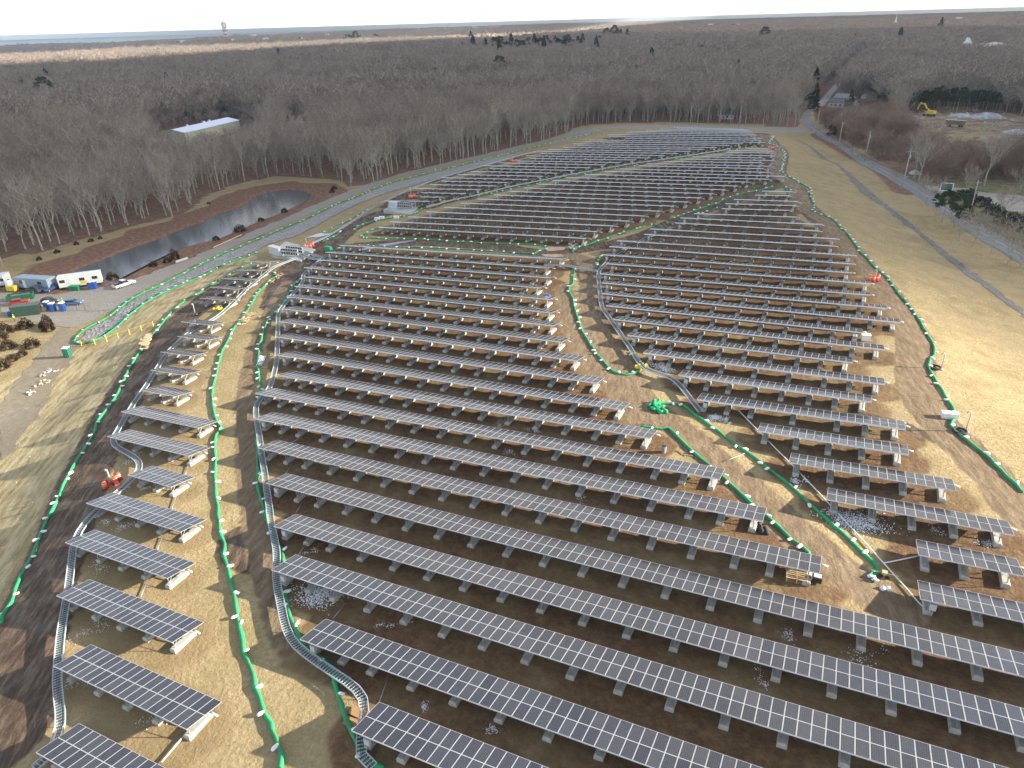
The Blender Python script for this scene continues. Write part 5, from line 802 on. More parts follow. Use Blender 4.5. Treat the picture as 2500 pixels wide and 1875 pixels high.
mb = MB(); mb.tube([(.5 * math.cos(a) * 1.6, .5 * math.sin(a) * 1.6, .15) for a in np.linspace(0, 6.283, 17)], .16, 6, cap=False); RING = mb.mesh('rubber_ring', M_dark, True)
for k, lb in (('ring2', 'black rubber ring round the left strip vent'), ('ring3', 'dark ring round the near right slope vent'), ('ring4', 'dark ring round the second right slope vent')): tag(put('rubber_ring', RING, None, P3(POINTS[k][0], .05)), lb, 'rubber ring', 'rubber rings at the vents')
def drum():
    r0 = empty('traffic_drum', (0, 0, 0)); a = MB(); a.tube([(0, 0, .08), (0, 0, .4), (0, 0, .8), (0, 0, 1.05)], [.33, .31, .27, .22], 12); b1 = a.build('drum_body', M_orange, r0, True)
    k = [b1]
    for z in (.42, .72): a = MB(); a.tube([(0, 0, z), (0, 0, z + .13)], [.322 - z * .05, .318 - z * .05], 12, cap=False); k.append(a.build('white_band', M_white, r0))
    a = MB(); a.tube([(0, 0, 0), (0, 0, .09)], [.44, .4], 12); k.append(a.build('rubber_foot', M_dark, r0)); return kids(r0, k)
D0 = None; spots = [('drum1', 'orange drum with white bands by the vent in the left strip'), ('drum5', 'orange drum by the right track vent'), ('drum6', 'orange drum at the right track bend'), ('drum7', 'orange drum at the top of the dark track'), ('drum8', 'orange drum above the far inverter pad'), ('drum9', 'orange drum left of the far block'), ('drum10', 'orange drum beside the near inverter pad')]
dn = ['leftmost', 'second from left', 'third from left', 'rightmost']
for k, lb in spots:
    for j, p in enumerate(sorted(POINTS[k])):
        D0_ = drum() if D0 is None else copy_tree(D0); D0 = D0 or D0_; D0_.location = P3(p); D0_.scale = (1.25,) * 3 if k not in ('drum1',) else (1.1,) * 3; tag(D0_, lb + ', ' + dn[j if j < len(POINTS[k]) - 1 else 3], 'traffic drum', 'orange traffic drums')
        if k == 'drum8' or k == 'drum10': D0_.scale = (1.5,) * 3
# orange mesh fences strung between drums
for k, lb in (('drum1', 'orange safety mesh sagging between drums in the left strip'), ('drum5', 'crumpled orange mesh at the right track vent'), ('drum8', 'orange mesh above the far inverter pad'), ('drum10', 'orange mesh beside the near inverter pad'), ('drum9', 'orange mesh left of the far block'), ('drum6', 'orange mesh at the right track bend')):
    pp = sorted(POINTS[k]); a = [Vector(P3(p)) for p in pp]; mb = MB(); V = []
    n_ = 7
    for i in range(len(a) - 1):
        for t in range(n_ + (i == len(a) - 2)): q = a[i].lerp(a[i + 1], t / n_); sag = .35 * math.sin(math.pi * (t % n_) / n_); V.append((q.x + rng.normal(0, .06), q.y + rng.normal(0, .06), q.z, .95 - sag))
    vs = [(x, y, z + .06) for x, y, z, h in V] + [(x + .12, y + .1, z + h) for x, y, z, h in V]; k_ = len(V)
    vs += [(x + .03, y - .03, z) for x, y, z in vs]
    mb.add(vs, [(i, i + 1, k_ + i + 1, k_ + i) for i in range(k_ - 1)] + [(2 * k_ + i + 1, 2 * k_ + i, 3 * k_ + i, 3 * k_ + i + 1) for i in range(k_ - 1)]); tag(mb.build('safety_mesh', M_orange), lb, 'safety mesh')
def pad(corners, cab, rack, lab, n):
    c = [Vector(P3(q)) for q in corners]; zt = max(q.z for q in c) + .25; mb = MB(); mb.add([(q.x, q.y, q.z - .3) for q in c] + [(q.x, q.y, zt) for q in c], [(3, 2, 1, 0), (4, 5, 6, 7), (0, 1, 5, 4), (1, 2, 6, 5), (2, 3, 7, 6), (3, 0, 4, 7)])
    tag(mb.build('concrete_pad', mat('pad_concrete', (.42, .42, .40), .9, var=.12, scale=.6)), f'concrete slab under the {lab} inverters', 'concrete pad')
    a, b_ = Vector((*cab[0], 0)), Vector((*cab[1], 0)); m_ = (a + b_) / 2; rz = math.atan2((b_ - a).y, (b_ - a).x)
    r0 = empty('transformer_cabinet', (m_.x, m_.y, zt), rz); tag(r0, f'pale grey transformer cabinet on the {lab} pad', 'transformer'); L_ = (b_ - a).length
    mb = MB(); mb.box((0, 0, 1.0), (L_ * .85, 1.5, 2.0)); mb.build('body', M_box, r0); mb = MB(); mb.box((0, 0, 2.05), (L_ * .9, 1.7, .1)); mb.build('lid', M_box, r0)
    for sx in (-1, 1): mb = MB(); mb.box((sx * L_ * .21, -.77, 1.0), (L_ * .39, .04, 1.8)); mb.build('door', mat('cabinet_door', (.5, .53, .56), .5), r0)
    a, b_ = Vector((*rack[0], 0)), Vector((*rack[1], 0)); m_ = (a + b_) / 2; rz = math.atan2((b_ - a).y, (b_ - a).x); L_ = (b_ - a).length
    r0 = empty('inverter_rack', (m_.x, m_.y, zt), rz); tag(r0, f'steel frame carrying two tiers of inverters on the {lab} pad', 'inverter rack')
    mb = MB()
    for y in (-1.1, 1.1):
        for x in np.linspace(-L_ / 2, L_ / 2, n + 1): mb.box((x, y, 1.15), (.08, .08, 2.3))
        for z in (.35, 1.25, 2.25): mb.box((0, y, z), (L_, .07, .07))
    mb.build('frame', M_galv, r0); iv = MB(); iv.box((0, 0, 0), (.62, .3, .72)).box((0, -.17, .05), (.5, .04, .5), mi=1); im = iv.mesh('inverter', [M_box, M_dark])
    for y in (-1.3, .9):
        for z in (.78, 1.72):
            for k in range(n):
                o = bpy.data.objects.new('inverter', im); COL.objects.link(o); o.parent = r0; o.location = (-L_ / 2 + (k + .5) * L_ / n, y, z)
pad(POINTS['pad1'], POINTS['cab1'], POINTS['rack1'], 'near', 7); pad(POINTS['pad2'], POINTS['cab2'], POINTS['rack2'], 'far', 7)
def simple(name, p, parts, lab, cat, rz=0.0, group=None, dz=0.0):
    r0 = empty(name, P3(p, dz), rz); tag(r0, lab, cat, group)
    for pn, fn, m_ in parts: mb = MB(); fn(mb); mb.build(pn, m_, r0)
    return r0
# yard
def toilet(p, col, lab, grp=None, rz=.4):
    m_ = mat('toilet_' + col, {'green': (.012, .13, .085), 'blue': (.02, .07, .30)}[col], .6)
    return simple('portable_toilet', p, [('cabin', lambda b: b.box((0, 0, 1.05), (1.15, 1.15, 2.1)).box((0, -.585, 1.6), (.7, .02, .25), mi=0), m_), ('roof', lambda b: b.box((0, 0, 2.22), (1.22, 1.22, .24), taper=.75), M_white), ('door', lambda b: b.box((0, -.6, 1.0), (.72, .05, 1.8)), mat('toilet_door_' + col, {'green': (.03, .22, .15), 'blue': (.05, .14, .42)}[col], .6)), ('vent_stack', lambda b: b.tube([(.45, .4, 2.1), (.45, .4, 2.55)], .05, 6), M_dark)], lab, 'portable toilet', rz, grp)
toilet(POINTS['portable_toilet_green'][0], 'green', 'lone green portable toilet with white roof at the road bend')
for j, p in enumerate(POINTS['blue_toilets'][:2]): toilet(p, 'blue', ['blue portable toilet left one in front of the white trailer', 'blue portable toilet right one in front of the white trailer'][j], 'blue portable toilets')
for j, p in enumerate(POINTS['toilets2']): toilet(p, 'blue', ['leftmost blue toilet of three beside the dark green container', 'middle blue toilet of three beside the dark green container', 'rightmost blue toilet of three beside the dark green container'][j], 'blue portable toilets')
def trailer(a, b_, h, d, col, lab, wins, sign=False):
    A, B_ = Vector((*a, 0)), Vector((*b_, 0)); L_ = (B_ - A).length; rz = math.atan2((B_ - A).y, (B_ - A).x); m_ = (A + B_) / 2 + Vector((-math.sin(rz), math.cos(rz), 0)) * d / 2
    mt = mat('trailer_' + lab[:9], col, .6, var=.06, scale=1.2); ps = [('body', lambda q: q.box((0, 0, .6 + h / 2), (L_, d, h)), mt), ('roof', lambda q: q.box((0, 0, .65 + h), (L_ + .15, d + .15, .12)), mat('trailer_roof' + lab[:5], tuple(min(.8, c * 1.15) for c in col), .5)), ('skirt', lambda q: q.box((0, 0, .32), (L_ * .94, d * .9, .6)), M_dark)]
    for x in wins: ps.append(('window', (lambda x: lambda q: q.box((x * L_, -d / 2 - .02, .6 + h * .62), (1.3, .05, .8)))(x), M_glass))
    ps.append(('door', lambda q: q.box((-L_ * .22, -d / 2 - .03, .6 + h * .42), (.9, .06, h * .8)), mat('trailer_door', (.7, .7, .68), .5)))
    if sign: ps.append(('sign_panel', lambda q: q.box((L_ * .1, -d / 2 - .05, .6 + h * .3), (1.7, .04, .7)), M_yellow))
    for x in (-.04, .04): ps.append(('wheel', (lambda x: lambda q: q.tube([(x * L_ * 1.6, -d / 2 + .02, .4), (x * L_ * 1.6, -d / 2 + .28, .4)], .4, 12))(x), M_dark))
    return simple('office_trailer', (m_.x, m_.y), ps, lab, 'trailer', rz)
trailer(*POINTS['white_trailer'], 2.7, 3.1, (.74, .73, .66), 'white office trailer with three windows and a yellow sign', (-.40, .06, .36), True)
trailer(*POINTS['grey_trailer'], 2.7, 3.0, (.26, .33, .39), 'grey-blue office trailer left of the white one', (-.3, .25))
trailer((POINTS['small_trailer'][0]), POINTS['small_trailer'][1], 2.5, 4.0, (.55, .56, .55), 'short pale trailer cut by the left frame edge', (.2,))
def boxcar(name, p, rz, L_, Wd, Hh, body, cab, lab, cat, bed=False):
    """car or pickup: profile extruded across, glass cabin, wheels"""
    r0 = empty(name, P3(p), rz); tag(r0, lab, cat, 'vehicles parked in the site yard'); mt = mat('paint_' + name + lab[:6], body, .35, spec=.5)
    if bed: prof = [(-L_ / 2, .45), (L_ / 2, .45), (L_ / 2, .95), (L_ * .24, 1.12), (L_ * .12, 1.15), (-L_ * .14, 1.15), (-L_ * .15, 1.1), (-L_ / 2, 1.1)]; cabp = [(L_ * .2, 1.12), (L_ * .07, Hh), (-L_ * .12, Hh), (-L_ * .16, 1.12)]
    else: prof = [(-L_ / 2, .4), (L_ / 2, .4), (L_ / 2, .8), (L_ * .24, 1.0), (-L_ * .46, 1.02), (-L_ / 2, .9)]; cabp = [(L_ * .2, 1.0), (L_ * .08, Hh), (-L_ * .3, Hh), (-L_ * .42, 1.0)]
    m_ = MB(); m_.prism(prof, -Wd / 2, Wd / 2); m_.build('body', mt, r0); m_ = MB(); m_.prism(cabp, -Wd / 2 + .1, Wd / 2 - .1); m_.build('window_glass', M_glass, r0)
    m_ = MB(); rf = [(cabp[1][0] + .02, Hh), (cabp[1][0] + .02, Hh + .05), (cabp[2][0] - .02, Hh + .05), (cabp[2][0] - .02, Hh)]; m_.prism(rf, -Wd / 2 + .12, Wd / 2 - .12); m_.build('roof', mt, r0)
    if bed: m_ = MB(); m_.box((-L_ * .325, 0, 1.105), (L_ * .31, Wd - .25, .02)); m_.build('truck_bed', M_dark, r0)
    for x in (-L_ * .31, L_ * .32):
        for y in (-Wd / 2 + .1, Wd / 2 - .1): m_ = MB(); m_.tube([(x, y - .12, .38), (x, y + .12, .38)], .38, 12); w_ = m_.build('wheel', M_dark, r0); m_ = MB(); m_.tube([(x, y - .13, .38), (x, y + .13, .38)], .2, 8); m_.build('rim', M_galv, w_)
    for y in (-Wd * .36, Wd * .36): m_ = MB(); m_.box((L_ / 2 + .01, y, .78), (.05, .35, .16)); m_.build('headlight', M_white, r0); m_ = MB(); m_.box((-L_ / 2 - .01, y, .82), (.05, .2, .2)); m_.build('tail_light', mat('red_lens', (.5, .02, .02), .4), r0)
    return r0
def between(k): a, b_ = POINTS[k][:2]; return ((a[0] + b_[0]) / 2, (a[1] + b_[1]) / 2), math.atan2(b_[1] - a[1], b_[0] - a[0])
c_, a_ = between('pickup'); boxcar('pickup_truck', c_, a_, 5.8, 2.0, 1.85, (.78, .78, .76), 0, 'white pickup truck parked on the gravel right of the white trailer', 'pickup truck', True)
c_, a_ = between('blue_pickup'); boxcar('pickup_truck', c_, a_ + 3.14, 5.4, 1.9, 1.8, (.04, .08, .22), 0, 'dark blue pickup in the gap between the two long trailers', 'pickup truck', True)
c_, a_ = between('suv'); boxcar('parked_car', c_, a_ + 3.0, 4.7, 1.9, 1.75, (.06, .07, .09), 0, 'dark SUV in front of the grey-blue trailer', 'car')
c_, a_ = between('red_car'); boxcar('parked_car', c_, a_, 4.6, 1.8, 1.45, (.40, .02, .02), 0, 'dark red car behind the dark green container', 'car')
c_, a_ = between('blue_car'); boxcar('parked_car', c_, a_, 4.6, 1.8, 1.45, (.08, .16, .28), 0, 'blue car behind the chain-link panels', 'car')
c_, a_ = between('dark_cars'); boxcar('parked_car', c_, a_, 4.5, 1.8, 1.45, (.03, .03, .035), 0, 'black car behind the three blue toilets', 'car')
c_, a_ = between('green_container'); simple('storage_container', c_, [('body', lambda q: q.box((0, 0, 1.3), (6.1, 2.44, 2.5)), mat('container_green', (.035, .075, .055), .6, var=.15, scale=2)), ('roof', lambda q: q.box((0, 0, 2.6), (6.16, 2.5, .1)), mat('container_top', (.09, .13, .11), .6)), ('door', lambda q: q.box((3.08, 0, 1.3), (.06, 2.2, 2.3)), M_dark)], 'dark green storage container in the yard', 'container', a_)
c_, a_ = between('green_dumpster')
def dump(q): q.box((0, -1.1, .9), (6, .1, 1.4)).box((0, 1.1, .9), (6, .1, 1.4)).box((-2.95, 0, .9), (.1, 2.2, 1.4)).box((2.95, 0, .9), (.1, 2.2, 1.4)).box((0, 0, .25), (6, 2.2, .1))
simple('dumpster', c_, [('tub', dump, mat('dumpster_green', (.015, .13, .06), .6)), ('rubbish', lambda q: q.box((0, 0, .9), (5.6, 2.0, .9), taper=.8), mat('rubbish', (.2, .18, .15), .9, var=.5, scale=2))], 'open green dumpster behind the dark green container', 'dumpster', a_)
simple('storage_box', POINTS['green_skid'][0], [('body', lambda q: q.box((0, 0, .6), (2.6, 1.4, 1.2)), mat('skid_green', (.01, .22, .08), .6)), ('lid', lambda q: q.box((0, 0, 1.23), (2.7, 1.5, .08)), mat('skid_lid', (.02, .28, .12), .5))], 'bright green box in front of the white trailer', 'storage box', .4)
simple('water_tank', POINTS['white_tank'][0], [('tank', lambda q: q.tube([(0, 0, 0), (0, 0, 2.4), (0, 0, 2.8)], [1.1, 1.1, .4], 14), M_white), ('cap', lambda q: q.tube([(0, 0, 2.8), (0, 0, 2.95)], .25, 8), M_dark)], 'white round tank left of the grey-blue trailer', 'tank')
simple('fuel_tank', POINTS['yellow_tank'][0], [('tank', lambda q: q.box((0, 0, .9), (2.4, 1.4, 1.3)), M_yellow), ('legs', lambda q: q.box((0, 0, .15), (2.2, 1.2, .3)), M_dark)], 'yellow fuel tank in front of the white round tank', 'tank', .3)
simple('barrel', POINTS['blue_barrel'][0], [('drum', lambda q: q.tube([(0, 0, 0), (0, 0, 1.1)], .5, 12), mat('barrel_blue', (.02, .09, .45), .5)), ('lid', lambda q: q.tube([(0, 0, 1.1), (0, 0, 1.16)], .52, 12), mat('barrel_lid', (.03, .12, .5), .5))], 'bright blue barrel at the left of the green container', 'barrel')
simple('plywood_stack', POINTS['plywood'][0], [('sheets', lambda q: q.box((0, 0, .5), (2.2, 1.2, 1.0)), M_woodp), ('bearers', lambda q: q.box((0, 0, .05), (2.0, .3, .1)), M_dark)], 'pale plywood stack at the end of the green container', 'plywood stack', .5)
def fence(a, b_, h, lab, m_, posts):
    A, B_ = Vector(P3(a)), Vector(P3(b_)); L_ = (B_ - A).length; r0 = empty('mesh_fence', A); tag(r0, lab, 'fence')
    for k in range(posts): q = (B_ - A) * (k / (posts - 1)); mb = MB(); mb.tube([q, q + Vector((0, 0, h))], .04, 6); mb.build('post', m_, r0)
    mb = MB(); n_ = int(L_ / .25)
    for k in range(n_ + 1): q = (B_ - A) * (k / n_); mb.tube([q + Vector((0, 0, .05)), q + Vector((0, 0, h))], .012, 3)
    for z in (.05, h * .33, h * .66, h): mb.tube([Vector((0, 0, z)), (B_ - A) + Vector((0, 0, z))], .02, 4)
    mb.build('mesh_panel', m_, r0)
fence(*POINTS['chain_fence'], 2.0, 'grey mesh fence panels right of the blue toilets', M_galv, 4); fence(*POINTS['chain_fence2'], 2.0, 'short mesh fence at the tip of the gravel road', M_galv, 3)
# yellow timber rail across the slope
pr = [Vector(P3(p)) for p in POINTS['yellow_rail']]; r0 = empty('rail_fence', pr[0]); tag(r0, 'yellow warning rail with seven posts crossing the left slope', 'fence')
for k, q in enumerate(pr):
    mb = MB(); mb.box((0, 0, .6), (.14, .14, 1.3)); o = mb.build('post', M_yellow, r0); o.location = q - pr[0]
    if k < len(pr) - 1:
        e = pr[k + 1] - pr[0]; s = q - pr[0]; mb = MB(); mb.tube([s + Vector((0, 0, 1.1)), e + Vector((0, 0, 1.1))], .035, 4); mb.build('rail', M_yellow, r0)
def spool():
    r0 = empty('cable_spool', (0, 0, 0)); k = []
    for z in (.04, .82): mb = MB(); mb.tube([(0, 0, z - .04), (0, 0, z + .04)], .85, 18); k.append(mb.build('flange', M_woodp, r0))
    mb = MB(); mb.tube([(0, 0, .05), (0, 0, .8)], .35, 12); k.append(mb.build('core', mat('dark_timber', (.25, .17, .1), .8), r0)); return kids(r0, k)
s0_ = None
for j, p in enumerate(POINTS['spools']):
    s_ = spool() if s0_ is None else copy_tree(s0_); s0_ = s0_ or s_; s_.location = P3(p, .04); s_.rotation_euler = (rng.normal(0, .03), rng.normal(0, .03), j); tag(s_, 'wooden cable spool by the left green sock, ' + ['second nearest the camera of the cluster', 'nearest of the cluster', 'right one of the middle pair', 'left one of the middle pair', 'right one of the far pair', 'farthest of the cluster'][j], 'cable spool', 'wooden cable spools')
# people
def person(p, rz, top, legs, lab, hat):
    r0 = empty('person', P3(p), rz); tag(r0, lab, 'person')
    bm = bmesh.new(); J = [(0, 0, .95), (0, 0, 1.2), (0, 0, 1.42), (0, 0, 1.52), (0, .02, 1.64), (0, .01, 1.76), (-.19, 0, 1.42), (-.26, .04, 1.15), (-.22, .14, .92), (.19, 0, 1.42), (.26, .03, 1.15), (.24, .1, .9), (-.1, 0, .9), (-.12, .05, .5), (-.12, -.02, .08), (-.12, .12, .04), (.1, 0, .9), (.12, .1, .5), (.13, .05, .08), (.13, .2, .04)]
    E_ = [(0, 1), (1, 2), (2, 3), (3, 4), (4, 5), (2, 6), (6, 7), (7, 8), (2, 9), (9, 10), (10, 11), (0, 12), (12, 13), (13, 14), (14, 15), (0, 16), (16, 17), (17, 18), (18, 19)]
    rad = [.15, .14, .16, .06, .10, .08, .07, .055, .04, .07, .055, .04, .1, .07, .05, .04, .1, .07, .05, .04]
    vs = [bm.verts.new(j) for j in J]; [bm.edges.new((vs[a], vs[b_])) for a, b_ in E_]; m_ = bpy.data.meshes.new('body'); bm.to_mesh(m_); bm.free(); o = put('body', m_, r0)
    md = o.modifiers.new('skin', 'SKIN'); sk = m_.skin_vertices[0]
    for i, r_ in enumerate(rad): sk.data[i].radius = (r_, r_)
    sk.data[0].use_root = True; o.modifiers.new('sub', 'SUBSURF').levels = 1; m_.materials.append(mat('cloth_' + lab[:8], legs, .8))
    mb = MB(); mb.tube([(0, 0, .88), (0, 0, 1.15), (0, 0, 1.4), (0, 0, 1.5)], [.185, .18, .215, .1], 10); mb.tube([(-.2, 0, 1.43), (-.28, .04, 1.13)], [.085, .07], 7); mb.tube([(.2, 0, 1.43), (.28, .03, 1.13)], [.085, .07], 7); mb.build('jacket', mat('jacket_' + lab[:8], top, .8), r0, True)
    mb = MB(); mb.tube([(0, .01, 1.70), (0, .01, 1.80), (0, .01, 1.86)], [.14, .12, .05], 10); mb.build('hard_hat', mat('hat_' + lab[:8], hat, .4), r0, True)
person(POINTS['person'][0], 2.5, (.55, .75, .05), (.05, .06, .1), 'person in a hi-vis yellow jacket standing by the blue toilets', (.8, .8, .78))
person(POINTS['person2'][0], 2.0, (.7, .12, .03), (.6, .5, .08), 'person in a red jacket left of the green container', (.8, .1, .03))
# loose things
def rubble(p, n, lab, m_, r=.6):
    mb = MB()
    for k in range(n):
        x, y = rng.normal(0, r, 2); s = rng.uniform(.15, .42); mb.box((x, y, .1 + rng.uniform(0, .2)), (s * 1.6, s, s * .5), rng.uniform(0, 3), taper=.8)
    o = mb.build('rubble_pile', m_); o.location = P3(p); tag(o, lab, 'rubble')
rubble(POINTS['rubble'][0], 16, 'pale rubble heap on the left road edge, farthest of three', mat('rubble_pale', (.55, .52, .47), .9, var=.2), 1.0); rubble(POINTS['rubble'][1], 14, 'tan rubble heap on the left road edge, middle of three', mat('rubble_tan', (.5, .40, .27), .9, var=.2), .8); rubble(POINTS['rubble'][2], 9, 'small rubble heap on the left road edge, nearest of three', mat('rubble_pale', (.5, .5, .5)), .6)
def plank(a, b_, r_, lab, m_=None, name='plank'):
    A, B_ = Vector(P3(a, r_)), Vector(P3(b_, r_)); mb = MB(); mb.tube([A, (A + B_) / 2 + Vector((0, 0, .01)), B_], r_, 4); tag(mb.build(name, m_ or M_woodp), lab, name)
plank(*POINTS['logs'], .45, 'thick pale concrete barrier beside the gravel road', M_conc, 'barrier'); plank(*POINTS['plank'], .22, 'long thin pale timber on the far side of the gravel road')
q = POINTS['planks1']; plank(q[0], (q[0][0] + 1.4, q[0][1] - .9), .06, 'short board lying in the corridor, upper one of two'); plank(q[1], (q[1][0] + 1.6, q[1][1] + .2), .06, 'short board lying in the corridor, lower one of two')
for j, p in enumerate(POINTS['wood_debris']):
    mb = MB()
    for k in range(6): mb.box((rng.normal(0, .7), rng.normal(0, .5), .12 + .07 * k), (rng.uniform(.8, 1.8), .18, .06), rng.uniform(0, 3))
    o = mb.build('timber_scraps', M_woodp); o.location = P3(p); tag(o, 'scattered pale timber scraps ' + ['at the top of the left strip', 'right of the strip sock top', 'below the top of the strip sock', 'among the debris by the strip sock, upper', 'among the debris by the strip sock, middle', 'among the debris by the strip sock, left', 'among the debris by the strip sock, right', 'in the aisle by the middle block', 'on the mud at the far aisle'][j], 'timber scraps', 'timber scraps on the field')
for j, p in enumerate(POINTS['yellow']):
    mb = MB()
    for k in range(4): mb.tube([(rng.normal(0, .35), rng.normal(0, .3), .1), (rng.normal(0, .3), rng.normal(0, .3), .6)], .25, 7)
    o = mb.build('yellow_bags', M_yellow); o.location = P3(p); tag(o, ['yellow bags below the gap in the left strip, left one', 'yellow bags below the gap in the left strip, right one', 'yellow bags inside the U-bend of the sock', 'yellow bags right of the tray bend'][j], 'bags', 'yellow bags')
simple('crate', POINTS['white_box'][0], [('crate_body', lambda q: q.box((0, 0, .5), (1.4, 1.0, 1.0)), M_white), ('lid', lambda q: q.box((0, 0, 1.03), (1.5, 1.1, .07)), M_white)], 'white crate right of the right-hand racks', 'crate', .2)
simple('crate', POINTS['box3'][0], [('crate_body', lambda q: q.box((0, 0, .4), (2.0, .9, .8)), M_white), ('lid', lambda q: q.box((0, 0, .83), (2.1, 1.0, .07)), M_white)], 'long white crate at the near right slope vent', 'crate', .15)
def pallet(q):
    for k in range(8): q.box((-.05 + 0, -1.0 + k * .28, .55), (2.0, .1, .06))
    for x in (-.95, 0, .95): q.box((x, 0, .3), (.1, 2.2, .45))
simple('timber_pallet', POINTS['pallet'][0], [('slats', pallet, M_woodp), ('base', lambda q: q.box((0, 0, .06), (1.9, 2.0, .1)), mat('dark_timber', (.25, .17, .1), .8))], 'big slatted timber pallet under a rack end in the corridor', 'pallet', .1)
def blobs(name, p, n, r, m_, lab, cat, s=.35):
    mb = MB()
    for k in range(n): a = rng.normal(0, r, 2); mb.tube([(a[0], a[1], 0), (a[0] + .05, a[1], s * .8), (a[0], a[1], s * 1.4)], [s, s * .9, s * .25], 8)
    o = mb.build(name, m_, smooth=True); o.location = P3(p); tag(o, lab, cat)
blobs('rubbish_bags', POINTS['black_bags'][0], 5, .4, M_dark, 'black bags beside the block of a corridor rack', 'bags'); blobs('rubbish_bags', POINTS['black_bags'][1], 3, .35, M_dark, 'black bags in front of that corridor block', 'bags')
simple('bin', POINTS['bin'][0], [('bin_body', lambda q: q.tube([(0, 0, 0), (0, 0, .95)], [.32, .38], 12), mat('bin_grey', (.25, .27, .3), .6)), ('bin_opening', lambda q: q.tube([(0, 0, .96), (0, 0, .99)], .33, 12), M_dark)], 'small grey bin standing in the muddy corridor', 'bin')
simple('generator', POINTS['machine'][0], [('body', lambda q: q.box((0, 0, .45), (.9, .6, .6)), M_dark), ('tank', lambda q: q.box((0, 0, .8), (.7, .5, .15)), M_white)], 'small black and white generator by the timber pallet', 'generator')
def spr(q): q.box((0, 0, .5), (.5, .5, .35)); q.tube([(-1.3, 0, .5), (1.3, 0, .5)], .04, 5)
simple('spreader', POINTS['spreader'][0], [('hopper', spr, M_woodp), ('wheel', lambda q: q.tube([(-.3, -.3, .25), (-.3, -.2, .25)], .25, 10), M_dark), ('wheel', lambda q: q.tube([(.3, -.3, .25), (.3, -.2, .25)], .25, 10), M_dark), ('handle', lambda q: q.tube([(0, -.2, .6), (0, -1.0, 1.0)], .04, 5), mat('machine_green', (.02, .2, .08), .6))], 'small tan spreader with a cross bar beside the hooked sock', 'spreader')
blobs('sandbag', POINTS['bag_ground'][0], 2, .2, BM.materials[0], 'white sack lying alone on dark mud near the spreader', 'sack', .3)
mb = MB(); mb.box((0, .25, .03), (2.2, .9, .03)); mb.box((.1, -.8, .03), (2.0, .8, .03)); o = mb.build('cardboard_sheets', mat('cardboard', (.33, .2, .09), .9)); o.location = P3(POINTS['cardboard'][0]); tag(o, 'two brown cardboard sheets at the nearest centre rack', 'cardboard')
mb = MB(); mb.box((0, 0, .15), (1.6, .8, .3), taper=.6); o = mb.build('blue_tarp', mat('tarp_blue', (.02, .1, .6), .6)); o.location = P3(POINTS['blue_tarp'][0]); tag(o, 'small blue tarp bundle between centre rack ends', 'tarp')
mb = MB()
for k in range(4): mb.box((-.5 + k * .3, 0, .2), (.13, 4.2, .12))
o = mb.build('pipe_stack', mat('pipe_stack', (.55, .62, .75), .4)); o.location = P3(POINTS['blue_stack'][0]); o.rotation_euler.z = .55; tag(o, 'stack of pale blue-grey tray lengths left of the centre tray', 'tray stack')
for j, (dx, dy) in enumerate(((1.5, 2.1), (1.5, -2.2), (1.3, -4.8))): p = POINTS['blue_stack'][0]; plank((p[0] - .3, p[1] + dy), (p[0] + dx + 1.4, p[1] + dy + .5), .06, 'thin board beside the blue-grey tray stack, ' + ['far one', 'middle one', 'near one'][j])
simple('valve_box', POINTS['green_box'][0], [('body', lambda q: q.box((0, 0, .6), (2.2, 1.2, 1.1), taper=.8), mat('valve_green', (.02, .3, .13), .7)), ('lid', lambda q: q.box((0, 0, 1.18), (1.8, 1.0, .08)), mat('valve_lid', (.03, .35, .16), .6))], 'green wrapped box behind the farthest centre rack', 'box')
for j, p in enumerate(POINTS['boxes2']): simple('carton', p, [('carton_body', lambda q: q.box((0, 0, .4), (1.6, 1.0, .7)), M_white), ('carton_base', lambda q: q.box((0, 0, .03), (1.4, .9, .06)), M_woodp)], ['white carton on the sock below the far pad, left', 'white carton on the sock below the far pad, right', 'small white carton just left of the far sock bend'][j], 'carton', .3, 'white cartons')
c0 = POINTS['white_mat'][0]; drape('ground_fabric', [(c0[0] - 3, c0[1] - 1), (c0[0] + 2, c0[1] - 1.5), (c0[0] + 5, c0[1] + 2.5), (c0[0] - 1, c0[1] + 3)], .12, mat('fabric_pale', (.6, .62, .66), .8, var=.2, scale=1.5), 1.2, .2, 'pale fabric sheet on the stones above the near inverter pad', None, cat='fabric sheet')
drape('puddle', [tuple(q) for q in np.array([(-119.5, 149), (-117, 152.5), (-113, 156), (-108.5, 159.5), (-108, 158.2), (-112.5, 153.5), (-116, 149.5), (-118.5, 147.2)]) + np.array([0, 3.0])], .05, mat('wet_blue', (.19, .19, .30), .25), 1.0, .15)
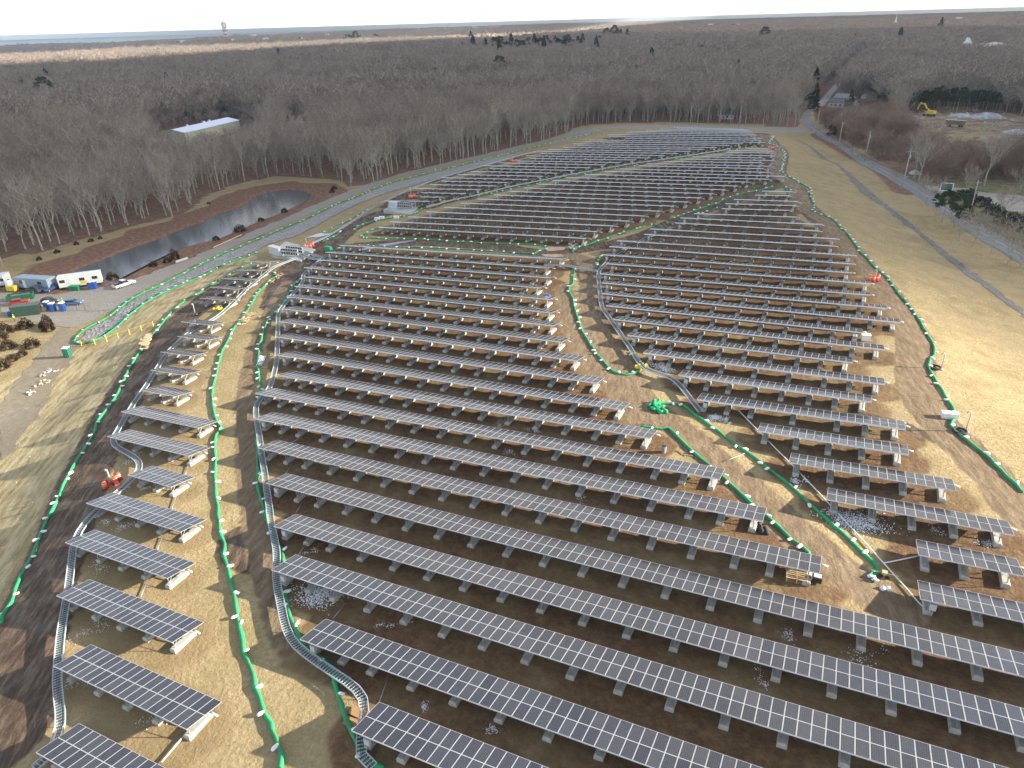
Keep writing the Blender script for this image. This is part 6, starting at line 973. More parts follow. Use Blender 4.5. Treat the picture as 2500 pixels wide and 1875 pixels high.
# ---------------------------------------------------------------- utility poles, sign
M_pole = mat('pole_wood', (.33, .31, .29), .9, var=.15, scale=2)
PL = ['pole at the road behind the far block, left of three', 'pole at the road behind the far block, middle of three', 'pole at the road behind the far block, right of three', 'pole at the road junction', 'pole beside the paved road, next after the junction', 'pole beside the paved road, third from the junction', 'tall pole with a cross arm beside the paved road', 'pole with a cross arm by the pines on the right', 'pole behind the small roadside evergreen']
for j, p in enumerate(POINTS['pole']):
    h = [11, 11, 12, 12, 12, 13, 14.5, 11.5, 11][j]; r0 = empty('utility_pole', P3(p)); tag(r0, 'grey wooden utility ' + PL[j], 'utility pole', 'utility poles along the roads'); lean = rng.normal(0, .12)
    mb = MB(); mb.tube([(0, 0, -.5), (lean, 0, h)], [.21, .15], 8); mb.build('pole', M_pole, r0, True)
    if j in (4, 6, 7): mb = MB(); mb.box((lean, 0, h - .7), (2.6, .14, .14), .3); a = mb.build('cross_arm', M_pole, r0); mb = MB(); [mb.tube([(lean + x, x * .3, h - .62), (lean + x, x * .3, h - .4)], .06, 6) for x in (-1.1, 0, 1.1)]; mb.build('insulators', M_dark, a)
    if j in (5, 6): mb = MB(); mb.tube([(lean * .8 + .3, 0, h - 3), (lean * .8 + .3, 0, h - 2)], .25, 8); mb.build('transformer_can', M_galv, r0)
# wires sag between the roadside poles
wp = [POINTS['pole'][i] for i in (3, 4, 5, 6, 7)]; hh = [12, 12, 13, 14.5, 11.5]
for k in range(4):
    a, b_ = Vector(P3(wp[k], hh[k] - .6)), Vector(P3(wp[k + 1], hh[k + 1] - .6)); mb = MB(); mb.tube([a.lerp(b_, t) - Vector((0, 0, 1.1 * math.sin(math.pi * t))) for t in np.linspace(0, 1, 12)], .02, 3); tag(mb.build('power_wire', M_dark), 'wire sagging between roadside poles, span %s from the junction' % ORD[k].replace('nearest', 'first'), 'wire', 'wires along the paved road')
simple('entrance_sign', POINTS['sign'][0], [('sign_board', lambda q: q.box((0, 0, 2.1), (3.4, .12, 2.2)), mat('sign_green', (.05, .13, .09), .6)), ('sign_frame', lambda q: q.box((0, .05, 2.1), (3.9, .1, 2.7)), M_white), ('post', lambda q: q.box((-1.9, 0, 1.5), (.25, .25, 3.2)), M_white), ('post', lambda q: q.box((1.9, 0, 1.5), (.25, .25, 3.2)), M_white), ('stone_base', lambda q: q.box((0, 0, .3), (4.6, 1.0, .6)), M_conc)], 'green sign with white frame beside the driveway', 'sign', .15)
# ---------------------------------------------------------------- quarry machines
def exca():
    p = POINTS['excavator'][0]; r0 = empty('excavator', P3(p), 2.6); tag(r0, 'yellow excavator with bent arm in the sand pit', 'excavator'); s = 1.5
    for y in (-1.3, 1.3): mb = MB(); mb.box((0, y * s, .5 * s), (4.2 * s, .55 * s, .9 * s), taper=.85); mb.build('track', M_dark, r0)
    mb = MB(); mb.box((-.6 * s, 0, 1.7 * s), (3.4 * s, 2.4 * s, 1.3 * s), taper=.95); mb.build('body', M_yellow, r0); mb = MB(); mb.box((.8 * s, .7 * s, 2.3 * s), (1.3 * s, .95 * s, 1.5 * s), taper=.9); c = mb.build('cab', M_yellow, r0); mb = MB(); mb.box((1.0 * s, .7 * s, 2.6 * s), (1.05 * s, 1.0 * s, .8 * s)); mb.build('window', M_glass, c)
    mb = MB(); mb.tube([(.9 * s, -.3, 1.8 * s), (2.6 * s, -.3, 4.6 * s), (4.6 * s, -.3, 4.8 * s)], [.35 * s, .42 * s, .25 * s], 4); mb.build('boom', M_yellow, r0); mb = MB(); mb.tube([(4.5 * s, -.3, 5.1 * s), (5.4 * s, -.3, 2.2 * s)], [.3 * s, .18 * s], 4); mb.build('arm', M_yellow, r0); mb = MB(); mb.box((5.2 * s, -.3, 1.6 * s), (1.0 * s, 1.2 * s, 1.1 * s), taper=.7); mb.build('bucket', M_dark, r0)
exca()
simple('dump_trailer', POINTS['skip'][0], [('box', lambda q: q.box((0, 0, 2.2), (9, 2.6, 2.2), taper=1.04), mat('rust_steel', (.22, .15, .12), .8, var=.3)), ('box_rim', lambda q: q.box((0, 0, 3.35), (9.5, 2.8, .15)), M_galv)] + [('wheel', (lambda x: lambda q: q.tube([(x, -1.3, .55), (x, -1.0, .55)], .55, 12))(x), M_dark) for x in (-3.4, -2.1, 2.6, 3.8)], 'rusty grey dump trailer in the sand pit', 'dump trailer', -.3)
def mound(name, p, r, h, m_, lab, cat, kind=None, e=1.6):
    n1, n2 = 20, 7; vs = []; 
    for j in range(n2):
        t = j / (n2 - 1)
        for i in range(n1): a = i * 2 * math.pi / n1; rr = r * (1 - t) * (1 + .2 * math.sin(3 * a + 1) + rng.normal(0, .05)); vs.append((rr * math.cos(a) * e, rr * math.sin(a), h * (1 - (1 - t) ** 1.6) * (1 + rng.normal(0, .06)) - .2 * (j == 0)))
    mb = MB(); mb.add(vs, [(j * n1 + i, j * n1 + (i + 1) % n1, (j + 1) * n1 + (i + 1) % n1, (j + 1) * n1 + i) for j in range(n2 - 1) for i in range(n1)]); o = mb.build(name, m_, smooth=True); o.location = P3(p); tag(o, lab, cat, None, kind)
for j, (p, r, h) in enumerate(zip(POINTS['snow_piles'], (7, 9, 6), (2.2, 3.4, 2))): mound('snow_pile', p, r * .7, h, mat('dirty_snow', (.55, .56, .62), .8, col2=(.3, .27, .25), scale=.5), ['snow-streaked pile behind the dump trailer', 'largest white snow pile at the back of the sand pit', 'white heap at the right frame edge of the sand pit'][j], 'snow pile')
for j, p in enumerate(POINTS['rocks_quarry']): mound('boulder', p, [1.6, 1.2, 2.2, 2.0, 1.5, 2.0, 1.8][j], [1.5, 1, 1.8, 1.6, 1.3, 1.6, 1.5][j], mat('boulder', (.42, .38, .33), .9, var=.2), 'pale boulder ' + ['in the brush right of the sand pit', 'at the left lip of the sand pit', 'round one in the brush below the sand pit', 'in the brush by the paved road', 'left of the excavator', 'just behind the excavator', 'right behind the excavator'][j], 'boulder', e=1.2)
# ---------------------------------------------------------------- buildings
M_win = mat('window_dark', (.05, .06, .07), .2)
def gable(name, p, L_, D_, wh, rh, wall, roof, lab, cat='house', rz=0.0, grp=None, windows=True, dz=0):
    r0 = empty(name, P3(p, dz), rz); tag(r0, lab, cat, grp)
    mb = MB(); mb.prism([(-D_ / 2, 0), (D_ / 2, 0), (D_ / 2, wh), (0, wh + rh), (-D_ / 2, wh)], -L_ / 2, L_ / 2, axis='x'); mb.build('wall', wall, r0)
    mb = MB(); o_ = .4
    for s in (-1, 1): mb.add([(-L_ / 2 - o_, s * (D_ / 2 + o_), wh - o_ * rh / (D_ / 2) + .05), (L_ / 2 + o_, s * (D_ / 2 + o_), wh - o_ * rh / (D_ / 2) + .05), (L_ / 2 + o_, 0, wh + rh + .05), (-L_ / 2 - o_, 0, wh + rh + .05), (-L_ / 2 - o_, s * (D_ / 2 + o_), wh - o_ * rh / (D_ / 2) + .25), (L_ / 2 + o_, s * (D_ / 2 + o_), wh - o_ * rh / (D_ / 2) + .25), (L_ / 2 + o_, 0, wh + rh + .25), (-L_ / 2 - o_, 0, wh + rh + .25)], [(0, 1, 2, 3), (7, 6, 5, 4), (0, 4, 5, 1), (1, 5, 6, 2), (3, 2, 6, 7), (0, 3, 7, 4)])
    mb.build('roof', roof, r0)
    if windows:
        for x in (-.3, 0, .3):
            mb = MB(); mb.box((x * L_, -D_ / 2 - .02, wh * .55), (L_ * .12, .08, wh * .35)); mb.build('window', M_win, r0)
    return r0
bb = POINTS['big_building']; a, m_, c = [Vector((*q, 0)) for q in bb]; rz = math.atan2((c - m_).y, (c - m_).x); dpt = 17.0; ctr_ = (m_ + c) / 2 + Vector((-math.sin(rz), math.cos(rz), 0)) * dpt / 2
r0 = gable('metal_warehouse', (ctr_.x, ctr_.y), (c - m_).length, dpt, 6.6, 1.8, mat('cream_metal', (.50, .49, .36), .7, var=.05, scale=.3), mat('white_metal_roof', (.74, .80, .90), .45, spec=.5), 'long cream metal building with pale blue roof in the left woods', 'warehouse', rz, None, False)
for x in (-14, 4, 10): mb = MB(); mb.box((x, .6, 8.8), (1.2, 1.2, 1.1)); mb.build('roof_vent', M_white, r0)
for x in (-22, -5, 12): mb = MB(); mb.box((x, -dpt / 2 - .05, 2), (3, .1, 4)); mb.build('door', mat('door_tan', (.38, .37, .28), .7), r0)
WH = mat('house_white', (.70, .69, .66), .8); RG = mat('roof_grey', (.16, .16, .17), .9); RB = mat('roof_brown', (.13, .09, .07), .9)
gable('shed', POINTS['small_shed'][0], 9, 5, 3, 1.4, WH, mat('roof_pale', (.5, .52, .55), .6), 'small white shed right of the long metal building', 'shed', .4)
for j, p in enumerate(POINTS['house_mid']): gable('house', p, 8, 6, 4 if j == 0 else 3, 2.2, WH, RG, ['pale house among trees behind the far block', 'low white shed beside the pale house behind the far block'][j], rz=.2)
gable('house', POINTS['green_house'][0], 11, 8, 4, 2.6, mat('house_green', (.34, .38, .37), .8), mat('roof_green', (.26, .28, .28), .8), 'grey-green house by the road behind the junction', rz=-.4)
for j, p in enumerate(POINTS['house_more']): gable('house', p, 10, 7, 3.5, 2.2, [WH, mat('house_tan', (.45, .4, .33), .8)][j % 2], [RG, RB][j % 2], 'small house in the woods ' + ['left of the grey-green house', 'right of the road gap', 'farther up the road on its right', 'left of the road in the mid woods', 'deep in the centre-right woods', 'just behind the grey-green house'][j], rz=j * .5)
MOR = ['second', 'third', 'fourth', 'fifth', 'sixth', 'seventh', 'eighth', 'ninth', 'tenth']
fh = sorted(range(len(FARHOUSES)), key=lambda k: FARHOUSES[k][0] / FARHOUSES[k][1])
for rank, k in enumerate(fh):
    p = FARHOUSES[k]; d = math.hypot(*p); nm = (['leftmost'] + ORD[1:] + ['thirty-second', 'thirty-third', 'thirty-fourth', 'thirty-fifth', 'thirty-sixth', 'thirty-seventh', 'thirty-eighth', 'thirty-ninth', 'fortieth'])[rank]; s = d / 2600
    gable('house', p, 16 * s, 12 * s, 11, 6 + s * 2, WH if k % 3 else mat('house_tan', (.45, .4, .33)), [RG, RB, mat('roof_pale', (.5, .52, .55))][k % 3], f"tiny pale house on the horizon, {nm}{'' if rank == 0 else ' from the left'}", rz=math.atan2(p[1], p[0]) - 1.57 + rng.normal(0, .4), grp='houses near the coast', windows=False)
p = FAR['pink']; d = math.hypot(*p); gable('long_building', p, d * .016, d * .006, d * .004 + 6, 8, mat('pink_wall', (.55, .32, .25), .8), mat('roof_pale', (.5, .52, .55)), 'large pinkish building on the horizon near the centre', 'building', math.atan2(p[1], p[0]) - 1.57, windows=False)
p = FAR['tower']; d = math.hypot(*p); s = d * .0052; r0 = empty('water_tower', P3(p)); tag(r0, 'white and rust banded water tower on the left horizon', 'water tower')
mb = MB(); mb.tube([(0, 0, 0), (0, 0, s * 2.35)], s * .45, 12); mb.build('column', mat('tower_white', (.72, .72, .7), .7), r0); mb = MB(); mb.tube([(0, 0, s * 2.3), (0, 0, s * 2.6), (0, 0, s * 3.5), (0, 0, s * 3.8)], [s * .52, s * .66, s * .66, s * .25], 16); mb.build('tank', mat('tower_white', (.72, .72, .7)), r0)
for z in (.8, 1.6): mb = MB(); mb.tube([(0, 0, s * z), (0, 0, s * (z + .4))], s * .47, 12); mb.build('rust_band', mat('rust_band', (.35, .16, .12), .8), r0)
p = FAR['steeple']; d = math.hypot(*p); s = d * .0016; r0 = empty('church', P3(p)); tag(r0, 'white church steeple on the right horizon', 'church'); mb = MB(); mb.box((0, 0, 10), (s * 2, s * 2, 20 + s)); mb.build('tower', WH, r0); mb = MB(); mb.tube([(0, 0, 20), (0, 0, 20 + s * 5)], [s * .9, .2], 8); mb.build('spire', WH, r0)
p = FAR['dome']; d = math.hypot(*p); mound('gravel_heap', p, d * .008, d * .009 + 14, mat('white_stone', (.62, .63, .66), .9, var=.15, scale=.1), 'tall white stone heap at the far right edge of the woods', 'heap', e=1.3)
p = FAR['white2']; mound('gravel_heap', p, math.hypot(*p) * .024, 20, mat('white_stone2', (.55, .52, .48), .9, var=.25, scale=.08), 'long low pale heap right of the tall white one', 'heap', e=2.4)

# ---------------------------------------------------------------- trees
M_bark = mat('grey_bark', (.42, .39, .32), .9, col2=(.25, .22, .185), scale=1.2, obj=True)
M_limb = mat('limb_bark', (.26, .225, .18), .9, col2=(.16, .135, .11), scale=1.2, obj=True)
def twig_mat(name, a, c):
    m = bpy.data.materials.new(name); m.use_nodes = True; nt = m.node_tree; b = nt.nodes['Principled BSDF']; b.inputs['Roughness'].default_value = .9; b.inputs['Specular IOR Level'].default_value = .15
    oi = nt.nodes.new('ShaderNodeObjectInfo'); r = nt.nodes.new('ShaderNodeValToRGB'); r.color_ramp.elements[0].color = (*a, 1); r.color_ramp.elements[1].color = (*c, 1); nt.links.new(oi.outputs['Random'], r.inputs[0])
    g = nt.nodes.new('ShaderNodeNewGeometry'); n = nt.nodes.new('ShaderNodeTexNoise'); n.inputs['Scale'].default_value = .011; n.inputs['Detail'].default_value = 6; nt.links.new(g.outputs['Position'], n.inputs['Vector'])
    x = nt.nodes.new('ShaderNodeMix'); x.data_type = 'RGBA'; x.blend_type = 'MULTIPLY'; x.inputs[0].default_value = .8; r2 = nt.nodes.new('ShaderNodeValToRGB'); r2.color_ramp.elements[0].position = .38; r2.color_ramp.elements[1].position = .62; r2.color_ramp.elements[0].color = (.80, .67, .64, 1); r2.color_ramp.elements[1].color = (1.0, 1.0, .96, 1)
    nt.links.new(n.outputs['Fac'], r2.inputs[0]); nt.links.new(r.outputs[0], x.inputs[6]); nt.links.new(r2.outputs[0], x.inputs[7]); nt.links.new(x.outputs[2], b.inputs['Base Color']); return m
M_twig = twig_mat('bare_twigs', (.20, .146, .124), (.315, .248, .20))
M_brush = twig_mat('brush_twigs', (.23, .16, .125), (.32, .25, .19))
def bare_tree(seed, H, spread_, twigs, lean=0, low=.42, twr=.022, reach=1.25):
    r = random.Random(seed); T = MB(); C = MB()
    th = H * low; trunk = [(0, 0, -.4), (r.uniform(-.2, .2), r.uniform(-.2, .2), th * .5), (r.uniform(-.4, .4) + lean, r.uniform(-.4, .4), th)]
    forks = r.choice([1, 1, 2, 3]); T.tube(trunk, [H * .017, H * .0135, H * .011], 6, cap=False); base = Vector(trunk[-1]); tips = []
    def limb(p, d, L_, r0, lv):
        n = 3; pts = [p]; q = Vector(p)
        for k in range(n): d = (d + Vector((r.uniform(-.22, .22), r.uniform(-.22, .22), r.uniform(-.02, .20)))).normalized(); q = q + d * L_ / n; pts.append(Vector(q))
        C.tube(pts, [max(twr * .8, r0 * (1 - .25 * i)) for i in range(n + 1)], 4 if lv < 1 else 3, 1, cap=False)
        for k in range(1, n + 1):
            if lv < 2:
                for j in range(2 if lv == 0 else 2):
                    a = r.uniform(0, 6.28); dd = (d * .75 + Vector((math.cos(a), math.sin(a), r.uniform(-.05, .5))) * .85).normalized(); limb(pts[k], dd, L_ * r.uniform(.42, .62), r0 * .48, lv + 1)
            else: tips.append((pts[k], d))
        tips.append((pts[-1], d))
    nl = r.randint(5, 7)
    for k in range(nl):
        a = k * 2.4 + r.uniform(-.4, .4); t = k / (nl - 1); z = th * (.78 + .22 * t) if k < nl - 2 else th; tilt = spread_ * (1.0 - .75 * t)
        limb(Vector((trunk[2][0] * z / th, trunk[2][1] * z / th, z)), Vector((math.cos(a) * tilt, math.sin(a) * tilt, 1)).normalized(), (H - th) * r.uniform(.68, .92), H * .0075, 0)
    vs = []; fs = []
    top_tips = sorted(tips, key=lambda q: -(q[0][2] + .35 * math.hypot(q[0][0], q[0][1])))[:max(12, int(len(tips) * .72))]
    for k in range(twigs):
        p, d = r.choice(top_tips); dd = (d * .6 + Vector((r.uniform(-1, 1), r.uniform(-1, 1), r.uniform(-.4, 1)))).normalized(); L_ = r.uniform(.5, reach); s = dd.cross(Vector((r.uniform(-1, 1), r.uniform(-1, 1), r.uniform(-1, 1)))).normalized() * twr * r.uniform(.7, 1.4)
        q = Vector(p) + Vector((r.uniform(-.3, .3), r.uniform(-.3, .3), r.uniform(-.3, .3))); k0 = len(vs); vs += [q - s, q + s, q + dd * L_]; fs.append((k0, k0 + 1, k0 + 2))
    C.add(vs, fs, 0); return T, C
TV = []
for k in range(7):
    T, C = bare_tree(100 + k, [17.5, 16, 18.5, 15.5, 17, 14.5, 19][k], [.75, .95, .65, 1.0, .85, .8, .7][k], 850, low=[.42, .35, .48, .3, .4, .36, .5][k], twr=.021)
    TV.append((T.mesh('trunk', M_bark, True), C.mesh('crown', [M_twig, M_bark], False)))
fx0, fx1 = math.radians(75), math.radians(157)
def scatter(r0, r1, sp, jit, seed, keep=None):
    g = np.random.default_rng(seed); R1 = r1; X, Y = np.meshgrid(np.arange(-R1, R1 * .35, sp), np.arange(-60 if r0 < 300 else 0, R1, sp)); X = X.ravel() + g.uniform(-jit, jit, X.size) * sp; Y = Y.ravel() + g.uniform(-jit, jit, Y.size) * sp
    d = np.hypot(X, Y); a = np.arctan2(Y, X); k = (d > r0) & (d <= r1) & (a > fx0) & (a < fx1); X, Y = X[k], Y[k]
    k = ~inpoly(X, Y, CLEAR) & ~inpoly(X, Y, QCLEAR) & ~inpoly(X, Y, BCLEAR) & ~inpoly(X, Y, THICKET) & (dline(X, Y, ROADGAP) > 11); X, Y = X[k], Y[k]
    k = ~((np.abs(X + 60) < 170) & (Y < 125)) & (noise2(X, Y, 75, 51) > -.62); return X[k], Y[k]
X1, Y1 = scatter(100, 560, 6.6, .48, 1); X2, Y2 = scatter(560, 1150, 9.5, .48, 2); X3, Y3 = scatter(1150, 2600, 16, .48, 3)
dcl = dline(X1, Y1, CLEAR, True); order = np.argsort(np.hypot(X1, Y1) + dcl * 1.5)
# only trees inside the view count as the nearest ones
az = np.arctan2(Y1, X1); vis = (az > math.radians(79)) & (az < math.radians(153)); order = [i for i in order if vis[i]]
near_i = order[:300]; far_mask = np.ones(len(X1), bool); far_mask[near_i] = False
def zone(x, y):
    a = math.degrees(math.atan2(y, x))
    return 'behind the pond' if a > 140 else ('past the pond head' if a > 128 else ('along the far gravel road' if a > 112 else ('behind the far block' if a > 98 else 'by the road junction')))
for q, i in enumerate(near_i):
    x, y = float(X1[i]), float(Y1[i]); v = int(rng.integers(7)); r0 = empty('bare_tree', P3((x, y)), rng.uniform(0, 6.28)); s = rng.uniform(.85, 1.12); r0.scale = (s, s, s * rng.uniform(.92, 1.08))
    tag(r0, 'tall bare grey tree in the edge of the woods ' + zone(x, y), 'tree', 'bare trees in the edge of the woods ' + zone(x, y)); put('trunk', TV[v][0], r0); put('crown', TV[v][1], r0)
def lowfac(X, Y):
    f = np.where(inpoly(X, Y, LOWWOOD), .42, 1.0)
    for (x, y), hw, ln in [(p, 13, 110) for p in POINTS['green_house'] + POINTS['house_more'] + POINTS['small_shed']]:
        d = math.hypot(x, y); ux, uy = x / d, y / d; al = X * ux + Y * uy; ac = np.abs(-X * uy + Y * ux); f = np.where((al < d + 8) & (al > d - ln) & (ac < hw * np.clip(.6 + .4 * (d - al) / ln, .6, 1)), np.minimum(f, .38), f)
    return f
def forest(name, label, X, Y, variants, smin, smax, wide, seed, kindrange=None):
    g = np.random.default_rng(seed); n = len(X); LF = lowfac(X, Y); me_ = bpy.data.meshes.new(name); me_.vertices.add(n); me_.vertices.foreach_set('co', np.c_[X, Y, ground_z(X, Y)].ravel())
    for nm, typ, arr in (('rot', 'FLOAT', g.uniform(0, 6.28, n)), ('siz', 'FLOAT', g.uniform(smin, smax, n) * LF * (1 + .13 * noise2(X, Y, 130, 77))), ('var', 'INT', g.integers(0, len(variants), n))):
        at = me_.attributes.new(nm, typ, 'POINT'); at.data.foreach_set('value', arr.astype(np.float32 if typ == 'FLOAT' else np.int32))
    at = me_.attributes.new('wid', 'FLOAT', 'POINT'); at.data.foreach_set('value', np.broadcast_to(wide, (n,)).astype(np.float32))
    o = put(name, me_); tag(o, label, 'woods', None, 'stuff')
    cl_ = bpy.data.collections.new(name + '_sources')
    for k, vm in enumerate(variants): ob = bpy.data.objects.new('%s_%02d' % (name, k), vm); cl_.objects.link(ob)
    ng = bpy.data.node_groups.new(name, 'GeometryNodeTree'); ng.interface.new_socket('Geometry', in_out='INPUT', socket_type='NodeSocketGeometry'); ng.interface.new_socket('Geometry', in_out='OUTPUT', socket_type='NodeSocketGeometry')
    N = ng.nodes; L = ng.links; gi = N.new('NodeGroupInput'); go = N.new('NodeGroupOutput'); ip = N.new('GeometryNodeInstanceOnPoints'); ci = N.new('GeometryNodeCollectionInfo'); ci.inputs[0].default_value = cl_; ci.inputs['Separate Children'].default_value = True; ci.inputs['Reset Children'].default_value = True
    def na(nm, t): a = N.new('GeometryNodeInputNamedAttribute'); a.data_type = t; a.inputs[0].default_value = nm; return a.outputs[0]
    cr = N.new('ShaderNodeCombineXYZ'); L.new(na('rot', 'FLOAT'), cr.inputs[2]); sc = N.new('ShaderNodeCombineXYZ'); ml = N.new('ShaderNodeMath'); ml.operation = 'MULTIPLY'; L.new(na('siz', 'FLOAT'), ml.inputs[0]); L.new(na('wid', 'FLOAT'), ml.inputs[1]); L.new(ml.outputs[0], sc.inputs[0]); L.new(ml.outputs[0], sc.inputs[1]); L.new(na('siz', 'FLOAT'), sc.inputs[2])
    L.new(gi.outputs[0], ip.inputs['Points']); L.new(ci.outputs[0], ip.inputs['Instance']); ip.inputs['Pick Instance'].default_value = True; L.new(na('var', 'INT'), ip.inputs['Instance Index']); L.new(cr.outputs[0], ip.inputs['Rotation']); L.new(sc.outputs[0], ip.inputs['Scale']); L.new(ip.outputs[0], go.inputs[0])
    md = o.modifiers.new('trees', 'NODES'); md.node_group = ng; return o
def merged(T, C, name): 
    k = len(C.v); mb = MB(); mb.v = C.v + T.v; mb.f = C.f + [tuple(a + k for a in f) for f in T.f]; mb.mi = C.mi + [1] * len(T.f); return mb.mesh(name, [M_twig, M_bark])
FV = []
for k in range(6):
    T, C = bare_tree(100 + k, [17.5, 16, 18.5, 15.5, 17, 14.5][k], [.75, .95, .65, 1.0, .85, .8][k], 1000, low=[.42, .35, .48, .3, .4, .36][k], twr=.028); FV.append(merged(T, C, 'tree_source'))
LV = []
for k in range(4):      # coarser crowns for the distance
    T, C = bare_tree(300 + k, 17, .95, 620, low=.3, twr=.10, reach=2.2); LV.append(merged(T, C, 'tree_source_far'))
forest('woods', 'dense grey-brown bare woods filling the middle distance', X1[far_mask], Y1[far_mask], FV, .72, 1.18, 1.08, 11)
forest('woods_beyond', 'grey-brown bare woods stretching towards the coast', np.r_[X2, X3], np.r_[Y2, Y3], LV, .68, 1.15, np.r_[np.full(len(X2), 1.3), np.full(len(X3), 2.0)], 12)
# brush between paved road and sand pit
tx = np.array(THICKET); g = np.random.default_rng(5); n_ = 6000; X = g.uniform(tx[:, 0].min(), tx[:, 0].max(), n_); Y = g.uniform(tx[:, 1].min(), tx[:, 1].max(), n_); k = inpoly(X, Y, THICKET) & ~inpoly(X, Y, QCLEAR) & (noise2(X, Y, 45, 9) > -.12); X, Y = X[k][:760], Y[k][:760]
BV = []
for k in range(4):
    T, C = bare_tree(500 + k, 7.5, 1.1, 500, low=.15, twr=.03, reach=1.0); kk = len(C.v); mb = MB(); mb.v = C.v + T.v; mb.f = C.f + [tuple(a + kk for a in f) for f in T.f]; mb.mi = [0] * len(mb.f); BV.append(mb.mesh('brush_source', [M_brush]))
forest('brush', 'brown bare brush between the paved road and the sand pit', X, Y, BV, .45, 1.25, 1.0, 13)
# canopy far away: an uneven sheet of crowns
naz, nr = 620, 300; az_ = np.radians(np.linspace(74, 158, naz)); rr = 2450 * (30500 / 2450) ** (np.linspace(0, 1, nr) ** 1.25)
A_, R_ = np.meshgrid(az_, rr); X = (R_ * np.cos(A_)).ravel(); Y = (R_ * np.sin(A_)).ravel(); Z0 = ground_z(X, Y); Rf = R_.ravel()
ca = np.array([math.atan2(c[1], c[0]) for c in COAST]); cr_ = np.array([math.hypot(*c) for c in COAST]); o_ = np.argsort(ca); coast_r = np.interp(A_.ravel(), ca[o_], cr_[o_], left=29000, right=cr_[o_][-1])
coast_r = np.where(A_.ravel() < ca.min(), 29500, coast_r)
bump = 11 + 3.2 * g.normal(0, 1, X.size) + 3.0 * noise2(X, Y, 160, 21) + 2.5 * noise2(X, Y, 600, 22)
bump += np.where(Rf > 4500, 5 * np.clip(noise2(X, Y, 2600, 30), 0, 1), 0) + smooth(9000, 14000, Rf) * 6
Z = np.where(Rf < coast_r, Z0 + bump, Z0 - 30); ii = np.arange(naz * nr).reshape(nr, naz); fq = np.stack([ii[:-1, 1:], ii[:-1, :-1], ii[1:, :-1], ii[1:, 1:]], -1).reshape(-1, 4)
me_ = bpy.data.meshes.new('far_woods'); me_.from_pydata(np.c_[X, Y, Z].tolist(), [], fq.tolist()); me_.materials.append(mat('far_canopy', (.24, .19, .135), .95, col2=(.16, .115, .095), scale=.012, spec=.1)); me_.update()
if me_.polygons[0].normal.z < 0: me_.flip_normals()
tag(put('far_woods', me_), 'far-off bare woods reaching to the sea', 'woods', None, 'stuff')

# evergreens
M_needle = twig_mat('needles', (.018, .036, .018), (.035, .058, .026)); M_needle2 = twig_mat('pine_needles', (.03, .06, .022), (.055, .085, .035))
def evergreen(seed, H, rad, n, m_, pine=False):
    r = random.Random(seed); T = MB(); C = MB(); T.tube([(0, 0, -.3), (r.uniform(-.2, .2), 0, H * .5), (0, 0, H * .93)], [H * .018, H * .013, .04], 6, cap=False); vs = []; fs = []
    cl_ = [(r.uniform(0, 6.28), r.uniform(.25, 1) if pine else r.uniform(.1, 1)) for _ in range(26 if pine else 60)]
    for k in range(n):
        a, t = r.choice(cl_); z = H * ((.38 + .6 * t) if pine else (.10 + .9 * t)); w_ = rad * (((1 - abs(t - .45) * 1.1)) if pine else (1.02 - t) ** .8) * r.uniform(.35, 1.0); a += r.gauss(0, .22); z += r.gauss(0, H * .022) - w_ * .12
        c = Vector((math.cos(a) * w_, math.sin(a) * w_, z)); s = r.uniform(.25, .55) * H / 14; u = Vector((r.uniform(-1, 1), r.uniform(-1, 1), r.uniform(-.5, .5))).normalized() * s; v = Vector((math.cos(a), math.sin(a), r.uniform(-.6, .1))).normalized() * s * 1.3
        k0 = len(vs); vs += [c - u, c + v * .2 - u * .2 + Vector((0, 0, s * .3)), c + u, c + v]; fs.append((k0, k0 + 1, k0 + 2)); fs.append((k0, k0 + 2, k0 + 3))
    C.add(vs, fs); return T.mesh('trunk', M_bark, True), C.mesh('crown', m_)
EV = [evergreen(k, 15, 3.6, 1500, M_needle) for k in range(3)]; PV = [evergreen(20 + k, 14, 4.6, 1500, M_needle2 if k else M_needle, True) for k in range(3)]
def plant(name, p, var, s, lab, cat, grp=None, sz=1.0):
    r0 = empty(name, P3(p), rng.uniform(0, 6.28)); r0.scale = (s, s, s * sz); tag(r0, lab, cat, grp); put('trunk', var[0], r0); put('crown', var[1], r0); return r0
for k, p in enumerate(FAREVERGREEN):
    d = math.hypot(*p); s = (16 + d * .011) / 13; plant('evergreen_tree', p, (EV + PV)[k % 6], s * rng.uniform(.85, 1.15), 'dark evergreen of the grove standing above the centre woods' if k < GROVE or GROVE + 3 <= k < GROVE + 6 else f'lone dark evergreen in the far woods, {int(d)} m out', 'evergreen tree', 'evergreens above the bare woods', .62 + .12 * (k % 3))
for k, p in enumerate(RIGHTPINES): plant('pine_tree', p, PV[k % 3], rng.uniform(.8, 1.05), 'dark green pine in the dense belt behind the sand pit', 'pine tree', 'pines behind the sand pit')
for k, p in enumerate(TALLPINES): plant('pine_tree', p, (EV + PV)[k % 6], [1.15, 1.5, .8, .7, .75, .7, .65, .7][k], 'dark pine by the road junction, ' + ['tall one at the left', 'tallest at the back', 'right of the tall one', 'low one at the left', 'low one behind the road', 'bushy one beside the road', 'lowest by the kerb', 'by the grey-green house'][k], 'pine tree', 'pines by the junction')
plant('evergreen_tree', POINTS['evergreen_roadside'][0], PV[1], .62, 'lone round evergreen beside the paved road', 'evergreen tree')
for k, p in enumerate(POINTS['pines_right']): plant('pine_tree', p, PV[(k + 1) % 3], [.68, .72, .55, .5][k], 'green pine of the clump by the right-hand road, ' + ['left one', 'middle one', 'right low one', 'far left low one'][k], 'pine tree', 'pine clump by the paved road')
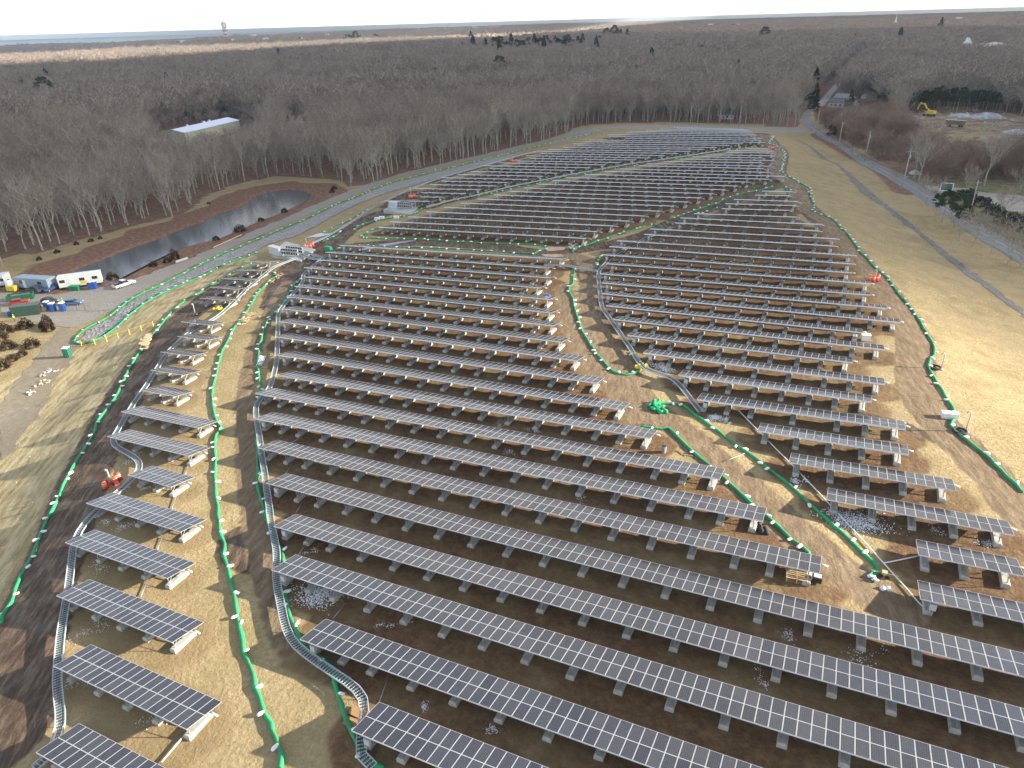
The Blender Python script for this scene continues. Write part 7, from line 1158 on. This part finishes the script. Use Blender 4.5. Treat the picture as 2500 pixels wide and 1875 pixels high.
def shrub(seed, R_, m_, n=700):
    r = random.Random(seed); C = MB(); vs = []; fs = []; T = MB()
    for k in range(7): a = r.uniform(0, 6.28); T.tube([(0, 0, -.1), (math.cos(a) * R_ * .5, math.sin(a) * R_ * .5, R_ * r.uniform(.5, 1.1))], .04, 3, cap=False)
    for k in range(n):
        d = Vector((r.gauss(0, 1), r.gauss(0, 1), abs(r.gauss(0, 1)))).normalized(); c = d * R_ * r.uniform(.55, 1.05) * (1 + .18 * math.sin(4 * d.x + seed)); c.z *= 1.1; s = R_ * .13; u = Vector((r.uniform(-1, 1), r.uniform(-1, 1), r.uniform(-1, 1))).normalized() * s; v = (d + u * .3).normalized() * s * 1.2
        k0 = len(vs); vs += [c - u, c + u, c + v]; fs.append((k0, k0 + 1, k0 + 2))
    C.add(vs, fs); return T.mesh('stems', M_bark), C.mesh('foliage', m_)
M_shr = twig_mat('juniper', (.055, .035, .018), (.075, .05, .026)); SV = [shrub(k, 1.5, M_shr) for k in range(3)]; BV2 = [shrub(10 + k, 1.6, twig_mat('bush%d' % k, (.03, .038, .022), (.05, .055, .03))) for k in range(2)]
def bush(p, var, s, lab, grp, sz=1.0):
    r0 = empty('shrub', P3(p), rng.uniform(0, 6.28)); r0.scale = (s, s, s * sz); tag(r0, lab, 'shrub', grp); put('stems', var[0], r0); put('foliage', var[1], r0)
SO = ['left of the yard slope', 'tall one at the yard slope', 'small one below the tall one', 'wide one above the road bend', 'below the wide one', 'at the frame edge above', 'reddish one at the frame edge', 'large at the frame edge below', 'low one at the frame edge', 'high at the frame edge']
for k, p in enumerate(POINTS['shrubs_left']): bush(p, SV[k % 3], [1.2, 1.15, 1.0, 1.15, .8, 1.3, 1.1, 1.2, .9, 1.0][k], 'brownish juniper on the lower left bank, ' + SO[k], 'junipers on the lower left bank', [1, 1.3, 1, .9, .9, 1, 1, 1, .8, 1][k])
SO2 = ['right of the white trailer', 'second along the near bank', 'tall one on the near bank', 'at the far part of the near bank', 'small one before it', 'near the pond head', 'at the pond head', 'thin one at the left bank', 'second thin one at the left bank', 'fourth thin one at the left bank', 'third thin one at the left bank', 'low one on the near bank', 'right of the pond head', 'beside it right of the pond head', 'on the far bank', 'on the far bank left']
for k, p in enumerate(POINTS['pond_shrubs']): bush(p, SV[(k + 1) % 3], [1.1, .9, .9, 1.25, .8, .8, .85, .6, .6, .6, .6, .8, .7, .8, .5, .5][k], 'dark brown shrub by the pond, ' + SO2[k], 'shrubs round the pond', 1.0 if k not in (2,) else 1.9)
for k, p in enumerate(POINTS['bushes_right']): bush(p, BV2[k % 2], [2.0, 2.1, 1.9, 2.2, 2.0][k], 'round dark bush on the right lawn, ' + ['farthest', 'second farthest', 'middle', 'second nearest', 'nearest'][k], 'round bushes on the right lawn', .8)
SBT = []
for k in range(3): T, C = bare_tree(700 + k, 8.5, 1.0, 650, low=.25, twr=.03, reach=1.0); SBT.append((T.mesh('trunk', M_bark, True), C.mesh('crown', [M_twig, M_bark])))
BR = ['on the lawn by the bushes', 'by the driveway mouth', 'at the right frame edge by the driveway', 'left of the entrance sign', 'by the pole with the pines', 'below the pines', 'at the right edge below the pines', 'first of the row along the road', 'second of the row along the road', 'third of the row along the road', 'fourth of the row along the road', 'fifth of the row along the road', 'sixth of the row along the road', 'nearest the right frame edge', 'between the ditch and the road']
for k, p in enumerate(POINTS['bare_right']): plant('bare_tree', p, SBT[k % 3], rng.uniform(.35, .5) if 7 <= k <= 12 else rng.uniform(.75, 1.1), 'small bare tree ' + BR[k], 'tree', 'small bare trees along the paved road')

# ---------------------------------------------------------------- clouds (their shade lies on the woods) and haze
def cloud(name, poly, alt, thick, lab, edge=170, dens=.93, res=90):
    off = np.array([math.cos(R(SUN_AZ)), math.sin(R(SUN_AZ))]) * alt / math.tan(R(SUN_EL)); P = np.array(poly, float) + off
    x0, y0 = P.min(0) - edge; x1, y1 = P.max(0) + edge; nx_, ny_ = res, res; X, Y = np.meshgrid(np.linspace(x0, x1, nx_), np.linspace(y0, y1, ny_)); X, Y = X.ravel(), Y.ravel(); pl = [tuple(q) for q in P]
    d = np.where(inpoly(X, Y, pl), 1, -1) * dline(X, Y, pl, True); f = smooth(-edge, edge * .5, d + noise2(X, Y, edge * 2.2, 41) * edge * .45); zt = alt + thick * (f + .25 * noise2(X, Y, 300, 42) * f); zb = alt - thick * .25 * f + .1 * thick * noise2(X, Y, 220, 43) * f
    V = np.r_[np.c_[X, Y, zt], np.c_[X, Y, zb - 1]]; ii = np.arange(nx_ * ny_).reshape(ny_, nx_); q = np.stack([ii[:-1, :-1], ii[:-1, 1:], ii[1:, 1:], ii[1:, :-1]], -1).reshape(-1, 4); n_ = nx_ * ny_
    k = f[q].max(1) > .01; q = q[k]; me_ = bpy.data.meshes.new(name); me_.from_pydata(V.tolist(), [], q.tolist() + (q[:, ::-1] + n_).tolist()); at = me_.attributes.new('body', 'FLOAT', 'POINT'); at.data.foreach_set('value', np.r_[f, f].astype(np.float32))
    m = bpy.data.materials.new(name); m.use_nodes = True; nt = m.node_tree; nt.nodes.clear(); out = nt.nodes.new('ShaderNodeOutputMaterial'); mx = nt.nodes.new('ShaderNodeMixShader'); tr = nt.nodes.new('ShaderNodeBsdfTransparent'); df = nt.nodes.new('ShaderNodeBsdfDiffuse'); tl = nt.nodes.new('ShaderNodeBsdfTranslucent'); m2 = nt.nodes.new('ShaderNodeMixShader')
    for nn_ in (df, tl): nn_.inputs[0].default_value = (.95, .95, .95, 1)
    m2.inputs[0].default_value = .55; nt.links.new(df.outputs[0], m2.inputs[1]); nt.links.new(tl.outputs[0], m2.inputs[2]); a = nt.nodes.new('ShaderNodeAttribute'); a.attribute_name = 'body'; mu = nt.nodes.new('ShaderNodeMath'); mu.operation = 'MULTIPLY'; mu.inputs[1].default_value = dens
    nt.links.new(a.outputs['Fac'], mu.inputs[0]); nt.links.new(mu.outputs[0], mx.inputs[0]); nt.links.new(tr.outputs[0], mx.inputs[1]); nt.links.new(m2.outputs[0], mx.inputs[2]); nt.links.new(mx.outputs[0], out.inputs[0]); me_.materials.append(m); me_.update()
    tag(put(name, me_), lab, 'cloud')
cloud('cloud', [(-420, 40), (-230, 98), (-130, 145), (-60, 172), (30, 190), (160, 205), (900, 500), (2500, 3500), (4000, 9000), (3500, 27000), (-5200, 27000)] + BAND_LOW[::-1] + [(-4200, 1500), (-2300, 700), (-1400, 300)], 700, 14, 'broad white cloud high over the woods, above the frame', 70, .80, 360)
cloud('cloud', BAND_HIGH + [(-7900, 26000), (-22000, 20000), (-12000, 3500)], 900, 16, 'distant flat cloud over the coast, above the frame', 110, .8, 260)
mb = MB(); mb.box((0, 0, (62 - 95) / 2), (64000, 64000, 62 + 95)); hz = mb.build('haze', []) if False else None
hm = bpy.data.materials.new('haze'); hm.use_nodes = True; nt = hm.node_tree; nt.nodes.clear(); out = nt.nodes.new('ShaderNodeOutputMaterial'); pv = nt.nodes.new('ShaderNodeVolumePrincipled'); pv.inputs['Color'].default_value = (.66, .80, 1.0, 1); pv.inputs['Density'].default_value = HAZE; pv.inputs['Anisotropy'].default_value = .2; nt.links.new(pv.outputs[0], out.inputs['Volume'])
zlo = float(ZG.min()) - 1.0; mb = MB(); mb.box((0, 0, (62 + zlo) / 2), (66000, 66000, 62 - zlo)); tag(mb.build('haze', hm), 'thin pale haze over the land', 'haze', None, 'stuff')
print('objects', len(bpy.data.objects))
